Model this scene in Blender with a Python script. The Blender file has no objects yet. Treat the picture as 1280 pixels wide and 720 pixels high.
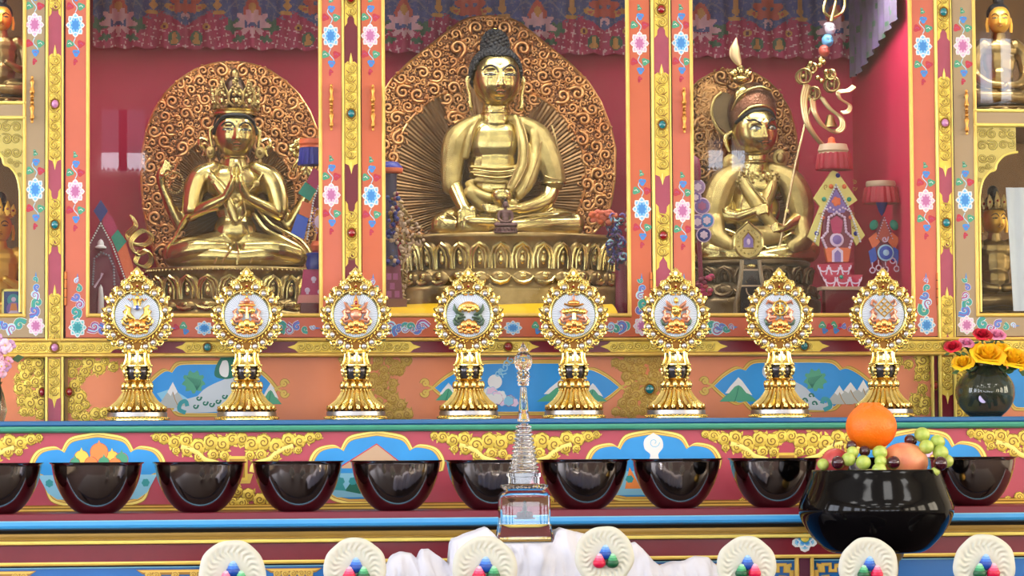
WINL, LAMPE, CABE, EXPO = 9.0, 36.0, 9.5, 0.42
import bpy, math, random
from math import sin, cos, pi, sqrt, atan2, exp, radians
from mathutils import Vector, Matrix
random.seed(7)
SC = bpy.context.scene
COL = SC.collection
# ---------------------------------------------------------------- camera model
FPX, D0, ZC = 4000.0, 10.0, 2.0
YAW, PITCH, ROLL = 0.13078405, 0.05358785, -0.00646523
cf = Vector((sin(YAW)*cos(PITCH), cos(YAW)*cos(PITCH), sin(PITCH)))
r0 = cf.cross(Vector((0, 0, 1))).normalized(); u0 = r0.cross(cf)
cr = r0*cos(ROLL)+u0*sin(ROLL); cu = u0*cos(ROLL)-r0*sin(ROLL)
CAM = Vector((0, 0, ZC))-cf*D0
def P(px, py, Y=0.0):
    d = cf*FPX+cr*(px-640)+cu*(360-py)
    t = (Y-CAM.y)/d.y
    return CAM+d*t
def proj(v):
    q = Vector(v)-CAM; w = q.dot(cf)
    return 640+FPX*q.dot(cr)/w, 360-FPX*q.dot(cu)/w, w
cam = bpy.data.cameras.new('camera'); co = bpy.data.objects.new('camera', cam); COL.objects.link(co)
co.matrix_world = Matrix.Translation(CAM) @ Matrix((cr, cu, -cf)).transposed().to_4x4()
cam.sensor_width = 36; cam.lens = FPX/1280*36; cam.clip_start = .1; cam.clip_end = 200
SC.camera = co
EYE = CAM.z
# ---------------------------------------------------------------- materials
def lin(c):
    return tuple(((v/255)/12.92 if v/255 <= .04045 else ((v/255+.055)/1.055)**2.4) for v in c)+(1,)
MC = {}
def mat(name, col, rough=.45, metal=0, noise=0, nscale=30, bump=0, bscale=60, spec=None, col2=None, coat=0, sss=0, voro=0):
    if name in MC: return MC[name]
    m = bpy.data.materials.new(name); MC[name] = m; m.use_nodes = True
    nt = m.node_tree; b = nt.nodes['Principled BSDF']
    c = lin(col); b.inputs['Base Color'].default_value = c
    b.inputs['Roughness'].default_value = rough; b.inputs['Metallic'].default_value = metal
    if spec is not None: b.inputs['Specular IOR Level'].default_value = spec
    if coat: b.inputs['Coat Weight'].default_value = coat; b.inputs['Coat Roughness'].default_value = .08
    if sss:
        b.inputs['Subsurface Weight'].default_value = sss; b.inputs['Subsurface Radius'].default_value = (.02, .01, .006)
    tc = None
    if noise or bump or col2:
        tc = nt.nodes.new('ShaderNodeTexCoord')
    if noise or col2:
        n = nt.nodes.new('ShaderNodeTexNoise'); n.inputs['Scale'].default_value = nscale; n.inputs['Detail'].default_value = 5
        nt.links.new(tc.outputs['Object'], n.inputs['Vector'])
        r = nt.nodes.new('ShaderNodeValToRGB'); nt.links.new(n.outputs['Fac'], r.inputs['Fac'])
        r.color_ramp.elements[0].position = .3; r.color_ramp.elements[1].position = .7
        c2 = lin(col2) if col2 else tuple(v*(1-noise) for v in c[:3])+(1,)
        r.color_ramp.elements[0].color = c2; r.color_ramp.elements[1].color = c
        nt.links.new(r.outputs['Color'], b.inputs['Base Color'])
    if bump:
        if voro:
            n = nt.nodes.new('ShaderNodeTexVoronoi'); n.feature = 'DISTANCE_TO_EDGE'; o = 'Distance'
        else:
            n = nt.nodes.new('ShaderNodeTexNoise'); n.inputs['Detail'].default_value = 3; o = 'Fac'
        n.inputs['Scale'].default_value = bscale
        nt.links.new(tc.outputs['Object'], n.inputs['Vector'])
        bp = nt.nodes.new('ShaderNodeBump'); bp.inputs['Strength'].default_value = bump; bp.inputs['Distance'].default_value = .004
        nt.links.new(n.outputs[o], bp.inputs['Height']); nt.links.new(bp.outputs['Normal'], b.inputs['Normal'])
    return m
def glass_mat(name, tint=(255, 255, 255), refl=1.0, rough=.01):
    # thin flat pane: clear transmission with a Fresnel mirror on top
    m = bpy.data.materials.new(name); m.use_nodes = True; nt = m.node_tree; nt.nodes.clear()
    o = nt.nodes.new('ShaderNodeOutputMaterial'); mx = nt.nodes.new('ShaderNodeMixShader')
    t = nt.nodes.new('ShaderNodeBsdfTransparent'); t.inputs['Color'].default_value = lin(tint)
    g = nt.nodes.new('ShaderNodeBsdfGlossy'); g.inputs['Roughness'].default_value = rough
    f = nt.nodes.new('ShaderNodeFresnel'); f.inputs['IOR'].default_value = 1.5
    mu = nt.nodes.new('ShaderNodeMath'); mu.operation = 'MULTIPLY'; mu.inputs[1].default_value = refl
    nt.links.new(f.outputs[0], mu.inputs[0]); nt.links.new(mu.outputs[0], mx.inputs[0])
    nt.links.new(t.outputs[0], mx.inputs[1]); nt.links.new(g.outputs[0], mx.inputs[2]); nt.links.new(mx.outputs[0], o.inputs[0])
    return m
def emit_mat(name, col, s):
    m = bpy.data.materials.new(name); m.use_nodes = True; nt = m.node_tree; nt.nodes.clear()
    o = nt.nodes.new('ShaderNodeOutputMaterial'); e = nt.nodes.new('ShaderNodeEmission')
    e.inputs[0].default_value = lin(col); e.inputs[1].default_value = s
    nt.links.new(e.outputs[0], o.inputs[0]); return m
# paints
def pt(n, c, **k):
    k.setdefault('rough', .42); return mat(n, c, **k)
GOLD = pt('gold_paint', (238, 208, 88), noise=.22, nscale=25, metal=.3, rough=.42)
GOLDL = pt('gold_paint_light', (252, 230, 124), metal=.2, rough=.36, noise=.12, nscale=18)
GOLDD = pt('gold_paint_engraved', (132, 94, 22), rough=.5)
GOLDO = pt('ochre_gold_bead', (238, 196, 96), metal=.2, rough=.35, noise=.15, nscale=20)
GOLDF = pt('flat_gold_painting', (222, 186, 86), rough=.5, noise=.12)
GOLDFD = pt('flat_gold_outline', (166, 120, 46), rough=.55)
ORANGE = pt('orange_enamel', (206, 102, 64), noise=.10, nscale=6)
SALMON = pt('salmon_enamel', (206, 106, 80), noise=.10, nscale=6)
PEACH = pt('peach_orange_panel', (226, 134, 90), noise=.12, nscale=5)
TAN = pt('tan_enamel', (166, 142, 108), noise=.06, nscale=6)
PLUM = pt('plum_maroon_enamel', (170, 72, 96), rough=.4, noise=.1)
MAROON = pt('dark_maroon_enamel', (112, 16, 34), rough=.35, noise=.1)
ROSE = pt('rose_maroon_panel', (184, 70, 90), rough=.4, noise=.12, nscale=5)
REDIN = pt('crimson_lining', (200, 24, 74), rough=.6, noise=.18, nscale=3)
TEAL = pt('teal_enamel', (72, 156, 130), rough=.3, noise=.15, nscale=12)
DBLUE = pt('deep_blue_enamel', (22, 96, 150), rough=.3)
SKY = pt('sky_blue_enamel', (62, 156, 222), rough=.3)
ROYAL = pt('royal_blue_panel', (10, 104, 184), rough=.3, noise=.08, nscale=4)
OLIVE = pt('olive_gold_cove', (150, 116, 44), rough=.3, metal=.3, noise=.2, nscale=9)
BLACK = pt('black_line', (14, 12, 16), rough=.6)
CBLUE = pt('cartouche_blue', (40, 150, 226), noise=.14, nscale=7)
CLBLUE = pt('cartouche_pale_blue', (132, 196, 226))
WHITE = pt('painted_white', (226, 226, 226)); GREYW = pt('snow_lion_white', (190, 200, 208))
PGREEN = pt('painted_green', (72, 158, 124)); DGREEN = pt('painted_dark_green', (22, 110, 92))
PRED = pt('painted_red', (190, 48, 66)); PBLUE = pt('painted_blue', (62, 138, 212)); PNAVY = pt('painted_navy', (30, 60, 130))
PPINK = pt('painted_lilac', (226, 196, 222)); PMAG = pt('painted_magenta', (168, 70, 128)); PLB = pt('painted_light_blue', (170, 214, 236))
PTEAL = pt('painted_teal', (48, 150, 158)); PORG = pt('painted_orange', (236, 140, 70)); PYEL = pt('painted_yellow', (238, 206, 84)); PBRN = pt('painted_beige', (196, 164, 134))
PB2 = pt('petal_light_blue', (128, 196, 240)); PT2 = pt('petal_light_teal', (110, 196, 196)); PP2 = pt('petal_light_pink', (232, 186, 214)); PP3 = pt('petal_rose', (192, 112, 164))
PVIO = pt('painted_violet', (128, 96, 170))
# metals
BRASS = mat('polished_brass', (212, 190, 122), rough=.27, metal=1, noise=.25, nscale=14, bump=.12, bscale=40)
BRASSD = mat('aged_brass', (166, 138, 88), rough=.36, metal=1, noise=.4, nscale=22, bump=.25, bscale=70)
BRASSE = mat('engraved_brass', (198, 174, 110), rough=.33, metal=1, noise=.4, nscale=26, bump=.5, bscale=230, voro=1)
COPPER = mat('gilded_copper', (238, 184, 120), rough=.3, metal=.95, col2=(204, 140, 88), nscale=7)
COPPERB = mat('aura_ground_copper', (142, 92, 60), rough=.42, metal=.85, noise=.6, nscale=60, bump=1, bscale=110, voro=1)
RAYM = mat('aura_ray_bronze', (140, 106, 70), rough=.42, metal=.9, noise=.3, nscale=30)
GILT = mat('bright_gilt', (255, 206, 92), rough=.18, metal=1)
GILTP = mat('pink_gilt', (240, 170, 120), rough=.25, metal=1)
STEEL = mat('steel', (196, 192, 190), rough=.12, metal=1)
SILVER = mat('silver', (220, 220, 220), rough=.2, metal=1)
JRED = mat('red_jewel', (150, 16, 30), rough=.08, coat=1); JTEAL = mat('turquoise_jewel', (20, 120, 130), rough=.08, coat=1)
JPINK = mat('pink_jewel', (200, 130, 180), rough=.08, coat=1)
# ---------------------------------------------------------------- frames: photo-scaled local units
class Fr:
    """local frame of a thing that stands at depth Y: 1 unit = 1 photo pixel at that depth"""
    def __init__(s, px, py, Y, loc=None):
        s.px, s.py, s.Y = px, py, Y; s.O = P(px, py, Y) if loc is None else Vector(loc)
        s.s = (s.O-CAM).dot(cf)/FPX
    def v(s, p):
        return Vector(((p[0]-s.px)*s.s, -(p[2] if len(p) > 2 else 0)*s.s, (s.py-p[1])*s.s))
class Cab:
    """frame for joinery: vertical and horizontal members of the cabinet at depth Y, origin on the world axis"""
    def __init__(s, Y, pyref=300, pxref=640):
        s.Y = Y; s.O = Vector((0, Y, 0)); s.s = D0/FPX; s.a = pyref; s.b = pxref; s.cx = {}; s.cz = {}
    def v(s, p):
        return Vector((P(p[0], s.a, s.Y).x, -(p[2] if len(p) > 2 else 0)*s.s, P(s.b, p[1], s.Y).z))
class MB:
    def __init__(s, fr=None): s.fr = fr; s.V = []; s.F = []; s.M = []; s.mats = []; s.S = []
    def mi(s, m):
        if m not in s.mats: s.mats.append(m)
        return s.mats.index(m)
    def addl(s, vs, fs, m, smooth=True):
        o = len(s.V); s.V += vs; k = s.mi(m)
        for f in fs: s.F.append([i+o for i in f]); s.M.append(k); s.S.append(smooth)
    def add(s, vs, fs, m, smooth=True): s.addl([s.fr.v(p) for p in vs], fs, m, smooth)
    def box(s, x0, x1, y0, y1, d0, d1, m):
        v = [(x, y, d) for x in (x0, x1) for y in (y0, y1) for d in (d0, d1)]
        s.add(v, [(0, 1, 3, 2), (4, 6, 7, 5), (0, 4, 5, 1), (2, 3, 7, 6), (0, 2, 6, 4), (1, 5, 7, 3)], m, False)
    def poly(s, pts, d, m): s.add([(p[0], p[1], d) for p in pts], [list(range(len(pts)))], m, False)
    def prism(s, pts, d0, d1, m, bev=0):
        n = len(pts); v = [(p[0], p[1], d0) for p in pts]+[(p[0], p[1], d1-bev) for p in pts]
        f = [(i, (i+1) % n, (i+1) % n+n, i+n) for i in range(n)]+[list(range(n))]
        if bev:
            cx = sum(p[0] for p in pts)/n; cy = sum(p[1] for p in pts)/n
            for p in pts:
                dx, dy = cx-p[0], cy-p[1]; L = sqrt(dx*dx+dy*dy) or 1
                v.append((p[0]+dx/L*bev, p[1]+dy/L*bev, d1))
            f += [(i+n, (i+1) % n+n, (i+1) % n+2*n, i+2*n) for i in range(n)]+[list(range(2*n, 3*n))]
        else: f += [list(range(n, 2*n))]
        s.add(v, f, m, False)
    def stroke(s, pts, w, d, m, ridge=0):
        """flat or ridged ribbon in the frame's picture plane; w = half widths"""
        n = len(pts); W = w if isinstance(w, (list, tuple)) else [w]*n; v = []
        for i, p in enumerate(pts):
            a = pts[max(i-1, 0)]; b = pts[min(i+1, n-1)]; tx, ty = b[0]-a[0], b[1]-a[1]; L = sqrt(tx*tx+ty*ty) or 1
            nx, ny = -ty/L*W[i], tx/L*W[i]
            e = d+.006*i
            v.append((p[0]+nx, p[1]+ny, e))
            if ridge: v.append((p[0], p[1], e+ridge*min(1, W[i]/max(W))))
            v.append((p[0]-nx, p[1]-ny, e))
        k = 3 if ridge else 2
        f = [(i*k+j, i*k+j+1, i*k+j+1+k, i*k+j+k) for i in range(n-1) for j in range(k-1)]
        s.add(v, f, m, True)
    def disc(s, x, y, r, d, m, n=14, dome=0, rx=None):
        rx = rx or r; v = [(x+rx*cos(2*pi*i/n), y+r*sin(2*pi*i/n), d) for i in range(n)]
        if not dome: s.add(v, [list(range(n))], m, False); return
        v += [(x+rx*.7*cos(2*pi*i/n), y+r*.7*sin(2*pi*i/n), d+dome*.75) for i in range(n)]+[(x, y, d+dome)]
        s.add(v, [(i, (i+1) % n, (i+1) % n+n, i+n) for i in range(n)]+[(i+n, (i+1) % n+n, 2*n) for i in range(n)], m)
    def tube(s, pts, R, m, seg=6, flat=1, cap=True, closed=False, up=None):
        """round (or flattened) tube through px-space points (x, y, d)"""
        L = [s.fr.v(p) for p in pts]; k = s.fr.s; n = len(L)
        RR = [r*k for r in (R if isinstance(R, (list, tuple)) else [R]*n)]
        v = []; f = []; u = None; upv = Vector(up) if up else None
        for i in range(n):
            if closed: t = L[(i+1) % n]-L[i-1]
            else: t = L[min(i+1, n-1)]-L[max(i-1, 0)]
            if t.length < 1e-12: t = Vector((0, 0, 1))
            t.normalize()
            if upv is not None: u = upv-t*upv.dot(t)
            elif u is None:
                a = Vector((0, -1, 0)) if abs(t.y) < .9 else Vector((1, 0, 0)); u = a-t*a.dot(t)
            else: u = u-t*u.dot(t)
            if u.length < 1e-9: u = t.orthogonal()
            u.normalize(); w = t.cross(u)
            for j in range(seg):
                a = 2*pi*j/seg; v.append(L[i]+(u*cos(a)*flat+w*sin(a))*RR[i])
        for i in range(n if closed else n-1):
            for j in range(seg):
                a = i*seg+j; b = i*seg+(j+1) % seg; c = ((i+1) % n)*seg
                f.append((a, b, c+(j+1) % seg, c+j))
        if cap and not closed: f += [list(range(seg))[::-1], list(range((n-1)*seg, n*seg))]
        s.addl(v, f, m)
    def ell(s, c, R, m, u=12, v=8, rot=None, shape=None):
        """ellipsoid; R = (rx, ry(vertical), rd); rot = Euler degrees in local axes"""
        C = s.fr.v(c); k = s.fr.s; R = R if isinstance(R, (list, tuple)) else (R, R, R)
        M = Matrix.Identity(3)
        if rot:
            from mathutils import Euler
            M = Euler([radians(a) for a in rot]).to_matrix()
        vs = []; fs = []
        def q(a, b):
            p = Vector((cos(b)*cos(a)*R[0]*k, cos(b)*sin(a)*R[2]*k, sin(b)*R[1]*k))
            if shape: p = shape(p, k)
            return C+M@p
        vs.append(q(0, -pi/2))
        for i in range(1, v):
            b = -pi/2+pi*i/v
            for j in range(u): vs.append(q(2*pi*j/u, b))
        vs.append(q(0, pi/2)); t = len(vs)-1
        for j in range(u): fs.append((0, 1+(j+1) % u, 1+j))
        for i in range(v-2):
            for j in range(u):
                a = 1+i*u+j; b = 1+i*u+(j+1) % u; fs.append((a, b, b+u, a+u))
        o = 1+(v-2)*u
        for j in range(u): fs.append((o+j, o+(j+1) % u, t))
        s.addl(vs, fs, m)
    def lathe(s, prof, cx, cd, m, seg=32, flute=None, mats=None):
        """profile [(r, py)], axis vertical through (cx, depth cd); flute(angle, i) scales the radius"""
        n = len(prof); k = s.fr.s; vs = []
        for i, (r, y) in enumerate(prof):
            C = s.fr.v((cx, y, cd))
            for j in range(seg):
                a = 2*pi*j/seg; rr = r*k*(flute(a, i) if flute else 1)
                vs.append(C+Vector((cos(a)*rr, sin(a)*rr, 0)))
        if not mats:
            fs = [(i*seg+j, i*seg+(j+1) % seg, (i+1)*seg+(j+1) % seg, (i+1)*seg+j) for i in range(n-1) for j in range(seg)]
            s.addl(vs, fs, m); return
        o = len(s.V); s.V += vs
        for i in range(n-1):
            k2 = s.mi(mats[i] or m)
            for j in range(seg):
                s.F.append([o+i*seg+j, o+i*seg+(j+1) % seg, o+(i+1)*seg+(j+1) % seg, o+(i+1)*seg+j]); s.M.append(k2); s.S.append(True)
    def extrude_x(s, prof, x0, x1, mats):
        """moulding: profile [(py, d)] run from x0 to x1, one material per profile segment"""
        v = []
        for x in (x0, x1): v += [(x, p[0], p[1]) for p in prof]
        n = len(prof); vs = [s.fr.v(p) for p in v]
        for i in range(n-1): s.addl([vs[i], vs[i+1], vs[n+i+1], vs[n+i]], [(0, 1, 2, 3)], mats[i], False)
        for e in (0, n): s.addl(vs[e:e+n], [list(range(n))], mats[0], False)
    def build(s, name, parent=None, sharp=50, mods=None):
        me = bpy.data.meshes.new(name)
        me.from_pydata([tuple(v) for v in s.V], [], s.F)
        for m in s.mats: me.materials.append(m)
        me.polygons.foreach_set('material_index', s.M); me.polygons.foreach_set('use_smooth', s.S)
        me.validate(); me.update()
        import bmesh
        bm = bmesh.new(); bm.from_mesh(me); bmesh.ops.recalc_face_normals(bm, faces=bm.faces); bm.to_mesh(me); bm.free()
        if sharp: me.set_sharp_from_angle(angle=radians(sharp))
        o = bpy.data.objects.new(name, me); COL.objects.link(o)
        if parent is not None: o.parent = parent; o.location = s.fr.O-WL[parent.name]
        elif s.fr is not None: o.location = s.fr.O
        WL[o.name] = s.fr.O.copy()
        return o
WL = {}
def thing(name, label, cat, loc, group=None):
    o = bpy.data.objects.new(name, None); COL.objects.link(o); o.location = loc; WL[o.name] = Vector(loc); o.empty_display_size = .05
    o['label'] = label; o['category'] = cat
    if group: o['group'] = group
    return o
def tag(o, label, cat, group=None, kind=None):
    if label: o['label'] = label
    if cat: o['category'] = cat
    if group: o['group'] = group
    if kind: o['kind'] = kind
    return o
def copy_tree(o, parent=None):
    c = o.copy(); COL.objects.link(c)
    if parent is not None: c.parent = parent
    for ch in list(o.children): copy_tree(ch, c)
    return c
def arc(cx, cy, rx, ry, a0, a1, n=16):
    return [(cx+rx*cos(radians(a0+(a1-a0)*i/n)), cy-ry*sin(radians(a0+(a1-a0)*i/n))) for i in range(n+1)]
def interp(tab, x):
    if x <= tab[0][0]: return tab[0][1]
    for (a, b), (c, d) in zip(tab, tab[1:]):
        if x <= c: return b+(d-b)*(x-a)/(c-a)
    return tab[-1][1]
def smooth_path(pts, n=6):
    """Catmull-Rom through points of any dimension"""
    out = []; k = len(pts)
    for i in range(k-1):
        p0, p1, p2, p3 = pts[max(i-1, 0)], pts[i], pts[i+1], pts[min(i+2, k-1)]
        for j in range(n):
            t = j/n; out.append(tuple(.5*((2*b)+(-a+c)*t+(2*a-5*b+4*c-e)*t*t+(-a+3*b-3*c+e)*t**3) for a, b, c, e in zip(p0, p1, p2, p3)))
    out.append(tuple(pts[-1])); return out
def spiral(x, y, R, a0, hand, turns=1.5, n=22, tail=.6, inner=.18):
    """from the outer tail winding to the centre; returns [(x, y, t)]"""
    out = []
    tx, ty = cos(a0), sin(a0)
    px_, py_ = -sin(a0)*hand, cos(a0)*hand
    if tail:
        for i in range(3):
            k = (1-i/3)*tail*R; out.append((x+tx*(R+k*.25)-px_*k, y+ty*(R+k*.25)-py_*k, 0))
    for i in range(n+1):
        t = i/n; r = R*(1-t*(1-inner)); a = a0+hand*2*pi*turns*t
        out.append((x+cos(a)*r, y+sin(a)*r, t))
    return out
# ---- ornament in relief or flat painting
def curl(mb, x, y, R, a0, hand, d, m=None, mo=None, turns=1.4, ridge=1.2, w=.2, tail=.6, lobes=0):
    m = m or GOLDL; mo = mo or GOLDD
    sp = spiral(x, y, R, a0, hand, turns, 18, tail)
    W = [R*w*(.35+.65*min(1, i/4))*(1-.35*p[2]) for i, p in enumerate(sp)]
    if mo: mb.stroke([(p[0], p[1]) for p in sp], [q+R*.09 for q in W], d, mo)
    mb.stroke([(p[0], p[1]) for p in sp], W, d+.12, m, ridge)
    mb.disc(sp[-1][0], sp[-1][1], R*w*1.2, d+.15, m, 8, ridge)
def lobed(mb, x, y, R, d, m, mo=None, k=7, amp=.14, ph=0, hand=1, line=None, dome=0, turns=1.3):
    """scalloped cloud leaf with an engraved spiral line"""
    n = k*5
    def ring(s): return [(x+R*s*(1+amp*abs(sin(k*(2*pi*i/n)/2+ph))-amp*.5)*cos(2*pi*i/n), y+R*s*(1+amp*abs(sin(k*(2*pi*i/n)/2+ph))-amp*.5)*sin(2*pi*i/n)) for i in range(n)]
    if mo: mb.poly(ring(1.0), d, mo)
    if dome:
        a = ring(.92); b = ring(.72); v = [(p[0], p[1], d+.08) for p in a]+[(p[0], p[1], d+dome) for p in b]+[(x, y, d+dome*1.1)]
        mb.add(v, [(i, (i+1) % n, (i+1) % n+n, i+n) for i in range(n)]+[(i+n, (i+1) % n+n, 2*n) for i in range(n)], m)
    else: mb.poly(ring(.92), d+.08, m)
    if line:
        sp = spiral(x, y, R*.66, ph*3, hand, turns, 16, 0, .15)
        mb.stroke([(p[0], p[1]) for p in sp], R*.06+.12, d+dome+.3, line)
def flower(mb, x, y, c1, c2, d, R=13, squash=1.25, seed=0, vertical=True):
    """painted lotus with a ring of petals"""
    lt = {id(PBLUE): PB2, id(PTEAL): PT2, id(PLB): PB2}.get(id(c1), PP2); dk = {id(PBLUE): PBLUE, id(PTEAL): PTEAL, id(PLB): PBLUE}.get(id(c1), PP3)
    for ring, (rr, wd, off, mm) in enumerate(((1.0, .36, 0, WHITE), (.88, .24, 0, lt), (.76, .30, .5, WHITE), (.66, .2, .5, lt), (.56, .09, 0, dk), (.38, .12, .5, dk))):
        for i in range(8):
            a = 2*pi*(i+off)/8+pi/8*0
            L = R*rr*(squash if vertical else 1); Rx = R*rr*(1 if vertical else squash)
            tx, ty = x+cos(a)*Rx, y+sin(a)*L; nx, ny = -sin(a)*R*wd, cos(a)*R*wd
            mx, my = x+cos(a)*Rx*.6, y+sin(a)*L*.6
            mb.poly([(x, y), (mx+nx, my+ny), (x+cos(a)*Rx*.82+nx*.72, y+sin(a)*L*.82+ny*.72), (tx, ty), (x+cos(a)*Rx*.82-nx*.72, y+sin(a)*L*.82-ny*.72), (mx-nx, my-ny)], d+.1*ring+.01*i, mm)
def leafblob(mb, x, y, R, m, d, sd=0):
    n = 15; mb.poly([(x+R*(1+.2*sin(3*2*pi*i/n+sd))*cos(2*pi*i/n), y+R*(1+.2*sin(3*2*pi*i/n+sd))*sin(2*pi*i/n)) for i in range(n)], d, m)
    mb.stroke([(x-R*.5, y), (x+R*.1, y-R*.3), (x+R*.5, y+R*.2)], R*.09, d+.1, WHITE if m in (PGREEN, PTEAL) else PMAG)
# ================================================================ the shrine cabinet
Y_BACK = .8
C0 = Cab(0)
def X(px, Y=0): return P(px, 300, Y).x
def Z(py, Y=0): return P(640, py, Y).z
cab = thing('shrine_cabinet', 'long painted wooden shrine cabinet with orange glazed doors and gilt carved posts', 'cabinet', (0, .4, Z(521)))
def bead_v(mb, x0, x1, y0, y1, d0, d1, m, n=5):
    """half-round vertical moulding"""
    xc, hw = (x0+x1)/2, (x1-x0)/2; v = []
    for y in (y0, y1): v += [(xc-hw*cos(pi*i/n), y, d0+(d1-d0)*sin(pi*i/n)**.7 if 0 < i < n else d0) for i in range(n+1)]
    k = n+1; mb.add(v, [(i, i+1, k+i+1, k+i) for i in range(n)]+[list(range(k)), list(range(k, 2*k))], m)
def bead_h(mb, x0, x1, y0, y1, d0, d1, m, n=5):
    yc, h = (y0+y1)/2, (y1-y0)/2; v = []
    for x in (x0, x1): v += [(x, yc-h*cos(pi*i/n), d0+(d1-d0)*sin(pi*i/n)**.7 if 0 < i < n else d0) for i in range(n+1)]
    k = n+1; mb.add(v, [(i, i+1, k+i+1, k+i) for i in range(n)]+[list(range(k)), list(range(k, 2*k))], m)
def jewel(parent, fr, x, y, m, R=4.6, ry=None, d=5, name='jewel'):
    j = MB(fr); ry = ry or R*1.15
    j.tube([(x+(R+.6)*cos(a*pi/8), y+(ry+.6)*sin(a*pi/8), d+.3) for a in range(16)], 1.0, GOLDD, 5, closed=True)
    j.disc(x, y, ry, d, m, 16, 2.6, R)
    return j.build(name, parent)
def relief_strip(mb, cx, y0, y1, hw, d, spire_top=True, notch_bot=True, spire_bot=False, notch_top=False, seed=0):
    """carved gold strip: scalloped outline with scrolls; spires and notches at its ends"""
    L = []; n = max(4, int((y1-y0)/7))
    def top(): 
        if spire_top: return [(cx-hw, y0), (cx-hw*.55, y0-3), (cx-hw*.3, y0-2), (cx-hw*.22, y0-7), (cx, y0-14), (cx+hw*.22, y0-7), (cx+hw*.3, y0-2), (cx+hw*.55, y0-3), (cx+hw, y0)]
        if notch_top: return [(cx-hw, y0-14), (cx-hw*.6, y0-10), (cx-hw*.55, y0-4), (cx-hw*.15, y0+2), (cx, y0+6), (cx+hw*.15, y0+2), (cx+hw*.55, y0-4), (cx+hw*.6, y0-10), (cx+hw, y0-14)]
        return [(cx-hw, y0), (cx+hw, y0)]
    def bot():
        if spire_bot: return [(cx+hw, y1), (cx+hw*.4, y1+2), (cx+hw*.22, y1+6), (cx, y1+13), (cx-hw*.22, y1+6), (cx-hw*.4, y1+2), (cx-hw, y1)]
        if notch_bot: return [(cx+hw, y1+8), (cx+hw*.6, y1+4), (cx+hw*.55, y1-2), (cx+hw*.15, y1-7), (cx, y1-11), (cx-hw*.15, y1-7), (cx-hw*.55, y1-2), (cx-hw*.6, y1+4), (cx-hw, y1+8)]
        return [(cx+hw, y1), (cx-hw, y1)]
    mb.poly(top()+bot(), d, GOLD)
    r = random.Random(seed); y = y0+6; h = 1
    while y < y1-5:
        R = hw*.72
        curl(mb, cx+h*hw*.12, y, R, -pi/2 if h > 0 else pi/2+pi, h, d+.2, GOLDL, GOLDD, 1.2, 2.0, .2, .9)
        mb.disc(cx-h*hw*.72, y-3, 1.5, d+.2, GOLDL, 7, 1); mb.disc(cx+h*hw*.8, y+5, 1.2, d+.2, GOLDL, 7, 1)
        mb.stroke([(cx-h*hw*.8, y+2), (cx-h*hw*.3, y+5.5), (cx+h*hw*.4, y+6)], [.4, .9, .4], d+.25, GOLDD)
        y += R*2.15; h = -h
    if spire_top: mb.stroke([(cx, y0-13), (cx, y0-4), (cx, y0+2)], [.3, 1.1, .5], d+.2, GOLDL, 1)
    if spire_bot: mb.stroke([(cx, y1+12), (cx, y1+4), (cx, y1-2)], [.3, 1.1, .5], d+.2, GOLDL, 1)
def post(xa, xb, ca, cb, fill, segs, jewels, y1=424):
    mb = MB(C0); cx = (ca+cb)/2; hw = (cb-ca)/2-.6
    mb.box(xa, xb, -70, y1, -8, 2.5, BLACK)
    bead_v(mb, xa+.8, ca, -70, y1, 2, 6.5, GOLDL); bead_v(mb, cb, xb-1.4, -70, y1, 2, 6.5, GOLDL)
    mb.poly([(ca-.5, -70), (cb+.5, -70), (cb+.5, y1), (ca-.5, y1)], 3, fill)
    for i, sg in enumerate(segs): relief_strip(mb, cx, sg[0], sg[1], hw, 3.4, seed=i, **(sg[2] if len(sg) > 2 else {}))
    o = mb.build('post', cab)
    for (y, m) in jewels: jewel(o, C0, cx, y, m)
    return o
N1 = dict(spire_top=False, notch_bot=False, notch_top=True, spire_bot=False)
SS = dict(spire_top=True, notch_bot=False, spire_bot=True)
SN = dict(spire_top=True, notch_bot=True)
post(55.5, 81, 60.5, 76.5, PLUM, [(-60, 20, dict(spire_top=False)), (76, 203, SS), (252, 312, dict(spire_top=False, notch_top=True)), (370, 428, SN)], [(135, JPINK), (283, JTEAL)])
post(426.5, 453, 431, 447.5, MAROON, [(-60, 28, dict(spire_top=False)), (82, 206, SS), (266, 326, dict(spire_top=False, notch_top=True)), (368, 428, SN)], [(1, JRED), (144, JTEAL), (292, JRED)])
post(814, 841.5, 819, 837.5, PLUM, [(-60, 38, dict(spire_top=False)), (92, 218, SS), (268, 330, dict(spire_top=False, notch_top=True)), (376, 428, SN)], [(10, JRED), (155, JTEAL), (294, JRED)])
post(1169, 1193.5, 1174, 1190, PLUM, [(-60, 38, dict(spire_top=False)), (94, 206, SS), (252, 310, dict(spire_top=False, notch_top=True)), (372, 428, SN)], [(9, JTEAL), (150, JPINK), (277, JTEAL)])
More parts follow.
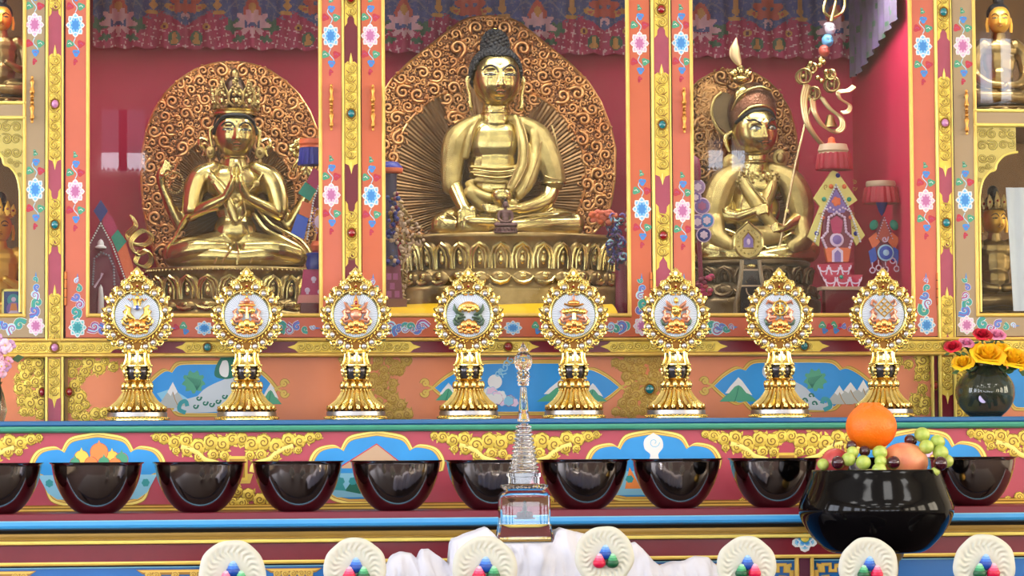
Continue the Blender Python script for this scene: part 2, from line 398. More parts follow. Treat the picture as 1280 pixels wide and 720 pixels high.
# ---- doors
GLASS = glass_mat('door_glass', (250, 252, 252), .6)
def stem_flowers(mb, x, y, c1, c2, d, seed=0):
    """flower with its sprays of heart leaves above and below"""
    g = MBG = mb; r = random.Random(seed)
    cols = [PGREEN, PRED if seed % 2 else PMAG, PBLUE]
    for s in (-1, 1):
        g.stroke(smooth_path([(x, y+s*16), (x-s*2, y+s*22), (x+s*4, y+s*30), (x, y+s*38)], 4), .5, d, PLB)
        a, b = (PGREEN, PRED) if seed % 2 == 0 else (PRED, PGREEN)
        leafblob(g, x-7, y+s*23, 4.6, a if s > 0 else b, d+.1, 1); leafblob(g, x+7, y+s*23, 4.6, b if s > 0 else a, d+.1, 2)
        leafblob(g, x+1, y+s*34, 4.3, PBLUE, d+.2, 3); leafblob(g, x, y+s*44, 2.8, PRED if s > 0 else PGREEN, d+.1, 1)
        leafblob(g, x-1, y+s*47.5, 1.7, PRED if s > 0 else PGREEN, d+.1, 2)
    flower(g, x, y, c1, c2, d+.3, 12, 1.3)
def vine(mb, x, y0, y1, d, seed=0, horiz=False, ln=None):
    """scrolling ribbon vine tapering away from a corner flower"""
    r = random.Random(seed); n = 5; cols = [PBLUE, PTEAL, PMAG, PVIO, PGREEN, PLB]
    for i in range(n):
        t = (i+.5)/n; c = y0+(y1-y0)*t; R = 6.5*(1-.65*t); h = 1 if i % 2 else -1
        a = (c, x+h*R*.4) if horiz else (x+h*R*.4, c)
        sp = spiral(a[0], a[1], R, r.random()*6, h, 1.1, 12, .8)
        mb.stroke([(p[0], p[1]) for p in sp], [R*.62*(1-.55*p[2]) for p in sp], d+.1*i, WHITE)
        mb.stroke([(p[0], p[1]) for p in sp], [R*.5*(1-.55*p[2]) for p in sp], d+.1*i+.03, cols[(i+seed) % 6])
        mb.stroke([(p[0]+.5, p[1]+.5) for p in sp], [R*.16*(1-.5*p[2]) for p in sp], d+.1*i+.06, cols[(i+seed+3) % 6])
    e = [(x-1.6, y1+5*(-1 if y1 > y0 else 1)), (x, y1-(5 if y1 < y0 else -5)), (x+1.6, y1+5*(-1 if y1 > y0 else 1))]
    mb.poly([(p[1], p[0]) for p in e] if horiz else e, d+.3, PBLUE)
def rail_paint(mb, xl, xr):
    for x, m in ((255, PBLUE), (640, PBLUE)):
        if xl < x < xr: flower(mb, x, 410, m, PNAVY, 3.9, 9.5, 1.25, vertical=False)
    for x in (229, 284, 612, 668, 1026, 1040):
        if xl < x < xr: leafblob(mb, x, 407, 4.5, PGREEN, 3.3); leafblob(mb, x+(9 if x > 640 else -9), 409, 4, PRED, 3.4, 1); leafblob(mb, x+3, 414, 3.6, PBLUE, 3.4, 2)
    for x0, x1, sd in ((345, 396, 1), (530, 494, 2), (778, 745, 3), (884, 915, 4), (160, 215, 6), (1085, 1050, 5)):
        if xl < x0 < xr: vine(mb, 410, x0, x1, 3.3, sd, True)
def door(xl, xr, gl, gr, paint, handle_x, hinge_x, flowers, corner, side=0, open_top=-70):
    """stiles xl..gl and gr..xr, glass between; side=-1/+1 for the outer doors whose far stile is out of view"""
    mb = MB(C0); yb = 421
    mb.box(xl, gl, open_top, yb, -4, 3, paint); mb.box(gr, xr, open_top, yb, -4, 3, paint)
    mb.box(gl, gr, 397, yb, -4, 3, paint)
    bead_v(mb, gl-.5, gl+4.6, open_top, 396, 1, 5.2, GOLDO); bead_v(mb, gr-4.6, gr+.5, open_top, 396, 1, 5.2, GOLDO)
    bead_h(mb, gl, gr, 391.5, 397, 1, 5.4, GOLDO)
    if side:
        mb.box(gl, gr, 136, 150, -4, 3, paint)
        bead_h(mb, gl, gr, 131.5, 136, 1, 5.2, GOLDL); bead_h(mb, gl, gr, 149.5, 154.5, 1, 5.2, GOLDL)
    for (x, y, blue) in flowers: stem_flowers(mb, x, y, PBLUE if blue else PPINK, PNAVY if blue else PMAG, 3.2, int(x)+int(y > 100))
    for (x, y, hz, m, up) in corner:
        flower(mb, x, y, m, PMAG if m is PPINK else PNAVY, 3.9, 11.5, 1.1)
        if up: vine(mb, x, y-14, y-62, 3.2, int(x))
        if hz: vine(mb, y+1, x+hz*16, x+hz*62, 3.2, int(x)+1, True)
    if not side: rail_paint(mb, xl, xr)
    o = mb.build('door', cab)
    g = MB(C0)
    if side: g.box(gl+1, gr-1, open_top, 134, -.5, .5, GLASS); g.box(gl+1, gr-1, 152, 394, -.5, .5, GLASS)
    else: g.box(gl+1, gr-1, open_top, 394, -.5, .5, GLASS)
    g.build('glass_pane', o)
    h = MB(C0); yc = 137 if handle_x > 60 else 130.5
    prof = [(0, -29), (1.4, -28.5), (1.9, -26.5), (1.2, -25), (2.4, -23.5), (2.6, -21), (1.4, -17), (3, -11), (3.2, -9), (1.6, -6), (2.4, -4.5), (2.4, -3), (1.5, -1.5), (2.6, 0)]
    prof = prof+[(a, -b) for a, b in reversed(prof[:-1])]
    h.lathe([(a, yc+b) for a, b in prof], handle_x, 9.5, mat('brown_gilt_handle', (206, 146, 72), rough=.28, metal=.8), 12)
    for s in (-20, 20): h.tube([(handle_x, yc+s, 2.8), (handle_x, yc+s, 9.5)], 1.3, MC['brown_gilt_handle'], 8)
    h.build('handle', o)
    if hinge_x:
        k = MB(C0); k.lathe([(0, 340), (1.7, 340.5), (1.7, 381.5), (0, 382)], hinge_x, 4, mat('bronze_hinge', (196, 112, 60), rough=.4, metal=.6), 8)
        for yy in (350, 361, 372): k.lathe([(1.95, yy-.4), (1.95, yy+.4)], hinge_x, 4, BLACK, 8)
        k.build('hinge', o)
    return o
door(82, 427, 107.5, 403, SALMON, 414, 82, [(94, 38, 1), (94, 242, 0), (414, 48, 1), (414, 245, 0)], [(97, 409, 1, PTEAL, 1)])
door(452.5, 813.5, 477.5, 788, ORANGE, 466, 813, [(463.5, 47, 0), (464, 246, 1), (801, 53, 0), (802, 261, 1)], [(801, 408, -1, PPINK, 1), (466, 409, 1, PTEAL, 1)])
door(841.5, 1169.5, 863.5, 1142.5, SALMON, 855, 1170, [(853, 52, 1), (853, 263, 0), (1156, 53, 1), (1157, 249, 0)], [(1156, 407, -1, PLB, 1), (854, 408, 1, PPINK, 1)])
door(-110, 55.5, -82, 32.5, TAN, 40, None, [(43, 38, 0), (44, 240, 1)], [(45, 407, -1, PPINK, 1)], -1)
door(1193.5, 1400, 1218, 1372, TAN, 1208, None, [(1206, 52, 0), (1206, 248, 1)], [(1206, 407, 1, PPINK, 1)], 1)
# ---- relief rail under the doors, running the whole width
rl = MB(C0)
rl.box(-110, 1400, 421.5, 446, -8, 2, MAROON)
bead_h(rl, -110, 1400, 422, 426.5, 2, 6, GOLDO); bead_h(rl, -110, 1400, 440.5, 446, 2, 8, GOLDO)
def rail_relief(x0, x1, seed=0, tips=(1, 1)):
    yc = 433.5; n = 9; L = []
    a = [(x0-(13 if tips[0] else 0), yc), (x0-4, yc-3), (x0, yc-6.6), (x1, yc-6.6), (x1+4, yc-3), (x1+(13 if tips[1] else 0), yc), (x1+4, yc+3), (x1, yc+6.6), (x0, yc+6.6), (x0-4, yc+3)]
    rl.poly(a, 2.5, GOLD); x = x0+4; h = 1
    while x < x1-3:
        curl(rl, x, yc+h*.5, 4.6, 0 if h > 0 else pi, h, 2.7, GOLDL, GOLDD, 1.3, 1.1, .22, .9)
        rl.disc(x+5, yc-h*4.6, 1.2, 2.7, GOLDL, 7, .9); rl.disc(x-3, yc+h*5, 1.1, 2.7, GOLDL, 7, .9); x += 10; h = -h
rail_relief(-100, 138, 1); rail_relief(232, 290, 2); rail_relief(372, 512, 3); rail_relief(590, 660, 4); rail_relief(762, 895, 5); rail_relief(975, 1022, 6); rail_relief(1104, 1390, 7)
rlo = rl.build('relief_rail', cab)
for x, m in ((68.5, JPINK), (259, JTEAL), (634, JRED), (828, JTEAL), (1003, JTEAL), (1181, JRED)): jewel(rlo, C0, x, 433.5, m, 4.6, 5, 4.2)
# ---- lower panels
lp = MB(C0)
lp.poly([(-110, 440), (1400, 440), (1400, 524), (-110, 524)], -5, PEACH)
for a, b in ((55.5, 81), (1153+16, 1193)):
    lp.box(a, b, 445, 524, -6, 2.5, BLACK); bead_v(lp, a+.8, a+5, 445, 524, 2, 7, GOLDL); bead_v(lp, b-4.6, b-.6, 445, 524, 2, 7, GOLDL)
    lp.poly([(a+5, 445), (b-5, 445), (b-5, 524), (a+5, 524)], 3, MAROON if a > 600 else PLUM)
    relief_strip(lp, (a+b)/2, 447, 495, (b-a)/2-5.5, 3.4, spire_top=False, spire_bot=True, notch_bot=False)
lp.box(81, 85, 446, 524, -5, 1, GOLDD); lp.box(1164, 1169, 446, 524, -5, 1, MAROON)
bead_v(lp, 1155+6, 1165, 446, 524, 0, 5, GOLDL)
def cloudframe(cx, cy, hw, hh, steps=5):
    """ogee cartouche outline, pointed left and right, cusped like a cloud at the four shoulders"""
    a = [(cx-hw, cy), (cx-hw*.86, cy-hh*.42), (cx-hw*.70, cy-hh*.72), (cx-hw*.60, cy-hh*.66), (cx-hw*.50, cy-hh*.95), (cx-hw*.3, cy-hh), (cx, cy-hh)]
    up = smooth_path(a[:4], 4)[:-1]+smooth_path(a[3:], 4)
    up = up+[(2*cx-p[0], p[1]) for p in reversed(up[:-1])]
    return up+[(p[0], 2*cy-p[1]) for p in reversed(up[1:-1])]
def cartouche(mb, cx, cy, hw, hh, d, fill):
    o = cloudframe(cx, cy, hw, hh)
    mb.poly(cloudframe(cx, cy, hw+6, hh+5), d, GOLDFD); mb.poly(cloudframe(cx, cy, hw+5, hh+4.2), d+.1, GOLDF)
    mb.poly(cloudframe(cx, cy, hw+2, hh+2), d+.2, GOLDFD); mb.poly(cloudframe(cx, cy, hw+1.2, hh+1.3), d+.3, GOLDO); mb.poly(o, d+.4, fill)
    for s in (-1, 1):
        for k in (-1, 1):
            sp = spiral(cx+s*(hw+12), cy+k*6, 5.5, 0 if s > 0 else pi, k*s, 1.2, 14, 0)
            mb.stroke([(p[0], p[1]) for p in sp], 1.9, d+.15, GOLDFD); mb.stroke([(p[0], p[1]) for p in sp], 1.3, d+.25, GOLDF)
            mb.stroke([(cx+s*(hw+1), cy), (cx+s*(hw+8), cy+k*3), (cx+s*(hw+12), cy+k*9)], 1.2, d+.26, GOLDF)
def hill(mb, x, y, w, h, d, m, cap=True):
    p = [(x-w, y), (x-w*.6, y-h*.35), (x-w*.35, y-h*.6), (x, y-h), (x+w*.4, y-h*.55), (x+w*.62, y-h*.3), (x+w, y)]
    mb.poly(p, d, m)
    if cap: mb.poly([(x-w*.7, y-h*.4), (x-w*.45, y-h*.72), (x-w*.15, y-h*1.02), (x, y-h*1.18), (x+w*.2, y-h*1.0), (x+w*.55, y-h*.55), (x+w*.72, y-h*.3), (x+w*.4, y-h*.42), (x+w*.15, y-h*.72), (x, y-h*.8), (x-w*.2, y-h*.72), (x-w*.5, y-h*.4)], d+.1, WHITE)
    mb.stroke([(x, y-h*.7), (x-w*.1, y-h*.3), (x-w*.2, y)], .4, d+.12, DGREEN)
def peak(mb, x, y, w, h, d):
    mb.poly([(x-w, y), (x-w*.35, y-h*.6), (x, y-h), (x+w*.3, y-h*.62), (x+w, y)], d, mat('painted_grey_rock', (176, 180, 176)))
    mb.poly([(x-w*.35, y-h*.6), (x, y-h), (x+w*.3, y-h*.62), (x+w*.1, y-h*.5), (x, y-h*.66), (x-w*.12, y-h*.46)], d+.1, WHITE)
    mb.stroke([(x, y-h*.6), (x+w*.15, y-h*.3), (x+w*.4, y)], .4, d+.12, GOLDFD)
def lion(mb, x, y, f, d):
    """painted snow lion with turquoise mane and curled tail, f = facing"""
    q = lambda pts: [(x+f*a, y+b) for a, b in pts]
    mb.poly(q(smooth_path([(-48, 28), (-30, 22), (-14, 6), (0, -2), (14, -8), (24, -16), (30, -6), (30, 8), (24, 24), (10, 32), (-20, 34), (-44, 34), (-48, 28)], 3)), d, GREYW)
    mb.poly(q(smooth_path([(8, -34), (2, -24), (0, -12), (8, -8), (20, -8), (32, -14), (36, -24), (28, -32), (16, -36), (8, -34)], 3)), d+.1, DGREEN)
    mb.poly(q(smooth_path([(10, -30), (6, -20), (8, -12), (16, -10), (18, -20), (16, -30), (10, -30)], 3)), d+.2, WHITE)
    mb.poly(q(smooth_path([(24, -22), (30, -26), (38, -22), (40, -12), (34, -6), (26, -10), (24, -22)], 3)), d+.2, GREYW)
    n = 30
    mb.poly([(x+f*(-26+13*(1+.18*sin(9*a))*cos(a)), y-4+13*(1+.18*sin(9*a))*sin(a)) for a in [2*pi*i/n for i in range(n)]], d+.1, PGREEN)
    for i in range(7): mb.stroke(q([(-34+i*2.6, -10+i*.5), (-26+i*1.5, -2), (-22, 6)]), .35, d+.2, DGREEN)
    for a, b in ((-20, 16), (-12, 22), (-4, 24), (4, 20), (-24, 26), (12, 14)):
        sp = spiral(x+f*a, y+b, 3.4, 0, f, .9, 8, .5); mb.stroke([(p[0], p[1]) for p in sp], [1.2*(1-.5*p[2]) for p in sp], d+.3, DGREEN)
    mb.stroke(q(smooth_path([(-36, 34), (-44, 30), (-42, 22), (-36, 20), (-34, 26)], 4)), 2.6, d+.3, PTEAL)
cartouche(lp, 263, 484.5, 80, 30, -4.6, CBLUE); cartouche(lp, 658, 484.5, 115, 30, -4.6, CBLUE); cartouche(lp, 990, 483, 98, 29, -4.6, CBLUE)
lp.poly([(225, 512), (205, 502), (196, 490), (215, 484), (240, 500), (270, 512)], -4.05, CLBLUE); lp.poly([(215, 512), (230, 498), (260, 490), (290, 496), (300, 512)], -4.04, GREYW)
peak(lp, 216, 508, 20, 32, -4); lion(lp, 268, 480, 1, -3.9); hill(lp, 338, 504, 14, 22, -4, PGREEN)
for i, (a, b, c) in enumerate(((560, 500, 16), (700, 502, 30), (740, 502, 18), (604, 506, 14))): hill(lp, a, b, c, 13+c*.35, -4+.02*i, PGREEN)
for i in range(14):
    r = random.Random(i); lobed(lp, 600+r.random()*44, 488+r.random()*16, 5+r.random()*3, -3.7+.05*i, r.choice((PPINK, WHITE, CLBLUE, PPINK)), PMAG if i % 3 == 0 else CLBLUE, 6, .2, r.random()*3)
lp.disc(618, 477, 9, -3.5, WHITE, 16)
for k in range(5):
    sp = spiral(622+k*4, 468-k*4.5, 5, k, 1 if k % 2 else -1, 1, 9, .8); lp.stroke([(p[0], p[1]) for p in sp], .8, -3.4, CLBLUE)
hill(lp, 922, 503, 24, 26, -4, PGREEN)
lion(lp, 992, 480, -1, -3.9); peak(lp, 1062, 505, 24, 26, -4.02); peak(lp, 1048, 507, 18, 24, -4); peak(lp, 1078, 506, 20, 30, -4.04)
# gold leaf scroll clumps painted on the orange ground
def clump(mb, x, y, sx, sy, d, n, seed, R=(5, 9), mo=GOLDFD, m=GOLDF, dome=0, line=None):
    r = random.Random(seed); pts = []
    for _ in range(n*30):
        a = r.random()*2*pi; q = sqrt(r.random()); px_, py_ = x+sx*q*cos(a), y+sy*q*sin(a); RR = R[0]+(R[1]-R[0])*r.random()
        if all((px_-b[0])**2+(py_-b[1])**2 > (.72*(RR+b[2]))**2 for b in pts): pts.append((px_, py_, RR))
        if len(pts) >= n: break
    for i, (a, b, R_) in enumerate(pts): lobed(mb, a, b, R_, d+.05*i, m, mo, r.choice((5, 6, 7)), .22, r.random()*3, r.choice((1, -1)), line or mo, dome)
def mask_clump(mb, inside, box, d, R, seed, n=60, dome=.8, m=GOLD, mo=GOLDD):
    r = random.Random(seed); pts = []
    for _ in range(n*60):
        a, b = box[0]+r.random()*(box[2]-box[0]), box[1]+r.random()*(box[3]-box[1]); RR = R[0]+(R[1]-R[0])*r.random()
        if inside(a, b) and all((a-c[0])**2+(b-c[1])**2 > (.74*(RR+c[2]))**2 for c in pts): pts.append((a, b, RR))
    for i, (a, b, R_) in enumerate(pts): mb.disc(a, b, R_*1.12, d-.1+.002*i, m, 12)
    for i, (a, b, R_) in enumerate(pts):
        for j in range(3):
            t = r.random()*6.3; mb.stroke([(a+R_*.5*cos(t), b+R_*.5*sin(t)), (a+R_*1.1*cos(t+.3), b+R_*1.1*sin(t+.3)), (a+R_*1.5*cos(t+.1), b+R_*1.5*sin(t+.1))], [R_*.26, R_*.2, R_*.04], d-.05+.003*i, m)
            mb.stroke([(a+R_*.7*cos(t), b+R_*.7*sin(t)), (a+R_*1.1*cos(t+.3), b+R_*1.1*sin(t+.3)), (a+R_*1.4*cos(t+.15), b+R_*1.4*sin(t+.15))], R_*.05, d+dome+.1, mo)
    for i, (a, b, R_) in enumerate(pts): lobed(mb, a, b, R_, d+.02*(i % 9), m, mo, r.choice((5, 6, 7)), .24, r.random()*3, r.choice((1, -1)), mo, dome)
mask_clump(lp, lambda a, b: a < 128-16*sin((b-446)/75*pi)*1.9 or (abs(b-484) > 25 and a < 165), (88, 450, 165, 519), -4.6, (5, 9), 3)
mask_clump(lp, lambda a, b: a > 1125+16*sin((b-446)/75*pi)*1.4 or (abs(b-483) > 27 and a > 1120), (1112, 450, 1158, 519), -4.6, (5, 9), 4)
mask_clump(lp, lambda a, b: a > 36-16*abs(sin((b-446)/75*pi)), (12, 450, 54, 519), -4.6, (5, 9), 5)
mask_clump(lp, lambda a, b: a < 1215, (1195, 450, 1225, 519), -4.6, (5, 9), 6)
for cx_ in (470, 808):
    mask_clump(lp, lambda a, b: abs(a-cx_) < 22+22*abs((b-484)/36)**1.5, (cx_-50, 449, cx_+50, 519), -4.6, (4.5, 8), int(cx_), m=pt('olive_gold_painting', (196, 160, 70)), mo=GOLDFD)
cartouche(lp, 1290, 484, 45, 28, -4.6, CBLUE)
lpo = lp.build('lower_panel', cab)
jewel(lpo, C0, 811, 487, JTEAL, 5.5, 6, -3.5); jewel(lpo, C0, 1166, 484, JRED, 4, 5, 1)
jewel(lpo, C0, 86.5, 488, JRED, 4, 5, 1); jewel(lpo, C0, 53, 488, JRED, 3.5, 5, -3.5)
# ---- carcass: lining, inner floor, ceiling, right end
CB = Cab(Y_BACK)
xl, xr = X(56)+.01, X(1150)
def wbox(mb, x0, x1, y0, y1, z0, z1, m):
    v = [Vector((x, y, z)) for x in (x0, x1) for y in (y0, y1) for z in (z0, z1)]
    mb.addl(v, [(0, 1, 3, 2), (4, 6, 7, 5), (0, 4, 5, 1), (2, 3, 7, 6), (0, 2, 6, 4), (1, 5, 7, 3)], m, False)
class WF:
    def __init__(s, o=(0, 0, 0), k=1.0): s.O = Vector(o); s.s = k
    def v(s, p): return Vector(p)
W0 = WF()
ZF = Z(399); ZT = Z(-70)
XLI, XRI = X(58), X(1142)
xA, xB = X(-110), X(1400)
b = MB(W0)
wbox(b, xA, xB, Y_BACK, Y_BACK+.03, ZF-.3, ZT, REDIN); b.build('back_lining', cab)
NB = mat('niche_brown_gold', (120, 84, 44), rough=.45, metal=.4, noise=.4, nscale=8)
for a, c in ((xA, XLI-.02), (XRI+.02, xB)): b = MB(W0); wbox(b, a, c, Y_BACK-.15, Y_BACK-.14, ZF, ZT, NB); b.build('niche_lining', cab)
b = MB(W0); wbox(b, xA, xB, .02, Y_BACK, ZF-.03, ZF, MAROON); wbox(b, xA, xB, .02, Y_BACK, ZT, ZT+.03, MAROON); b.build('interior_shelf', cab)
b = MB(W0); wbox(b, XRI, XRI+.02, .02, Y_BACK, ZF, ZT, REDIN); b.build('side_lining', cab); b = MB(W0); wbox(b, XLI-.02, XLI, .02, Y_BACK, ZF, ZT, REDIN); b.build('side_lining', cab)
# outer bays: middle shelf behind the tan rail, carved arch panel, brown back
zs = Z(143)
for a, c in ((xA, XLI-.02), (XRI+.02, xB)): b = MB(W0); wbox(b, a, c, .02, Y_BACK, zs-.015, zs+.015, TAN); b.build('middle_shelf', cab)
SPG = pt('carved_pale_gold', (236, 208, 112), metal=.25, rough=.4)
def spandrel(side):
    b = MB(C0)
    if side < 0: m = lambda x: x; gx0, gx1, ed = -82, 32, 29
    else: m = lambda x: 1250-(x); gx0, gx1 = 1218, 1372
    # outline of one spandrel wing in left-bay coordinates: solid toward the stile, arch opening beyond
    A = [(28, 390), (24, 390), (25, 262), (24, 238), (20, 222), (12, 212), (5, 209), (2, 200), (-8, 190), (-22, 186), (-22, 154), (28, 154)]
    A = [(m(x), y) for x, y in A]
    b.prism(A, -3, -.8, SPG)
    edge = [(25, 390), (25, 262), (24, 238), (20, 222), (12, 212), (5, 209), (2, 200), (-8, 190), (-24, 186)]
    b.tube([(m(x), y, -.2) for x, y in smooth_path(edge, 4)], 1.6, GOLDL, 6)
    r = random.Random(5)
    for (x, y, R, h) in ((20, 163, 6, 1), (8, 163, 6, -1), (-5, 163, 6, 1), (20, 178, 6, -1), (8, 178, 6.5, 1), (-6, 177, 5.5, -1), (20, 194, 6, 1), (9, 194, 5.5, -1), (21, 209, 4.5, -1), (-17, 164, 6, -1), (-16, 177, 5, 1), (13, 204, 4, 1), (24, 222, 3, 1)):
        curl(b, m(x), y, R, r.random()*6, h, -.6, GOLDL, GOLDD, 1.5, .8, .14, .6)
    b.build('carved_arch', cab)
spandrel(-1); spandrel(1)
# ================================================================ upper offering ledge (riser under the cabinet)
Y1 = -.36
C1 = Cab(Y1)
led = thing('altar_ledge', 'painted altar step with teal edge, rose panels, gold scrolls and blue cloud cartouches', 'altar step', (0, -.1, Z(637)))
L1 = MB(C1)
z521 = P(640, 523.5, Y1).z
L1.extrude_x([(523.5, -146), (523.5, 0), (524.5, 1.6), (528.5, 1.6), (530, .6), (530.5, 3.2), (533, 4.2), (536, 3.6), (538, 1), (538.5, -4)], -130, 1420, [DBLUE, DBLUE, DBLUE, DBLUE, BLACK, TEAL, TEAL, TEAL, BLACK])
L1.build('ledge_top', led)
R1 = MB(C1)
R1.poly([(-130, 536), (1420, 536), (1420, 634.5), (-130, 634.5)], -4, ROSE)
def arch(cx, cy, hw, hh):
    a = [(cx-hw, cy+hh*.1), (cx-hw*1.02, cy-hh*.2), (cx-hw*.9, cy-hh*.52), (cx-hw*.66, cy-hh*.62), (cx-hw*.54, cy-hh*.52)]
    b_ = [(cx-hw*.54, cy-hh*.52), (cx-hw*.42, cy-hh*.84), (cx-hw*.12, cy-hh*.97), (cx, cy-hh)]
    c = [(cx-hw, cy+hh*.1), (cx-hw*.86, cy+hh*.2), (cx-hw*.8, cy+hh*.45), (cx-hw*.7, cy+hh*.85), (cx-hw*.45, cy+hh)]
    up = smooth_path(a, 5)[:-1]+smooth_path(b_, 5); dn = smooth_path(c, 5)[1:]
    L = list(reversed(dn))+up
    return L+[(2*cx-p[0], p[1]) for p in reversed(L[:-1])]
def cart2(cx, k):
    for i, (g, m) in enumerate(((7.5, GOLDFD), (6.5, GOLDL), (3.6, GOLDFD), (2.8, GOLDO), (.6, GOLDFD), (0, CBLUE))):
        R1.poly(arch(cx, 583, 76+g, 39+g), -3.6+.1*i, m)
    R1.poly([(cx-74, 590), (cx+74, 590), (cx+62, 612), (cx+50, 620), (cx-50, 620), (cx-62, 612)], -3.05, CLBLUE)
    for i in range(9): lobed(R1, cx-60+i*15, 600, 5, -3+.02*i, PTEAL, None, 6, .2, i)
    d = -2.9
    if k == 0:
        for i, (x, y, R, m) in enumerate(((-20, 569, 9, PYEL), (-28, 575, 6, PGREEN), (18, 570, 9, PYEL), (2, 562, 11, PORG), (30, 571, 8, PGREEN), (8, 575, 7, PGREEN), (-8, 576, 8, PORG), (22, 578, 8, PORG))):
            R1.disc(cx+x, y, R+.6, d+.04*i, PRED, 18); R1.disc(cx+x, y, R, d+.04*i+.02, m, 18); R1.poly([(cx+x-2, y-R+1), (cx+x, y-R-4), (cx+x+2, y-R+1)], d+.04*i+.03, m)
    if k == 1:
        R1.poly([(cx-48, 584), (cx, 554), (cx+38, 584)], d, PBRN); R1.stroke([(cx-48, 584), (cx, 554), (cx+38, 584)], .7, d+.05, PRED)
        R1.poly([(cx-40, 612), (cx-24, 590), (cx-20, 616)], d, DGREEN); R1.poly([(cx-62, 610), (cx-48, 592), (cx-38, 612)], d+.02, PTEAL)
    if k == 2:
        R1.poly(smooth_path([(cx, 542), (cx-11, 550), (cx-11, 562), (cx-4, 569), (cx-5, 578), (cx+7, 578), (cx+6, 569), (cx+12, 560), (cx+10, 549), (cx, 542)], 4), d, WHITE)
        sp = spiral(cx+1, 554, 7, 0, 1, 1.2, 12, 0); R1.stroke([(p[0], p[1]) for p in sp], .5, d+.05, CLBLUE)
        R1.poly([(cx-36, 612), (cx-30, 585), (cx-22, 600), (cx-16, 612)], d, PORG); 
    if k == 3:
        for i, (x, y, R, m) in enumerate(((10, 566, 10, PPINK), (-8, 572, 9, PORG), (22, 576, 8, PYEL))): lobed(R1, cx+x, y, R, d+.05*i, m, PRED, 7, .2, i)
for i, cx_ in enumerate((122, 470, 815, 1146)): cart2(cx_, i)
def acanthus(cx, seed):
    """mirrored gold scroll crest above an endless-knot tile"""
    r = random.Random(seed); d = -3.5
    tab = [(0, 600), (14, 578), (40, 576), (75, 566), (100, 552), (108, 545)]
    L = [(6, 547, 8), (18, 553, 9.5), (33, 551, 10), (30, 566, 7), (49, 556, 10), (47, 569, 6.5), (64, 548, 8.5), (62, 561, 7), (78, 550, 8), (91, 546, 7), (76, 561, 5), (101, 544, 5), (16, 567, 6), (14, 616, 8), (28, 622, 8), (0, 612, 7), (42, 626, 6), (6, 626, 7), (56, 629, 4)]
    for i, (a, b, R) in enumerate(L):
        for s in ((-1, 1) if a else (1,)):
            R1.disc(cx+s*a, b, R*1.1, d-.2, GOLDD, 14); R1.disc(cx+s*a, b, R*1.02, d-.1, GOLD, 14)
            for j in range(3):
                t = r.random()*6.3; R1.stroke([(cx+s*a+R*.5*cos(t), b+R*.5*sin(t)), (cx+s*a+R*1.1*cos(t+.3), b+R*1.1*sin(t+.3)), (cx+s*a+R*1.45*cos(t+.1), min(628, max(540, b+R*1.45*sin(t+.1))))], [R*.3, R*.24, R*.05], d-.05, GOLD)
            lobed(R1, cx+s*a, b, R, d+.05*i, GOLD, GOLDD, 7, .22, a*.3, s, GOLDD, .9)
    for s in (-1, 1):
        st = smooth_path([(cx+s*18, 588), (cx+s*22, 578), (cx+s*40, 572), (cx+s*52, 562), (cx+s*70, 556)], 5)
        R1.stroke(st, 3.6, d+.9, GOLDFD); R1.stroke(st, 2.9, d+1, GOLDL, .8)
    for q in (0, 3.4, 6.8): R1.prism([(cx-13+q, 568+q), (cx+13-q, 568+q), (cx+13-q, 598-q), (cx-13+q, 598-q)], d, d+.6+q*.14, GOLD if q != 3.4 else GOLDFD)
    R1.prism([(cx-20, 590), (cx+20, 590), (cx+16, 602), (cx-16, 602)], d, d+.5, GOLDF)
for i, cx_ in enumerate((-52, 296, 643, 981, 1312)): acanthus(cx_, i)
R1.build('painted_riser', led)
g = MB(C1); g.extrude_x([(627, -4), (628.5, -1), (630, 2.5), (632, 4), (634, 6), (635, 7)], -130, 1420, [GOLDD, GOLDO, OLIVE, GOLDO, OLIVE]); g.build('gilt_lip', led)
# ================================================================ lower altar tier on which the bowls stand
Y2 = -.74
C2 = Cab(Y2)
tier = thing('altar_table', 'broad lower altar tier with maroon, blue and gilt mouldings above royal blue panels', 'altar table', (0, -.5, 1.0))
T1 = MB(C2); yt = 637.5
T1.extrude_x([(yt, -300), (yt, 0), (yt+.8, 1), (646, 1), (646.2, 2), (647.4, 3.2), (652, 4), (655, 3), (656, 1.4), (657.2, 0), (658.5, -3), (662, -5.5), (665, -4.5), (668, -3), (669.2, -4.5), (670.6, -4.5), (671.3, -2.4), (673, -1.2), (675, -1.6), (676, -4), (676.5, -6), (697, -6), (697.4, -3.4), (699, -2.6), (701.4, -3.2), (702, -8), (703.5, -8)], -130, 1420,
             [MC['tier_edge_maroon'] if 'tier_edge_maroon' in MC else pt('tier_edge_maroon', (118, 28, 48)), MAROON, pt('tier_edge_maroon', (118, 28, 48)), DBLUE, CLBLUE, SKY, SKY, SKY, DBLUE, BLACK, BLACK, OLIVE, OLIVE, GOLDO, OLIVE, OLIVE, GOLDL, GOLDL, GOLDO, BLACK, MAROON, GOLDO, GOLDL, GOLDO, BLACK, BLACK])
T1.build('table_top', tier)
F1 = MB(C2)
F1.poly([(-130, 700), (1420, 700), (1420, 1200), (-130, 1200)], -10, ROYAL)
F1.extrude_x([(703.6, -9.5), (703.8, -8.6), (705.2, -8.6), (705.4, -9.5)], -130, 1420, [CLBLUE, CLBLUE, DBLUE])
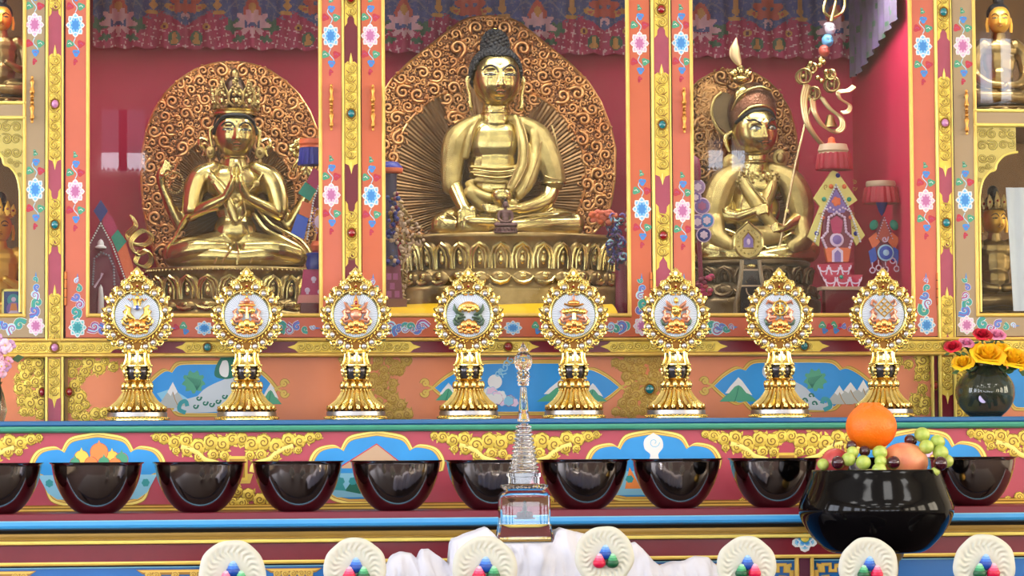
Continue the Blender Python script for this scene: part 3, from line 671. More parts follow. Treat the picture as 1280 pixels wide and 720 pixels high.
def cloudbar(x0, x1):
    F1.prism([(x0, 707.5), (x1, 707.5), (x1-8, 713), (x1-22, 714), (x0+22, 714), (x0+8, 713)], -9.8, -8.8, GOLDFD)
    F1.prism([(x0+2, 708.3), (x1-2, 708.3), (x1-9, 711), (x0+9, 711)], -8.8, -8.3, GOLDO)
    for x in (x0+16, x0+26, x1-26, x1-16, (x0+x1)/2): lobed(F1, x, 714, 5, -8.8, GOLDF, GOLDFD, 6, .2, x, 1, GOLDFD, .5)
for a, b_ in ((-60, 46), (170, 268), (330, 402), (500, 560), (820, 900)): cloudbar(a, b_)
# stile with gilt beads and fret brackets near the bowl
F1.box(996, 1009, 701, 1080, -10, -5, mat('dark_plum', (84, 30, 56), rough=.4)); bead_v(F1, 990.5, 996, 701, 1080, -9, -3, GOLDO); bead_v(F1, 1009, 1014.5, 701, 1080, -9, -3, GOLDO)
def fret(pts, w=2.4):
    F1.stroke(pts, w+.8, -8.9, GOLDFD, 0); F1.stroke(pts, w, -8.7, GOLDF, .5)
for s, x0 in ((1, 1018), (-1, 987)):
    fret([(x0, 711), (x0+s*4, 711), (x0+s*4, 719), (x0+s*8, 719), (x0+s*8, 710), (x0+s*17, 710), (x0+s*17, 718), (x0+s*24, 718), (x0+s*24, 712), (x0+s*34, 711)])
    fret([(x0, 717), (x0, 735), (x0+s*8, 735), (x0+s*8, 726), (x0+s*16, 726)])
F1.build('front_panel', tier)
fl = MB(C2)
for i, (a, rr) in enumerate(((200, 17), (340, 16), (270, 17), (150, 13), (30, 13), (235, 12), (305, 12))):
    ca, sa = cos(radians(a)), -sin(radians(a)); q = lambda u, w: (1003+ca*u-sa*w, 679+sa*u*.9+ca*w*.9)
    for j, (k, m) in enumerate(((1, WHITE), (.78, CLBLUE), (.6, PBLUE))):
        fl.poly([q(0, 0), q(rr*.45*k, rr*.42*k), q(rr*.85*k, rr*.3*k), q(rr*k, 0), q(rr*.85*k, -rr*.3*k), q(rr*.45*k, -rr*.42*k)], -5.6+.1*i+.02*j, m)
fl.disc(1003, 676, 6.2, -4.6, PGREEN, 16, .8); fl.disc(1003, 676, 5.2, -4.2, PYEL, 16, 1.2)
fl.build('painted_flower', tier)
# ================================================================ the hall
def struct(name, mbx):
    o = mbx.build(name); o['kind'] = 'structure'; return o
FLOORM = mat('dark_carpet', (64, 44, 38), rough=.9, noise=.2, nscale=3)
WALLM = mat('hall_plaster', (226, 216, 196), rough=.8, noise=.1, nscale=1)
CEILM = mat('hall_ceiling', (232, 226, 212), rough=.8)
RX0, RX1, RY0, RY1, RH = -6.0, 7.6, -15.0, 1.1, 5.5
def wb(name, a, m):
    b = MB(W0); wbox(b, *a, m); return struct(name, b)
wb('floor', (RX0, RX1, RY0, RY1, -.05, 0), FLOORM); wb('ceiling', (RX0, RX1, RY0, RY1, RH, RH+.05), CEILM)
wb('wall_left', (RX0-.1, RX0, RY0, RY1, 0, RH), WALLM); wb('wall_right', (RX1, RX1+.1, RY0, RY1, 0, RH), WALLM)
wb('wall_back', (RX0, RX1, RY0-.1, RY0, 0, RH), WALLM); wb('wall_front', (RX0, RX1, RY1, RY1+.1, 0, RH), WALLM)
WIN = emit_mat('daylight_behind_curtains', (236, 242, 255), WINL)
WINW = emit_mat('warm_side_fill', (255, 240, 214), WINL)
nwin = 0
def window(x0, x1, y0, y1, z0, z1, m=None, bars=2):
    global nwin
    nwin += 1
    b = MB(W0); wbox(b, x0, x1, y0, y1, z0, z1, m or WIN)
    fr = pt('window_frame_brown', (110, 60, 40))
    if x1-x0 > y1-y0:
        for i in range(bars+1):
            x = x0+(x1-x0)*i/bars; wbox(b, x-.03, x+.03, y0-.02, y1+.05, z0-.05, z1+.05, fr)
        for z in (z0, z1): wbox(b, x0, x1, y0-.02, y1+.05, z-.04, z+.04, fr)
    else:
        for i in range(bars+1):
            y = y0+(y1-y0)*i/bars; wbox(b, x0-.05, x1+.05, y-.03, y+.03, z0-.05, z1+.05, fr)
        for z in (z0, z1): wbox(b, x0-.05, x1+.05, y0, y1, z-.04, z+.04, fr)
    struct('window_%d' % nwin, b)
# clerestory pair and tall windows in the back wall, glowing panes added in the side walls
WIND = emit_mat('curtained_daylight', (222, 222, 236), WINL*.16)
def split_window(px0, py0, px1, py1, k=.70):
    """window with a drawn blind above and bare glass below"""
    global nwin
    nwin += 1
    a = P(px0, py1, 15); c = P(px1, py0, 15); zm = c.z+(a.z-c.z)*k; b = MB(W0); xm = (a.x+c.x)/2
    wbox(b, a.x, c.x, RY0, RY0+.02, zm, c.z, WIND); wbox(b, a.x, c.x, RY0, RY0+.02, a.z, zm, WIN)
    wbox(b, xm-.035, xm+.03, RY0-.02, RY0+.06, a.z, c.z, pt('window_frame_brown', (110, 60, 40)))
    n = 9
    for i in range(n): b.addl([Vector((a.x+(c.x-a.x)*i/n, RY0+.03, a.z)), Vector((a.x+(c.x-a.x)*(i+1)/n, RY0+.03, a.z)), Vector((a.x+(c.x-a.x)*(i+.5)/n, RY0+.03, a.z+.03))], [(0, 1, 2)], WALLM, False)
    struct('window_%d' % nwin, b)
split_window(127, 138, 181, 214); split_window(886, 175, 930, 213, .35)
split_window(1226, 40, 1262, 128, .1)
for x in (-4.9, -3.0, -1.1, .8, 2.7, 4.6): window(x, x+1.3, RY0, RY0+.02, .9, 2.3)
for y0 in (-3.4, -6.6, -9.8, -13): 
    window(RX0, RX0+.02, y0, y0+2.1, 1.3, 3.9); window(RX1-.02, RX1, y0, y0+2.1, 1.3, 3.9, WINW)  # side windows added to make the light on the altar more even
def area(name, loc, sx, sy, e, col, rot):
    l = bpy.data.lights.new(name, 'AREA'); l.shape = 'RECTANGLE'; l.size = sx; l.size_y = sy; l.energy = e; l.color = col
    o = bpy.data.objects.new(name, l); COL.objects.link(o); o.location = loc; o.rotation_euler = rot
for x in (-4.4, -1.5, 1.5, 4.6):
    for y in (-5.5, -9, -12.5): area('ceiling_lamp', (x, y, RH-.1), 1.2, 1.2, LAMPE, (1, .98, .95), (0, 0, 0))
# unseen fill lights added to brighten each cabinet bay, behind the door head
for x0, x1 in ((X(120), X(390)), (X(490), X(780)), (X(875), X(1130)), (X(-60), X(20)), (X(1230), X(1340))):
    area('bay_fill_light', ((x0+x1)/2, .13, ZT-.03), (x1-x0)*.9, .1, CABE*(x1-x0), (1, .97, .93), (radians(-18), 0, 0))
w = bpy.data.worlds.new('daylight'); SC.world = w; w.use_nodes = True
w.node_tree.nodes['Background'].inputs[0].default_value = (.6, .75, 1, 1); w.node_tree.nodes['Background'].inputs[1].default_value = .6
SC.view_settings.view_transform = 'Standard'; SC.view_settings.look = 'None'; SC.view_settings.gamma = 1; SC.view_settings.use_curve_mapping = False
SC.view_settings.exposure = EXPO
SC.cycles.use_denoising = True; SC.cycles.max_bounces = 10; SC.cycles.transparent_max_bounces = 12; SC.cycles.transmission_bounces = 10
SC.cycles.diffuse_bounces = 3; SC.cycles.glossy_bounces = 4; SC.cycles.caustics_refractive = False; SC.cycles.caustics_reflective = False; SC.cycles.sample_clamp_indirect = 6
# ================================================================ eight auspicious symbol stands
YS = -.2
ZL = P(640, 523.5, Y1).z          # top of the ledge
GOLDS = mat('stand_gold', (255, 230, 146), rough=.24, metal=1, noise=.2, nscale=60)
GOLDS2 = mat('stand_deep_gold', (176, 128, 60), rough=.4, metal=1)
PORC = mat('white_enamel_disc', (226, 234, 246), rough=.3); PORCG = mat('disc_groove_grey', (150, 162, 186), rough=.5)
GEM = mat('clear_gem', (206, 206, 216), rough=.1, metal=.7); BSIL = mat('brushed_silver', (168, 166, 168), rough=.32, metal=1); GSEAT = mat('gem_seat_brown_gold', (128, 88, 38), rough=.4, metal=.8); DGEM = mat('smoky_gem', (70, 66, 70), rough=.08, metal=.5)  # gem seats and frame plate in mid brown gold
EMB = mat('emblem_orange_gold', (240, 176, 104), rough=.26, metal=.9); EMBY = mat('emblem_yellow_gold', (252, 212, 116), rough=.24, metal=.9)
EMBP = mat('emblem_rose_gold', (230, 160, 132), rough=.3, metal=.7); EMBG = mat('emblem_green', (84, 106, 88), rough=.3, metal=.4)
SX, SY = 585.0, 524.0     # authoring coordinates: the fourth stand in the photo
def stand_frame(px, py, scale=None):
    f = Fr(SX, SY, YS); o = P(px, py, YS); f.O = Vector((o.x, YS, ZL)); return f
def teardrop(cx, cy, k=1.0):
    a = [(cx, 333-2*(k-1)), (cx+5, 340), (cx+12, 348), (cx+24, 356), (cx+35, 370), (cx+41.5, 386), (cx+42, 400), (cx+38, 417), (cx+28, 431), (cx+14, 440), (cx, 443)]
    a = [((x-cx)*k+cx, (y-393)*k+393) for x, y in a]
    r = smooth_path(a, 4); return r+[(2*cx-x, y) for x, y in reversed(r[1:-1])]
def build_stand(fr, root):
    cx = SX
    # base
    b = MB(fr)
    b.lathe([(0, 524), (38, 524), (39.5, 523), (39.5, 521.4), (38, 520.4), (38.4, 519.2), (37, 518.4), (36.8, 513.5), (33, 512.2), (30, 511), (26, 509), (0, 509)], cx, 0, GOLDS, 40,
            mats=[GOLDS2, GOLDS, GOLDS, GOLDS, GOLDS, GOLDS, BSIL, BSIL, GOLDS2, GOLDS2, GOLDS2])
    for i in range(44):
        a = 2*pi*i/44; b.ell((cx+38.7*cos(a), 520.6, 38.7*sin(a)), (1.7, 1.3, 1.7), GOLDS, 6, 4)
    b.build('base', root)
    # down-turned lotus skirt with curled petal tips
    l = MB(fr); n = 22
    l.lathe([(30, 511), (27, 506), (22, 500), (18.5, 494), (16.5, 488), (16, 484), (0, 484)], cx, 0, GOLDS2, 44)
    for i in range(n):
        a = 2*pi*(i+.5)/n; c, s_ = cos(a), sin(a)
        l.tube([(cx+17*c, 488, 17*s_), (cx+19.5*c, 494, 19.5*s_), (cx+24*c, 501, 24*s_), (cx+31*c, 507, 31*s_), (cx+35.5*c, 508.5, 35.5*s_), (cx+36*c, 506, 36*s_)], [1.4, 2.6, 3.3, 3.6, 2.6, .8], GOLDS, 6)
        a += pi/n; c, s_ = cos(a), sin(a)
        l.tube([(cx+30*c, 508, 30*s_), (cx+35*c, 511.6, 35*s_), (cx+37*c, 510, 37*s_)], [2, 2.2, .7], GOLDS2, 5)
    l.build('lotus_skirt', root)
    u = MB(fr); n = 12
    u.lathe([(0, 486), (17.5, 486), (19, 484.5), (19.4, 482.6), (18, 480.5), (16, 478), (13, 476), (0, 476)], cx, 0, GOLDS2, 32)
    for i in range(n):
        a = 2*pi*(i+.5)/n; c, s_ = cos(a), sin(a)
        u.ell((cx+17*c, 481, 17*s_), (3.6, 5.6, 3.6), GOLDS, 8, 6)
        u.ell((cx+18.6*c, 478.5, 18.6*s_), (1.5, 2.4, 1.5), GOLDS2, 6, 5)
    for i in range(24):
        a = 2*pi*i/24; u.ell((cx+18.4*cos(a), 486.5, 18.4*sin(a)), 1.3, GOLDS, 5, 4)
    u.build('lotus_cup', root)
    v = MB(fr)
    v.lathe([(0, 477), (8, 477), (11.5, 473), (14.5, 467), (15.5, 461), (14, 458), (11, 456), (0, 456)], cx, 0, DGEM, 24, mats=[GOLDS, GOLDS, DGEM, DGEM, DGEM, GOLDS, GOLDS])
    for i in range(6):
        a = 2*pi*i/6+pi/2+.0; c, s_ = cos(a), sin(a)
        v.tube([(cx+15.5*c, 457, 15.5*s_), (cx+18.5*c, 461, 18.5*s_), (cx+17*c, 466, 17*s_), (cx+14*c, 471, 14*s_), (cx+13*c, 476, 13*s_)], [1.8, 2.2, 2.6, 2.2, 1.2], GOLDS, 6)
        for q, rr in ((459, 2.2), (463.5, 2.8), (468, 2.6), (473, 2.2)):
            for e in (-.14, .14): v.ell((cx+(17.5-(q-460)*.15)*cos(a+e), q, (17.5-(q-460)*.15)*sin(a+e)), rr*.8, GOLDS, 6, 5)
        v.ell((cx+18*c, 466, 18*s_), (1.3, 1.3, 1.3), DGEM, 6, 4)
    v.build('jewelled_vase', root)
    k = MB(fr)
    k.lathe([(0, 458), (15, 458), (17.5, 456.5), (17.5, 454.8), (14.5, 453.5), (13, 451), (11.5, 446), (12.5, 443), (13.5, 441), (11, 440), (0, 440)], cx, 0, GOLDS, 24)
    for i in range(8):
        a = 2*pi*i/8+pi/2; c, s_ = cos(a), sin(a)
        k.tube([(cx+12.6*c, 440, 12.6*s_), (cx+13.4*c, 447, 13.4*s_), (cx+15.5*c, 455, 15.5*s_)], [2, 1.6, 2.3], GOLDS, 6)
        k.ell((cx+17.6*c, 455.6, 17.6*s_), (2.2, 1.6, 2), GOLDS, 6, 5)
    k.tube([(cx-4, 448, 13.5), (cx+4, 448, 13.5)], 0.4, SILVER, 4); k.box(cx-3.6, cx+3.6, 443.5, 451, 9, 13.6, SILVER)
    k.build('neck', root)
    # flame-shaped openwork frame
    f = MB(fr); T = teardrop(cx, 393, .95); dd = 3
    n = len(T); inner = [(cx+30*cos(2*pi*i/n-pi/2), 393+30*sin(2*pi*i/n-pi/2)) for i in range(n)]
    v = [(p[0], p[1], z) for z in (-3, 1.2) for p in T]+[(p[0], p[1], z) for z in (-3, 1.2) for p in inner]
    F = []
    for i in range(n):
        j = (i+1) % n; F += [(i, j, n+j, n+i), (2*n+i, 3*n+i, 3*n+j, 2*n+j), (n+i, n+j, 3*n+j, 3*n+i), (i, 2*n+i, 2*n+j, j)]
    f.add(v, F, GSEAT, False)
    gems = [(573.6, 358.7), (564, 366.3), (554.5, 375), (550.8, 387), (549.8, 408), (555.6, 417.5), (565.5, 427), (575, 432)]
    # scroll work following the frame; every gem sits in a curl
    r = random.Random(3)
    def half(s):
        q = lambda x: cx+s*(x-585)
        for i, (gx, gy) in enumerate(gems):
            ang = atan2(gy-393, gx-585)
            c = [(q(gx+5*cos(t)), gy+5*sin(t), 3) for t in [ang-2.2+4.6*j/8 for j in range(9)]]
            f.tube(c, [.6, .9, 1.1, 1.2, 1.2, 1.2, 1.1, .9, .6], GOLDS, 5)
            ox, oy = gx+cos(ang)*6.2, gy+sin(ang)*6.2
            f.tube([(q(gx+5*cos(ang-1)), gy+5*sin(ang-1), 2), (q(ox+2*cos(ang-1)), oy+2*sin(ang-1), 3.2), (q(ox+3*cos(ang)), oy+3*sin(ang), 3), (q(ox+2*cos(ang+.9)), oy+2*sin(ang+.9), 2)], [1, 1.7, 1.5, .7], GOLDS, 5)
            ix, iy = gx-cos(ang)*5.5, gy-sin(ang)*5.5
            f.ell((q(ix+3*sin(ang)), iy-3*cos(ang), 2.6), 1.6, GOLDS, 6, 5); f.ell((q(ix-2*sin(ang)), iy+2*cos(ang), 2.4), 1.3, GOLDS, 6, 5)
        for t in range(17):   # flame leaves licking upward round the outer edge
            p = T[int((t+.6)/17*(n/2))]; x_, y_ = p[0]-cx, p[1]-393; L_ = sqrt(x_*x_+y_*y_) or 1; ox, oy = x_/L_, y_/L_
            tx, ty = -oy*-1, ox*-1      # tangent, upward on the right half
            if ty > 0: tx, ty = -tx, -ty
            q2 = lambda a_, b_, z_: (cx+s*(x_+ox*a_+tx*b_), p[1]+oy*a_+ty*b_, z_)
            f.tube([q2(-4.5, -2, 1.6), q2(-1.5, -2.4, 3), q2(1.2, -.6, 2.8), q2(1.6, 1.8, 2.2), q2(.2, 2.8, 2)], [1.2, 2, 2, 1.3, .5], GOLDS, 5)
            f.ell(q2(-3.2, 1.8, 2.6), (1.2, 1.2, 1.3), GOLDS, 5, 4)
            if t % 2: f.ell(q2(-1.2, .6, 3.6), (.9, .9, .9), GOLDS, 5, 4)
        for (x, y, R, a0, h) in ((579, 349, 3.4, 0, 1), (580, 341, 2.4, 1, 1), (568, 352, 3.4, 2, -1), (558, 361, 3.4, 2.4, -1), (549, 373, 3.2, 3, -1), (545.5, 395, 3.6, 3.4, -1), (553, 397, 2.6, 0, 1), (580, 365, 3, 1, 1), (547, 416, 3, 4, -1), (557, 429, 3, 4.4, -1), (570, 438, 3, 4.6, -1)):
            sp = spiral(q(x), y, R, a0 if s > 0 else pi-a0, h*s, 1.2, 9, .8)
            f.tube([(p[0], p[1], 3) for p in sp], [1.25*(1-.4*p[2]) for p in sp], GOLDS, 5)
    half(1); half(-1)
    for i in range(36):      # pierced leaf border hugging the disc
        a = 2*pi*i/36; c, s_ = cos(a), sin(a); c2, s2 = cos(a+.09), sin(a+.09)
        f.tube([(cx+31.5*c, 393+31.5*s_, 2.4), (cx+33.6*c2, 393+33.6*s2, 3.2), (cx+34.4*c, 393+34.4*s_, 2.2)], [.7, 1.2, .5], GOLDS, 5)
    f.tube([(cx, 333, 2), (cx, 340, 3.6), (cx, 347, 2.6)], [.6, 2.6, 1], GOLDS, 6)
    for x, y in ((0, 350), (0, 356), (-3, 345), (3, 345), (0, 362)): f.ell((cx+x, y, 3), (2, 2.4, 2), GOLDS, 6, 5)
    f.ell((cx, 357, 4), (1.4, 1.8, 1.4), JRED, 6, 5)
    for x in (-5, 0, 5): f.ell((cx+x, 438-abs(x)*.3, 3), (3, 3.4, 2.4), GOLDS, 7, 5)
    fo = f.build('flame_frame', root)
    for (gx, gy) in gems:
        for s in (1, -1):
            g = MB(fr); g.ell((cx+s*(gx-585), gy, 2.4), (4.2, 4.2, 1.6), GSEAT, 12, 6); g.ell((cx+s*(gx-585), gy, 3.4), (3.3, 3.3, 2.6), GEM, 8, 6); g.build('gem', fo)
    d = MB(fr)
    d.tube([(cx+30*cos(a*pi/24), 393+30*sin(a*pi/24), 2.2) for a in range(48)], 1.7, GOLDS, 6, closed=True)
    d.disc(cx, 393, 29, 1.6, PORC, 48)
    for i in range(72):
        a = 2*pi*i/72; d.stroke([(cx+(13 if i % 2 else 18)*cos(a), 393+(13 if i % 2 else 18)*sin(a)), (cx+28.3*cos(a), 393+28.3*sin(a))], [.12, .42], 1.75, PORCG)
    d.tube([(cx+27.8*cos(a*pi/24), 393+27.8*sin(a*pi/24), 1.8) for a in range(48)], .5, mat('disc_rim_green_gold', (140, 150, 96), rough=.4), 4, closed=True)
    d.build('enamel_disc', root)
def emblem(fr, root, kind):
    e = MB(fr); cx, cy = SX, 393
    def el(x, y, d, R, m, rot=None): e.ell((cx+x, cy+y, d), R, m, 10, 7, rot)
    def tb(pts, R, m, seg=6): e.tube([(cx+p[0], cy+p[1], p[2] if len(p) > 2 else 5) for p in pts], R, m, seg)
    # lotus seat shared by every emblem
    for i in range(-2, 3): el(i*5.6, 19-abs(i)*1.7, 6-abs(i), (3.8, 4, 3), EMB, (0, i*12, 0))
    for i in (-1.5, -.5, .5, 1.5): el(i*6.4, 22.2-abs(i)*1.2, 4.5, (3.8, 2.8, 2.6), EMB if kind % 2 else EMBY)
    for i in (-1, 0, 1): el(i*6, 10.5+abs(i)*2, 6, (5, 5.6, 3.4), EMB if kind != 1 else EMBY)
    if kind == 3: side = EMBG
    elif kind in (0,): side = EMBY
    else: side = EMBP
    for s in (-1, 1):      # ribbons and leaves at both sides
        tb([(s*6, 6), (s*14, 9), (s*17, 5), (s*13, 1), (s*16, -4), (s*12, -8)], [1.2, 2.2, 2.4, 2.2, 2.4, 1], side)
        tb([(s*10, 14), (s*17, 12), (s*19, 7), (s*16, 4)], [1.2, 2, 1.6, .7], EMBG if kind in (3, 5, 6) else EMBY)
        el(s*12, 3, 5, (3, 3.4, 2), side)
    if kind == 0:      # two golden fish, noses down
        for s in (-1, 1):
            tb([(s*15, -12), (s*10, -8), (s*12, -2), (s*8, 3), (s*3, 6)], [1, 3.2, 4.2, 4, 1.4], EMBY, 8)
            tb([(s*9, -17), (s*6, -20), (s*3, -17), (s*2, -10)], [.8, 1.6, 2.6, 2], EMBY); tb([(s*12, -20), (s*9, -19)], [.6, 1.2], EMBP)
        el(0, -21, 5, (2.6, 3.6, 2), EMBY); el(0, -9, 6.5, (5, 3.6, 1.6), GEM); el(0, -9, 8, (2, 3, 1), mat('emblem_blue', (60, 90, 170), rough=.2))
    elif kind == 1:    # victory banner between curling scarves
        for j, wd in enumerate((11, 9, 8)): el(0, -12+j*4, 5.5, (wd, 3, 4), EMBP if j % 2 else EMB)
        tb([(0, -10, 8), (0, 4, 8)], [1.6, 2], EMBY)
        for s in (-1, 1): el(s*6.5, -5, 8, (4.2, 3.4, 2.6), EMBY); el(s*8, 1, 6, (3.6, 4, 2.4), EMBP); el(s*6, -15, 6, (3, 2.6, 2), EMBP)
        el(0, -18, 6, (4, 3.4, 3), EMBP); el(0, -22.5, 5, (1.6, 2.4, 1.6), EMBY)
    elif kind == 2:    # treasure vase with a tall flaming jewel
        el(0, 0, 6, (7.5, 7.5, 4.4), EMBP); el(0, -8, 6, (4.4, 3, 3), EMBY); el(0, -11.5, 6, (7, 2, 3.4), EMB)
        tb([(0, -12), (0, -18), (0, -25)], [4, 3, .6], EMB); el(0, -15, 8, (2, 3, 1.4), JRED)
        for s in (-1, 1):
            tb([(s*5, -4), (s*11, -10), (s*14, -16), (s*10, -14)], [2, 2.6, 1.8, .7], EMBP); el(s*10, -4, 5, (3, 3, 2), EMBP); el(s*5, -7, 7, (2.4, 2, 2), EMBY)
    elif kind == 3:    # open lotus on green leaves
        for i in range(9):
            a = pi*i/8; el(-11*cos(a), -9-5*sin(a)+2, 6, (2.8, 4, 2.4), EMBY, (0, 0, 0))
        el(0, -11, 6, (9.5, 6, 4), EMB)
        for i in range(-2, 3): el(i*4.6, -6+abs(i)*-1.4, 8.4-abs(i)*.8, (2.8, 3.6, 2), EMBY)
        for s in (-1, 1):
            tb([(s*6, 0), (s*13, -2), (s*18, -8), (s*18, -14)], [1.4, 3, 2.6, .5], EMBG); tb([(s*4, 3), (s*12, 4), (s*17, 1)], [1.4, 2.6, .8], EMBG)
    elif kind == 4:    # parasol over swags
        el(0, -15, 5, (8, 3.6, 4.4), EMB); tb([(-12, -13.5), (-6, -11.5, 8), (0, -11, 8.6), (6, -11.5, 8), (12, -13.5)], [1.2, 1.8, 2, 1.8, 1.2], EMB)
        el(0, -21, 5, (1.8, 3.2, 1.6), EMBP)
        for i in range(-3, 4): el(i*4.4, -5.5+abs(i)*.6, 7-abs(i)*.5, (3, 3.8, 2.8), EMBY)
        tb([(0, -6, 6), (0, 6, 6)], [2.4, 2.6], EMBY)
        for s in (-1, 1): tb([(s*3, 1), (s*9, 4), (s*14, 2)], [1.4, 2, 1], EMBP)
    elif kind == 5:    # treasure cluster with pink flames
        el(0, -5, 6, (7, 7, 5), EMBY); el(-3, -8, 9, (3.4, 3.4, 2.6), EMBY); el(4, -6, 8.6, (3.2, 3.4, 2.6), EMB); el(0, -18, 5, (3, 4, 2.4), EMBY)
        for s in (-1, 1):
            tb([(s*5, -10), (s*10, -13), (s*13, -18)], [2, 3, .6], EMBP); tb([(s*7, -6), (s*12, -8), (s*16, -10)], [2, 2.6, .6], EMBP); tb([(s*3, 3), (s*5, -2)], [2.6, 1.6], EMBY)
            el(s*11, 2, 6, (4, 4.4, 3), EMBP)
    elif kind == 6:    # dharma wheel
        e.tube([(cx+9*cos(a*pi/12), cy-8+9*sin(a*pi/12), 8) for a in range(24)], 1.6, EMBY, 6, closed=True)
        for i in range(4): a = pi*i/4; e.tube([(cx-8.5*cos(a), cy-8-8.5*sin(a), 8), (cx+8.5*cos(a), cy-8+8.5*sin(a), 8)], .8, EMBY, 5)
        el(0, -8, 8.4, (2.6, 2.6, 2), EMBY); el(0, -8, 4, (6, 6, 2), EMB); el(0, -20, 6, (1.4, 2, 1.2), EMBG)
        for i in range(8): a = 2*pi*i/8; el(11*cos(a), -8+11*sin(a), 8, 1.1, EMBY)
        for s in (-1, 1): tb([(s*8, -14), (s*15, -17), (s*17, -13)], [2, 2.4, 1], EMBP); el(s*12, -4, 5, (4, 3.4, 2.4), EMBP); el(s*8, 3, 6, (4, 3, 2.4), EMBP)
    else:              # endless knot
        K = 7.5
        for o in (-K, -K/3, K/3, K):
            for s in (-1, 1): tb([(o*.75-s*K*.85, -9+o*.85*s-K*.0+K*.8, 8+(.8 if s > 0 else 0)), (o*.75+s*K*.0+s*K*.85, -9+o*.85*s-K*.8, 8)], .9, EMBY, 5)
        for s in (-1, 1): tb([(s*9, -15), (s*14, -18), (s*16, -13), (s*12, -10)], [1.6, 2.4, 2, 1], EMBP); tb([(s*9, 0), (s*13, -3), (s*15, 2)], [2, 2.8, 1.6], EMBP)
        tb([(0, -20), (2, -24)], [1.6, .6], EMBG)
    e.build('emblem', root)
SPOTS = [(171.5, 525), (308.5, 525), (445, 524.5), (586, 524), (717.5, 523), (845.5, 522), (975, 520.5), (1105, 519.5)]
SLAB = ['gilt jewelled stand whose white disc shows two golden fish around a blue stone',
        'gilt jewelled stand with a rose and gold banner emblem, below the four-armed statue',
        'gilt jewelled stand with a pointed vase emblem, before the left middle post',
        'gilt jewelled stand with an open orange lotus and dark green leaves on its disc',
        'gilt jewelled stand with a golden parasol emblem, just right of the crystal stupa',
        'gilt jewelled stand with a gold cluster and pink flames, before the right middle post',
        'gilt jewelled stand with a spoked gold wheel emblem on its white disc',
        'gilt jewelled stand with a lattice knot emblem, above the bright orange fruit']
fr0 = stand_frame(*SPOTS[0])
proto = thing('symbol_stand', SLAB[0], 'altar ornament', fr0.O, 'auspicious symbol stands on the teal ledge')
build_stand(fr0, proto)
shared = list(proto.children)
STANDS = [proto]
for i in range(1, 8):
    f = stand_frame(*SPOTS[i])
    c = proto.copy(); COL.objects.link(c); c.location = f.O; c['label'] = SLAB[i]; WL[c.name] = f.O.copy()
    for ch in shared:
        k = copy_tree(ch, c)
    f.O = f.O; emblem(f, c, i)
emblem(fr0, proto, 0)
# ================================================================ offering bowls
ZB = P(640, 637.5, Y2).z
YB = -.665
BOWLM = mat('polished_dark_steel_bowl', (158, 150, 147), rough=.1, metal=1)
BS = [(-5, 0), (121, 0), (249.5, 0), (372, 0), (495, 0), (614, 0), (730, 0), (846, 0), (967.5, 0), (1092, 0), (1215.5, 0)]
BL = ['steel offering bowl cut by the left edge of the view', 'steel offering bowl in front of the painted fruit cartouche at far left',
      'steel offering bowl below the stand with the victory banner emblem', 'steel offering bowl just left of the painted pointed mountain',
      'steel offering bowl in front of the painted pointed mountain', 'steel offering bowl partly covered by the crystal stupa',
      'steel offering bowl immediately right of the crystal stupa', 'steel offering bowl under the white painted conch shape',
      'steel offering bowl just left of the black fruit bowl', 'steel offering bowl hidden behind the fruit in the black bowl', 'steel offering bowl just right of the black fruit bowl']
fb = Fr(600, 637, YB)
def bowl_at(px):
    o = P(px, 637, YB); return Vector((o.x, YB, ZB))
bowl0 = thing('offering_bowl', BL[0], 'bowl', bowl_at(BS[0][0]), 'steel water offering bowls in a row')
fb.O = bowl_at(BS[0][0]); WL[bowl0.name] = fb.O.copy()
b = MB(fb); H = 62
prof = [(0, 637.3), (18, 637.3), (27, 634), (34, 628), (41, 619), (48, 606), (53, 592), (55.6, 577), (58, 575.8), (58.3, 574.6), (55, 574.8), (54, 578), (51.5, 591), (46.5, 605), (39.5, 618), (32, 626.5), (25, 632), (18, 634.5), (0, 634.5)]
prof = smooth_path(prof[:8], 4)+prof[8:11]+smooth_path(prof[11:], 4)
b.lathe([(max(0, r), y) for r, y in prof], 600, 0, BOWLM, 64); b.build('bowl_body', bowl0, sharp=60)
wt = MB(fb); wt.lathe([(0, 583), (52.8, 583)], 600, 0, mat('still_water', (30, 32, 34), rough=.03, spec=.8), 48); wt.build('water', bowl0)
for i, (px, _) in enumerate(BS[1:], 1):
    c = copy_tree(bowl0); c.location = bowl_at(px); c['label'] = BL[i]
# ================================================================ statues
class LF:
    def __init__(s, O, k): s.O = O; s.s = k
    def v(s, p): return Vector(p)
def chain(b, pts, R, m, seg=12, n=5, flat=1):
    """smooth tapered limb with rounded ends; pts (x, y, d), radii per point"""
    q = smooth_path([tuple(p)+(r,) for p, r in zip(pts, R)], n) if len(pts) > 2 else [tuple(pts[0])+(R[0],), tuple(pts[1])+(R[1],)]
    b.tube([p[:3] for p in q], [p[3] for p in q], m, seg, flat)
    b.ell(q[0][:3], q[0][3]*.99, m, seg, 8); b.ell(q[-1][:3], q[-1][3]*.99, m, seg, 8)
def fuse(o, vox, k, it=3, f=.5):
    r = o.modifiers.new('fuse', 'REMESH'); r.mode = 'VOXEL'; r.voxel_size = vox*k; r.use_smooth_shade = True
    s = o.modifiers.new('soften', 'SMOOTH'); s.iterations = it; s.factor = f
INK = mat('painted_brow_ink', (34, 26, 30), rough=.5); EYEW = mat('eye_white', (176, 172, 156), rough=.3); LIP = mat('lip_red_gold', (170, 92, 60), rough=.35, metal=.5)
HAIR = mat('blue_black_hair', (9, 10, 20), rough=.6)
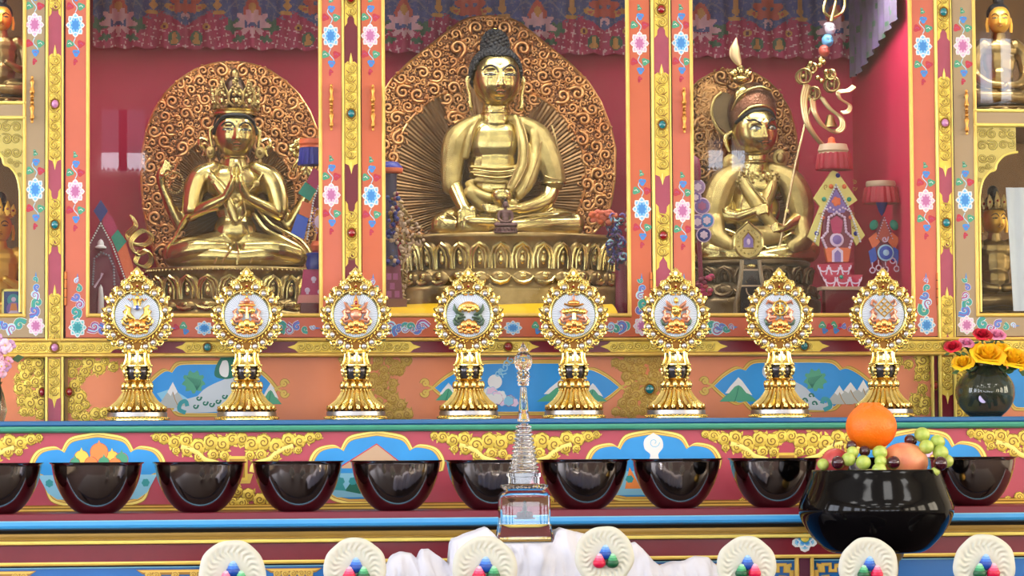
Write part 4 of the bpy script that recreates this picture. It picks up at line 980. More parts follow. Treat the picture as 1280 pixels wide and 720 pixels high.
def face(fr, parent, cx, cy, hw, hh, m, yaw=0, roll=0, d0=0, wrath=False, cold=False, eyes=.5, res=1.0):
    """head with a sculpted face; returns (head object, point function)"""
    b = MB(fr); k = fr.s
    C = fr.v((cx, cy, d0)); R = Matrix.Rotation(radians(roll), 3, 'Y') @ Matrix.Rotation(radians(yaw), 3, 'Z')
    g = lambda u, v, a, c, su, sv: exp(-((u-a)/su)**2-((v-c)/sv)**2)
    def disp(u, v):
        h = 0
        t = (.34-v)/.70
        if 0 < t < 1.15:
            q = .03+.25*min(t, 1)**1.2
            if t > .97: q *= max(0, 1-(t-.97)/.13)
            h += q*exp(-(u/(.07+.05*t))**2)
        for s in (-1, 1):
            h += .10*g(u, v, s*.13, -.30, .065, .055)
            h += -.10*g(u, v, s*.40, .13, .20, .10)+.09*g(u, v, s*.43, .04, .17, .075)
            h += .045*g(u, v, s*.42, .30, .25, .06)
            h += .05*g(u, v, s*.5, -.32, .25, .22)
            if wrath: h += .06*g(u, v, s*.2, .28, .10, .10)
            h += .03*g(u, v, s*.2, -.49, .06, .06)
        h += .085*g(u, v, 0, -.475, .17, .035)+.095*g(u, v, 0, -.575, .13, .042)-.06*g(u, v, 0, -.525, .2, .018)
        h += .08*g(u, v, 0, -.83, .2, .11)-.03*g(u, v, 0, -.68, .2, .05)
        return h
    def base(u, v):
        # jaw a little narrower than the brow
        w = 1-.10*max(0, -v)**1.5
        q = 1-abs(u/w)**2.3-abs(v)**2.3
        return max(0, q)**(1/2.3)*1.06
    def pos(u, v, off=0):
        y = base(u, v)+disp(u, v)+off
        return C+R@Vector((u*hw*k, -y*hw*k, v*hh*k))
    N, Mv = int(84*res), int(64*res); vs = []; fs = []
    for i in range(Mv+1):
        ph = -pi/2+pi*i/Mv
        for j in range(N):
            th = 2*pi*j/N
            u, y, v = cos(ph)*sin(th), cos(ph)*cos(th), sin(ph)
            s = 1-.10*max(0, -v)**1.5
            e = (abs(u)**2.3+abs(y)**2.3+abs(v)**2.3)**(1/2.3)
            u, y, v = u/e*s, y/e, v/e
            if y > 0: yy = y*1.06+disp(u, v)*min(1, y*2.2)
            else: yy = y*1.15
            vs.append(C+R@Vector((u*hw*k, -yy*hw*k, v*hh*k)))
    for i in range(Mv):
        for j in range(N): fs.append((i*N+j, i*N+(j+1) % N, (i+1)*N+(j+1) % N, (i+1)*N+j))
    b.addl(vs, fs, m)
    ho = b.build('head', parent, sharp=None)
    f = MB(fr); f.fr = LF(fr.O, k)
    sc = hw/29
    for s in (-1, 1):
        if wrath: br = [(s*.16, .16), (s*.26, .30), (s*.45, .42), (s*.62, .40), (s*.76, .50)]
        else: br = [(s*.10, .14), (s*.17, .26), (s*.38, .37), (s*.60, .32), (s*.74, .2)]
        f.tube([pos(u, v, .015) for u, v in smooth_path(br, 4)], [.6*sc+.9*sc*sin(pi*i/16) for i in range(17)], INK, 5)
        e0, e1, ey = s*.20, s*.68, .055
        w = .5*eyes
        lid = [(e0+(e1-e0)*i/8, ey+.05*eyes*2*sin(pi*i/8)**.8+.0*i) for i in range(9)]
        low = [(e0+(e1-e0)*i/8, ey-(.035 if not wrath else .07)*sin(pi*i/8)) for i in range(9)]
        f.addl([pos(u, v, .012) for u, v in lid]+[pos(u, v, .012) for u, v in low], [(i, i+1, 10+i, 9+i) for i in range(8)], EYEW)
        f.tube([pos(u, v, .02) for u, v in lid], [.95*sc]*9, INK, 5)
        f.tube([pos(u, v, .014) for u, v in low], [.45*sc]*9, INK, 5)
        f.tube([pos(u, v+.07, .012) for u, v in lid], [.3*sc]*9, mat('eyelid_line', (120, 84, 50), rough=.4, metal=.6), 5)  # thin brown line above the eyelid
        ic = (s*.42+(.04 if wrath else 0), ey+(.01 if wrath else .012)); ir = .095 if wrath else .085
        f.addl([pos(ic[0]+ir*cos(a)*.95, max(min(ic[1]+ir*sin(a), ey+.05*eyes*2), ey-.033-(.03 if wrath else 0)), .022) for a in [2*pi*i/12 for i in range(12)]], [list(range(12))], INK, False)
    f.tube([pos(u, v, .012) for u, v in smooth_path([(-.24, -.50), (-.1, -.525), (0, -.532), (.1, -.525), (.24, -.50)], 3)], [.3*sc]+[.8*sc]*11+[.3*sc], INK, 5)
    f.tube([pos(u, v, .0) for u, v in smooth_path([(-.17, -.5), (-.06, -.468), (0, -.48), (.06, -.468), (.17, -.5)], 3)], [.3*sc]+[.8*sc]*11+[.3*sc], LIP, 5)
    f.tube([pos(u, v, -.005) for u, v in [(-.12, -.565), (0, -.59), (.12, -.565)]], [.4*sc, 1.1*sc, .4*sc], LIP, 5)
    if wrath:
        for s in (-1, 1): f.tube([pos(u, v, .012) for u, v in smooth_path([(s*.04, -.43), (s*.14, -.42), (s*.28, -.46), (s*.36, -.42)], 3)], [.5*sc]*9+[.2*sc], INK, 5)
    f.tube([pos(0, .43, .01), pos(0, .38, .01)], [.3*sc, 1.2*sc], INK if not wrath else BRASS, 6)
    for s in (-1, 1):
        f.tube([pos(s*.06, -.37, .02), pos(s*.15, -.355, .0), pos(s*.2, -.3, .0)], [.5*sc, .5*sc, .3*sc], INK, 5)
    fo = f.build('face_lines', ho)
    return ho, pos
def throne(fr, parent, cx, yt, rx, rd, bands, m, m2, n, beads=False, y_bot=400):
    """oval lotus pedestal: plate, upper lotus ring, lower lotus ring, base band"""
    b = MB(fr); q = rd/rx
    def oval(prof, mm, seg=72):
        vs = []; k = fr.s
        for r, y in prof:
            for j in range(seg):
                a = 2*pi*j/seg; C = fr.v((cx+r*cos(a), y, r*q*sin(a))); vs.append(C)
        b.addl(vs, [(i*seg+j, i*seg+(j+1) % seg, (i+1)*seg+(j+1) % seg, (i+1)*seg+j) for i in range(len(prof)-1) for j in range(seg)], mm)
    y1, y2, y3 = bands
    oval([(0, yt), (rx-2, yt), (rx, yt+1.5), (rx+.5, yt+4), (rx-2, yt+7), (rx-6, y1), (rx-9, (y1+y2)/2), (rx-6, y2-4), (rx-1, y2), (rx+2, (y2+y3)/2), (rx+6, y3), (rx+12, y3+3), (rx+13, y3+8), (rx+12, y_bot-10), (rx+15, y_bot-6), (rx+15, y_bot), (0, y_bot)], m2)
    if beads:
        for i in range(n*4):
            a = 2*pi*i/(n*4)
            if sin(a) > -.2: b.ell((cx+(rx+1)*cos(a), yt+4, (rx+1)*q*sin(a)), 1.7, m, 6, 5)
    for i in range(n):
        a = 2*pi*(i+.5)/n
        if sin(a) < -.25: continue
        c, s = cos(a), sin(a); az = math.degrees(atan2(c, s)); w = pi*rx/n*1.02
        def pr(r, y): return (cx+r*c, y, r*q*s)
        h = (y2-y1)/2; ym = (y1+y2)/2
        def pp(u, y, r):      # u across the petal, r outward
            a2 = a+u/rx; return (cx+(rx+r)*cos(a2), y, (rx+r)*q*sin(a2))
        b.ell(pr(rx-6, ym), (w, h*1.02, 4), m2, 10, 8, (0, 0, az))
        for sc_, rr_, th in ((.86, -1, 2.6), (.52, 1.5, 1.7)):
            b.tube([pp(-w*sc_, y2-1.5, rr_), pp(-w*sc_*1.04, ym+h*.1, rr_+1), pp(-w*sc_*.72, ym-h*.58*sc_-1, rr_+2), pp(0, ym-h*.92*(sc_*.5+.5), rr_+2.6), pp(w*sc_*.72, ym-h*.58*sc_-1, rr_+2), pp(w*sc_*1.04, ym+h*.1, rr_+1), pp(w*sc_, y2-1.5, rr_)], [th*.6, th, th, th*1.1, th, th, th*.6], m, 6)
        b.ell(pr(rx+1, ym+h*.25), (w*.26, h*.42, 2.6), m, 8, 6, (0, 0, az)); b.ell(pr(rx+2, ym-h*.22), (w*.2, h*.17, 2.4), m, 8, 6, (0, 0, az))
        h2 = (y3-y2)/2; ym2 = (y2+y3)/2
        b.ell(pr(rx+4, ym2+h2*.1), (w*.98, h2*1.0, 5), m2, 12, 8, (0, 0, az))
        b.ell(pr(rx+7, ym2-h2*.1), (w*.42, h2*.62, 4), m, 10, 6, (0, 0, az))
        b.tube([pp(-w*.95, ym2-h2*.1, 6), pp(-w*.55, ym2+h2*.6, 9), pp(0, ym2+h2*.85, 10), pp(w*.55, ym2+h2*.6, 9), pp(w*.95, ym2-h2*.1, 6)], [1, 2.6, 3, 2.6, 1], m, 6)
    return b.build('lotus_throne', parent)
def aureole(fr, parent, cx, tab, d, ell, hc, bodymask, seed, scm, bigs=(), y1=300, fineY=None):
    """flame-scroll aureole: outline table y -> half width, inner ray halo ell=(cx,cy,rx,ry,ray centre y), head disc hc=(x,y,r)"""
    b = MB(fr); ys = [tab[0][0]+(y1-tab[0][0])*(i/60)**1.3 for i in range(61)]
    R = [(cx+interp(tab, y), y) for y in ys]; L = [(cx-interp(tab, y), y) for y in reversed(ys)]
    out = R+L; out = [p for i, p in enumerate(out) if i == 0 or (abs(p[0]-out[i-1][0])+abs(p[1]-out[i-1][1])) > .05]
    b.prism(out[:-1] if out[0] == out[-1] else out, d-5, d, COPPERB)
    b.tube([(x, y, d) for x, y in out], 1.8, scm, 6)
    ex, ey, erx, ery, rcy = ell
    inell = lambda x, y: ((x-ex)/erx)**2+((y-ey)/ery)**2 < 1
    inhead = lambda x, y: (x-hc[0])**2+(y-hc[1])**2 < hc[2]**2
    inout = lambda x, y, g=0: tab[0][0] < y < y1 and abs(x-cx) < interp(tab, y-g*.5)-g
    ok = lambda x, y, g: inout(x, y, g) and (not inell(x, y) or inhead(x, y)) and not bodymask(x, y)
    # border of the ray halo
    for a0, a1 in ((-30, 65), (115, 210)):
        pts = [(p[0], p[1], d+1) for p in arc(ex, ey, erx, ery, a0, a1, 24)]; b.tube(pts, 1.6, scm, 6)
    ao = b.build('aureole', parent)
    # rays
    r = MB(fr); n = 340; rings = 7; v = []; F = []
    for i in range(n):
        a = 2*pi*i/n; ca, sa = cos(a), sin(a)
        # distance from ray centre to the ellipse border
        t = 5.0
        while t < 400 and inell(ex+ca*t, rcy+sa*t): t += 1.5
        for j in range(rings):
            q = t*(j/(rings-1)); v.append((ex+ca*q, rcy+sa*q, d+.4+(1.1 if i % 2 else 0)*min(1, j/1.5)+(.5 if (i//2) % 3 == 0 and i % 2 else 0)))
    for i in range(n):
        for j in range(rings-1): F.append((i*rings+j, ((i+1) % n)*rings+j, ((i+1) % n)*rings+j+1, i*rings+j+1))
    r.add(v, F, RAYM, False); r.build('ray_halo', ao, sharp=None)
    s = MB(fr); rnd = random.Random(seed); placed = []
    def put(x, y, R_, hand, a0, tube=True):
        for sx in (1, -1):
            xx = x if sx == 1 else 2*cx-x; aa = a0 if sx == 1 else pi-a0; hh_ = hand*sx
            if not ok(xx, y, 1.5): continue
            placed.append((xx, y, R_))
            if tube:
                sp = spiral(xx, y, R_*.86, aa, hh_, 1.0 if R_ < 7 else 1.2, 8 if R_ < 7 else 14, .7, .22)
                N_ = len(sp); wv = [max(.5, R_*(.31 if R_ < 7 else .25)*(min(1, .3+i*.35))*(1-.3*p[2])) for i, p in enumerate(sp)]
                s.tube([(p[0], p[1], d+1+R_*.16+R_*.1*p[2]) for p in sp], wv, scm, 5)
                s.ell((sp[-1][0], sp[-1][1], d+1.2+R_*.25), R_*.2, scm, 6, 5)
                if R_ > 6:
                    for t in range(6):
                        an = aa+t*1.05*hh_
                        s.tube([(xx+R_*.85*cos(an), y+R_*.85*sin(an), d+2), (xx+R_*1.12*cos(an+.25), y+R_*1.12*sin(an+.25), d+2.6), (xx+R_*1.1*cos(an+.55), y+R_*1.1*sin(an+.55), d+1.4)], [R_*.12, R_*.14, R_*.05], scm, 5)
            else: s.ell((xx, y, d+.8), (R_*1.05, R_*.8, R_*.9), scm, 6, 5, (0, rnd.random()*180, 0))
    for (x, y, R_, h, a) in bigs: put(x, y, R_, h, a)
    for R_lo, R_hi, tries, tube in ((8, 11, 500, True), (4.5, 7, 2600, True), (2.6, 3.6, 5200, True), (1.5, 2.2, 6000, False)):
        for _ in range(tries):
            y = tab[0][0]+rnd.random()*(y1-tab[0][0]); x = cx+rnd.random()*interp(tab, y)
            R_ = R_lo+(R_hi-R_lo)*rnd.random()
            if not ok(x, y, R_*.75) and not ok(2*cx-x, y, R_*.75): continue
            if x-cx < R_*.8 and x-cx > .3: continue
            if any((x-p[0])**2+(y-p[1])**2 < ((R_+p[2])*(.84 if R_ > 2.5 else .74))**2 for p in placed): continue
            put(x, y, R_, rnd.choice((1, -1)), rnd.random()*6.28, tube)
    s.build('flame_scrolls', ao, sharp=None)
    return ao
YM = .42
# ---------------------------------------------------------------- middle Buddha
fm = Fr(622, 400, YM); fm.O = Vector((P(622, 400, YM).x, YM, ZF))
bud = thing('buddha_statue', 'large gilt seated Buddha with blue-black curled hair in the middle bay of the cabinet', 'statue', fm.O)
TABM = [(3, 0), (4, 14), (6, 26), (11, 38), (22, 52), (42, 77), (64, 104), (86, 126), (111, 142), (144, 155), (172, 161), (210, 160), (241, 155), (265, 147), (282, 130), (292, 100)]
aureole(fm, bud, 622, TABM, -62, (620, 205, 124, 116, 236), (621, 95, 62), lambda x, y: (abs(x-621) < 24 and 50 < y < 140) or (y > 170 and abs(x-621) < 55), 11, COPPER,
        [(664, 45, 13, 1, 2.2), (655, 75, 9, -1, 0), (690, 80, 10, 1, 1), (715, 105, 11, -1, 2), (742, 135, 10, 1, 4), (757, 170, 10, -1, 1), (760, 205, 10, 1, 3), (762, 240, 9, -1, 5), (690, 52, 8, 1, 0)], 292)
throne(fm, bud, 637, 289, 131, 74, (300, 335, 353), BRASS, BRASSD, 31, y_bot=400)
# body
b = MB(fm); S_ = BRASS
chain(b, [(621, 118, -2), (621, 132, 0), (621, 145, -2)], [16, 16.5, 20], S_)
b.ell((621, 134, 0), (18.5, 2.2, 18), S_, 16, 6); b.ell((621, 128, 0), (17.6, 1.8, 17), S_, 16, 6)
b.ell((622, 172, -3), (42, 32, 23), S_, 20, 14); b.ell((622, 200, -3), (36, 28, 22), S_, 20, 14); b.ell((622, 228, -2), (36, 26, 26), S_, 20, 14)
chain(b, [(600, 150, -5), (583, 158, -6), (574, 170, -6)], [15, 17, 16], S_); chain(b, [(642, 150, -5), (662, 158, -6), (673, 170, -6)], [15, 17, 16], S_)
chain(b, [(574, 168, -6), (568, 195, -3), (567, 224, 4)], [16.5, 14.5, 11.5], S_)          # bare right arm of the figure
chain(b, [(567, 224, 4), (572, 242, 20), (577, 258, 34)], [11, 9.4, 7.6], S_)
b.ell((578, 263, 37), (11, 9, 6), S_, 12, 8)
for x, y0, y1, rr in ((570, 266, 282, 2.5), (576, 268, 288, 2.6), (582, 267, 286, 2.5), (588, 264, 279, 2.2)):      # fingers reach down over the shin
    chain(b, [(x, y0-4, 40), (x+(x-579)*.12, (y0+y1)/2, 43), (x+(x-579)*.2, y1, 40)], [3, rr, rr*.75], S_, 8)
chain(b, [(587, 256, 36), (592, 263, 38), (594, 272, 37)], [3, 2.6, 2], S_, 8)
chain(b, [(673, 170, -6), (684, 196, -2), (690, 222, 2)], [16.5, 15.5, 12], S_)
chain(b, [(690, 222, 2), (682, 244, 16), (655, 256, 32), (634, 258, 40)], [12.5, 11.5, 8.6, 6.5], S_)
chain(b, [(640, 257, 41), (625, 259, 44), (610, 258, 42)], [6, 6.4, 4], S_, 10)
for k_, yy in enumerate((255, 258.5, 262)): chain(b, [(618, yy, 45), (606, yy-1, 45), (598+k_*1.5, yy-2, 42)], [2.6, 2.3, 1.8], S_, 8)
chain(b, [(630, 252, 46), (622, 248, 48), (616, 247, 47)], [2.6, 2.2, 1.8], S_, 8)
# legs
chain(b, [(640, 262, -4), (692, 270, 4), (716, 274, 14)], [22, 19, 16], S_); chain(b, [(602, 262, -4), (566, 270, 6), (552, 275, 14)], [21, 18, 15], S_)
chain(b, [(716, 276, 16), (680, 278, 34), (640, 280, 44), (606, 279, 42)], [15, 13.5, 10, 8], S_); chain(b, [(552, 276, 14), (580, 280, 34), (612, 282, 38)], [14, 11, 9], S_)
chain(b, [(612, 275, 48), (590, 274, 46), (574, 272, 40)], [6.5, 5.8, 4], S_, 10)
b.ell((630, 283, 5), (98, 9, 40), S_, 24, 8)
o = b.build('body', bud); fuse(o, 1.35, fm.s, 3)
# robe: over the left shoulder (viewer's right), draped sleeves, waist sash, folds over the legs
rb_ = MB(fm); T_ = BRASSE
chain(rb_, [(641, 142, 8), (662, 152, 6), (676, 168, 2), (687, 196, 6), (693, 218, 8)], [6, 12, 18, 18, 15.5], T_)
rb_.ell((692, 221, 6), (17, 3.4, 15), T_, 16, 6)
chain(rb_, [(644, 140, 12), (652, 170, 20), (652, 200, 24), (640, 225, 28), (628, 240, 30)], [4, 7, 8, 7, 4], T_)
chain(rb_, [(668, 160, 12), (668, 190, 16), (660, 220, 22), (646, 240, 28)], [8, 9, 9, 6], T_)
chain(rb_, [(600, 141, 8), (584, 152, 6), (572, 168, 2), (566, 196, 2), (564, 226, 6)], [5, 11, 17, 15, 12.5], T_)
chain(rb_, [(598, 142, 10), (588, 162, 12), (582, 190, 10)], [3, 5, 4], T_)
for i, y in enumerate((205, 212, 222)): chain(rb_, [(588, y-2, 14), (622, y+1, 27), (652, y-3, 18)], [2.2, 2.6, 2.2], T_, 8)
rb_.ell((622, 214, 2), (36, 9, 25), T_, 20, 8)
chain(rb_, [(585, 225, 14), (600, 240, 28), (640, 250, 30)], [5, 6, 5], T_)
chain(rb_, [(586, 236, 20), (600, 252, 22)], [9, 8], T_)
o = rb_.build('robe', bud); fuse(o, 1.3, fm.s, 2)
g = MB(fm)
for pts in ([(650, 143, 20), (657, 172, 28), (655, 204, 33), (640, 232, 36)], [(644, 144, 17), (646, 172, 27), (645, 200, 32), (632, 228, 36)], [(676, 172, 21), (668, 200, 26), (654, 232, 33)], [(598, 143, 16), (590, 160, 18), (586, 186, 16)],
            [(556, 262, 24), (566, 270, 34), (570, 284, 36)], [(606, 284, 50), (640, 270, 56), (690, 262, 40), (712, 262, 26)], [(620, 288, 50), (655, 280, 54), (705, 274, 38)], [(612, 286, 50), (600, 292, 46), (590, 291, 42)], [(640, 290, 52), (650, 286, 50), (700, 288, 34)],
            [(680, 215, 22), (694, 219, 23), (706, 214, 12)], [(590, 214, 24), (622, 218, 30), (652, 212, 25)], [(590, 207, 22), (622, 211, 29), (652, 205, 25)], [(545, 268, 26), (556, 278, 32), (560, 287, 30)], [(690, 150, 12), (696, 172, 15), (700, 200, 14)]):
    g.tube(smooth_path(pts, 5), 1.1, BRASSD, 6)
for x, r_ in ((566, 11.5), (692, 15)):
    g.tube([(x+(r_+1)*cos(a*pi/10), 226 if x < 600 else 223, (4 if x < 600 else 6)+(r_+1)*sin(a*pi/10)) for a in range(20)], 1.4, BRASS, 6, closed=True)
g.build('robe_folds', bud)
a = MB(fm); a.lathe([(0, 256), (6, 255), (11, 250), (13.5, 244), (13, 238), (11, 235), (11.8, 233.5), (9, 233), (0, 234)], 622, 46, BRASS, 24); a.build('alms_bowl', bud)
ho, pos = face(fm, bud, 622, 91.5, 29.5, 37, BRASS, 2, 0, 4, eyes=.4)
h = MB(fm)      # tight curls
rnd = random.Random(2)
def ylim(th):
    f_ = sin(th)
    return 64.5+27*abs(cos(th))**7 if f_ > 0 else 92+18*min(1, -f_*2)
HC, HR = (621.5, 84, 0), (32, 33, 38)
vs = []; nT, nP = 48, 14
for j in range(nP+1):
    for i in range(nT):
        th = 2*pi*i/nT; yl = min(ylim(th), HC[1]+HR[1]*.9); pm = math.asin(max(-1, min(1, (HC[1]-yl)/HR[1]))); ph = pi/2+(pm-pi/2)*j/nP
        vs.append((HC[0]+HR[0]*cos(ph)*cos(th), HC[1]-HR[1]*sin(ph), HC[2]+HR[2]*cos(ph)*sin(th)))
h.add(vs, [(j*nT+i, j*nT+(i+1) % nT, (j+1)*nT+(i+1) % nT, (j+1)*nT+i) for j in range(nP) for i in range(nT)], HAIR)
def curls(cx, cy, cd, R, line, n):
    for i in range(n):
        sn = 1-2*(i+.5)/n*.9; ph = math.asin(max(-1, min(1, sn))); th = i*2.399963
        x, y, d = cx+R[0]*cos(ph)*cos(th), cy-R[1]*sin(ph), cd+R[2]*cos(ph)*sin(th)
        if line(x, y, d, th): h.ell((x, y, d), (2.6, 2.6, 2.4), HAIR, 6, 5)
curls(*HC, HR, lambda x, y, d, th: y < ylim(th)-1, 620)
curls(621, 50, -2, (17, 21, 17), lambda x, y, d, th: y < 62, 150)
h.lathe([(18, 64), (17.5, 52), (15, 42), (10, 34), (5, 30), (0, 29)], 621, -2, HAIR, 20)
h.build('curled_hair', ho)
# trim the base cap so the forehead stays bare: forehead shell in brass in front of it
k_ = MB(fm); k_.ell((621, 28, -2), (4, 3.6, 4), GILT, 10, 8)
k_.build('topknot_jewel', ho)
e = MB(fm)
for s in (-1, 1):
    x0 = 621.5
    e.tube(smooth_path([(x0+s*31, 88, -2), (x0+s*35, 90, -3), (x0+s*35.5, 100, -2), (x0+s*33, 112, 0), (x0+s*32.5, 124, 2), (x0+s*32, 131, 2)], 4), [2]*3+[3.2]*5+[2.4]*7+[3, 3.2, 3, 2.8, 2.2, 1.4], BRASS, 8, .8)
    e.tube(smooth_path([(x0+s*32.5, 91, 2), (x0+s*34.5, 97, 2), (x0+s*32, 104, 3)], 3), .9, BRASSD, 5)
e.build('ears', ho)
# small dark figurine in front of the big Buddha
def seated_mini(fr, root, cx, base, k, m, mface=None, crown=False, halo=False, lotus=True, hands='lap', paint=None, vox=1.0, yaw=0):
    """seated figure of total height 100 units (k px each), base = y of seat underside"""
    mface = mface or m; q = lambda x, y, d=0: (cx+x*k, base-y*k, d*k)
    b = MB(fr)
    def ch(p, r): chain(b, [q(*a) for a in p], [x*k for x in r], m, 10, 4)
    b.ell(q(0, 44, -1), (15*k, 18*k, 10*k), m); b.ell(q(0, 28, 0), (13*k, 14*k, 11*k), m); b.ell(q(0, 54, -1), (18*k, 10*k, 10*k), m)
    ch([(0, 56, 0), (0, 68, 0)], [7, 5.5])
    for s in (-1, 1):
        ch([(s*14, 57, -1), (s*21, 50, -2), (s*23, 38, 0), (s*22, 30, 3)], [7, 7, 6, 5])
        if hands == 'lap': ch([(s*22, 30, 3), (s*14, 22, 14), (s*3, 20, 18)], [5, 4.2, 3.6])
        elif hands == 'teach':
            if s < 0: ch([(s*22, 30, 3), (s*16, 34, 13), (s*8, 42, 17)], [5, 4, 3]); ch([(s*8, 42, 17), (s*7, 48, 18), (s*6, 51, 18)], [3, 2.6, 1.4])
            else: ch([(s*22, 30, 3), (s*16, 30, 14), (s*5, 36, 18)], [5, 4, 3])
        ch([(s*8, 12, 0), (s*28, 12, 4), (s*34, 11, 8)], [11, 9.5, 8]); ch([(s*34, 10, 8), (s*16, 9, 20), (s*(-4), 10, 23)], [7.5, 6, 4.5])
    b.ell(q(0, 5, 4), (38*k, 5*k, 18*k), m, 20, 8)
    o = b.build('body', root); fuse(o, vox, fr.s, 2)
    ho, pos = face(fr, root, cx, base-80*k, 9.6*k, 12.5*k, mface, yaw, 0, 1*k, eyes=.4, res=.6)
    e = MB(fr); HM = paint or HAIR
    if crown:
        e.lathe([(10.5*k, base-88*k), (11.5*k, base-89.5*k), (11*k, base-91*k)], cx, 0, m, 20)
        for i in range(-2, 3):
            a = i*.55; x = cx+10.5*k*sin(a); d = 10.5*k*cos(a); hgt = (15-abs(i)*2.5)*k
            e.tube([(x, base-89*k, d), (x+1.5*k*sin(a), base-89*k-hgt*.5, d*1.08), (x+2*k*sin(a), base-89*k-hgt, d)], [2.2*k, 3*k, .4*k], m, 6, .5)
            e.ell((x+1.5*k*sin(a), base-89*k-hgt*.45, d*1.08+1.8*k), 1.1*k, JRED, 6, 5)
            for s in (-1, 1): e.ell((x+s*2.4*k, base-91.5*k, d), 1.5*k, m, 6, 5)
        e.ell((cx, base-94*k, -2*k), (8*k, 8*k, 8*k), HM, 12, 8); e.ell((cx, base-104*k, -2*k), (5*k, 6*k, 5*k), HM, 10, 8)
    else:
        e.ell((cx, base-86*k, -2.4*k), (10.4*k, 10*k, 10.4*k), HM, 16, 10); e.ell((cx, base-97*k, -1*k), (5*k, 5*k, 5*k), HM, 10, 8); e.ell((cx, base-102*k, -1*k), 1.6*k, m, 8, 6)
    for s in (-1, 1): e.tube([(cx+s*10*k, base-82*k, 0), (cx+s*11*k, base-76*k, 0), (cx+s*10.5*k, base-69*k, 1*k)], [1.4*k, 1.6*k, 1.3*k], mface, 6)
    e.build('headdress' if crown else 'hair', ho)
    if lotus:
        t = MB(fr); q_ = (lotus if lotus is not True else 18*k)/18; t.lathe([(0, base), (38*k, base), (40*k, base+2*q_), (36*k, base+7*q_), (38*k, base+12*q_), (42*k, base+15*q_), (42*k, base+18*q_), (0, base+18*q_)], cx, 2*k, m, 32)
        for i in range(18):
            a = 2*pi*i/18
            if sin(a) > -.3: t.ell((cx+38*k*cos(a), base+7*q_, 2*k+38*k*sin(a)), (6*k, 6*q_, 3*k), m, 8, 6, (0, 0, math.degrees(atan2(cos(a), sin(a)))))
        t.build('lotus_base', root)
    return ho
fmini = Fr(632, 289, YM-.18); 
DKB = mat('dark_purple_bronze', (110, 78, 76), rough=.4, metal=.5)
mini = thing('buddha_figurine', 'tiny dark bronze Buddha figurine sitting at the front of the large Buddha\'s lotus throne', 'figurine', fmini.O)
seated_mini(fmini, mini, 632, 285, .36, DKB, vox=.45)
# ---------------------------------------------------------------- left statue: four-armed, crowned
fl_ = Fr(292, 400, .4); fl_.O = Vector((P(292, 400, .4).x, .4, ZF))
ava = thing('bodhisattva_statue', 'gilt four-armed crowned statue with palms pressed together in the left bay of the cabinet', 'statue', fl_.O)
TABL = [(63, 0), (64, 14), (67, 30), (74, 48), (86, 66), (103, 84), (125, 98), (150, 108), (180, 114), (215, 115), (250, 112), (290, 104), (330, 92), (345, 80)]
aureole(fl_, ava, 293, TABL, -52, (293, 235, 80, 82, 250), (294, 150, 46), lambda x, y: (abs(x-294) < 28 and 100 < y < 190) or (y > 205 and abs(x-294) < 60), 21, COPPER,
        [(318, 92, 9, 1, 2), (345, 100, 8, -1, 1), (352, 130, 9, 1, 3), (372, 150, 9, -1, 2), (385, 185, 8, 1, 2), (330, 75, 7, -1, 1), (395, 215, 8, 1, 1)], 340)
throne(fl_, ava, 291, 330, 108, 68, (340, 372, 384), BRASS, BRASSD, 25, beads=True, y_bot=400)
b = MB(fl_); cx = 294
chain(b, [(cx, 182, -2), (cx, 192, -2), (cx, 204, -4)], [14, 14.5, 18], S_)
b.ell((cx, 190, -1), (17, 2, 16), S_, 16, 6)
b.ell((cx, 222, -4), (38, 26, 21), S_, 20, 14); b.ell((cx, 250, -2), (26, 28, 18), S_, 20, 14); b.ell((cx, 282, -2), (27, 24, 22), S_, 20, 14)
for s in (-1, 1):
    chain(b, [(cx+s*26, 206, -4), (cx+s*40, 214, -4), (cx+s*45, 226, -3)], [13, 14, 13], S_)
    chain(b, [(cx+s*44, 222, -3), (cx+s*52, 244, 2), (cx+s*54, 262, 8)], [13.5, 12, 9.5], S_)
    chain(b, [(cx+s*54, 262, 8), (cx+s*36, 254, 24), (cx+s*13, 243, 36)], [9.5, 8.2, 5.6], S_)      # forearm to the chest
    chain(b, [(cx+s*13, 243, 36), (cx+s*7.5, 232, 40), (cx+s*4, 222, 41)], [5.6, 6, 4.6], S_, 10)   # palm
    for k_, (dx, tip) in enumerate(((6.2, 199), (4.4, 196), (2.9, 198), (1.8, 203))):
        chain(b, [(cx+s*(5.5-k_*.7), 222, 42-k_*2.6), (cx+s*(dx-.6), 210, 41-k_*2.4), (cx+s*1.7, tip, 39-k_*2.2)], [2.3, 2.1, 1.4], S_, 8)
    chain(b, [(cx+s*8, 232, 44), (cx+s*5.5, 224, 46), (cx+s*3.2, 217, 45)], [2.6, 2.3, 1.7], S_, 8)
    chain(b, [(cx+s*44, 228, -14), (cx+s*58, 254, -14), (cx+s*68, 275, -10)], [10, 9, 8], S_)       # rear pair
chain(b, [(226, 275, -10), (214, 252, -6), (203, 226, 0)], [8, 7.4, 5], S_)
chain(b, [(203, 226, 0), (201, 214, 2), (203, 205, 3)], [4.8, 5.6, 3.6], S_)
for i, (tx, ty) in enumerate(((208, 192), (213, 195), (217, 200), (215, 206))): chain(b, [(203, 206+i*2, 4), ((203+tx)/2+1, (206+ty)/2-3+i, 6), (tx, ty+3, 6)], [2.2, 1.9, 1.3], S_, 8)
chain(b, [(201, 212, 5), (206, 214, 9), (211, 211, 9)], [2.2, 1.9, 1.4], S_, 8)
chain(b, [(362, 275, -10), (376, 252, -6), (389, 228, 0)], [8, 7.4, 5], S_)
chain(b, [(389, 228, 0), (391, 216, 2), (388, 206, 3)], [4.8, 5.6, 3.6], S_)
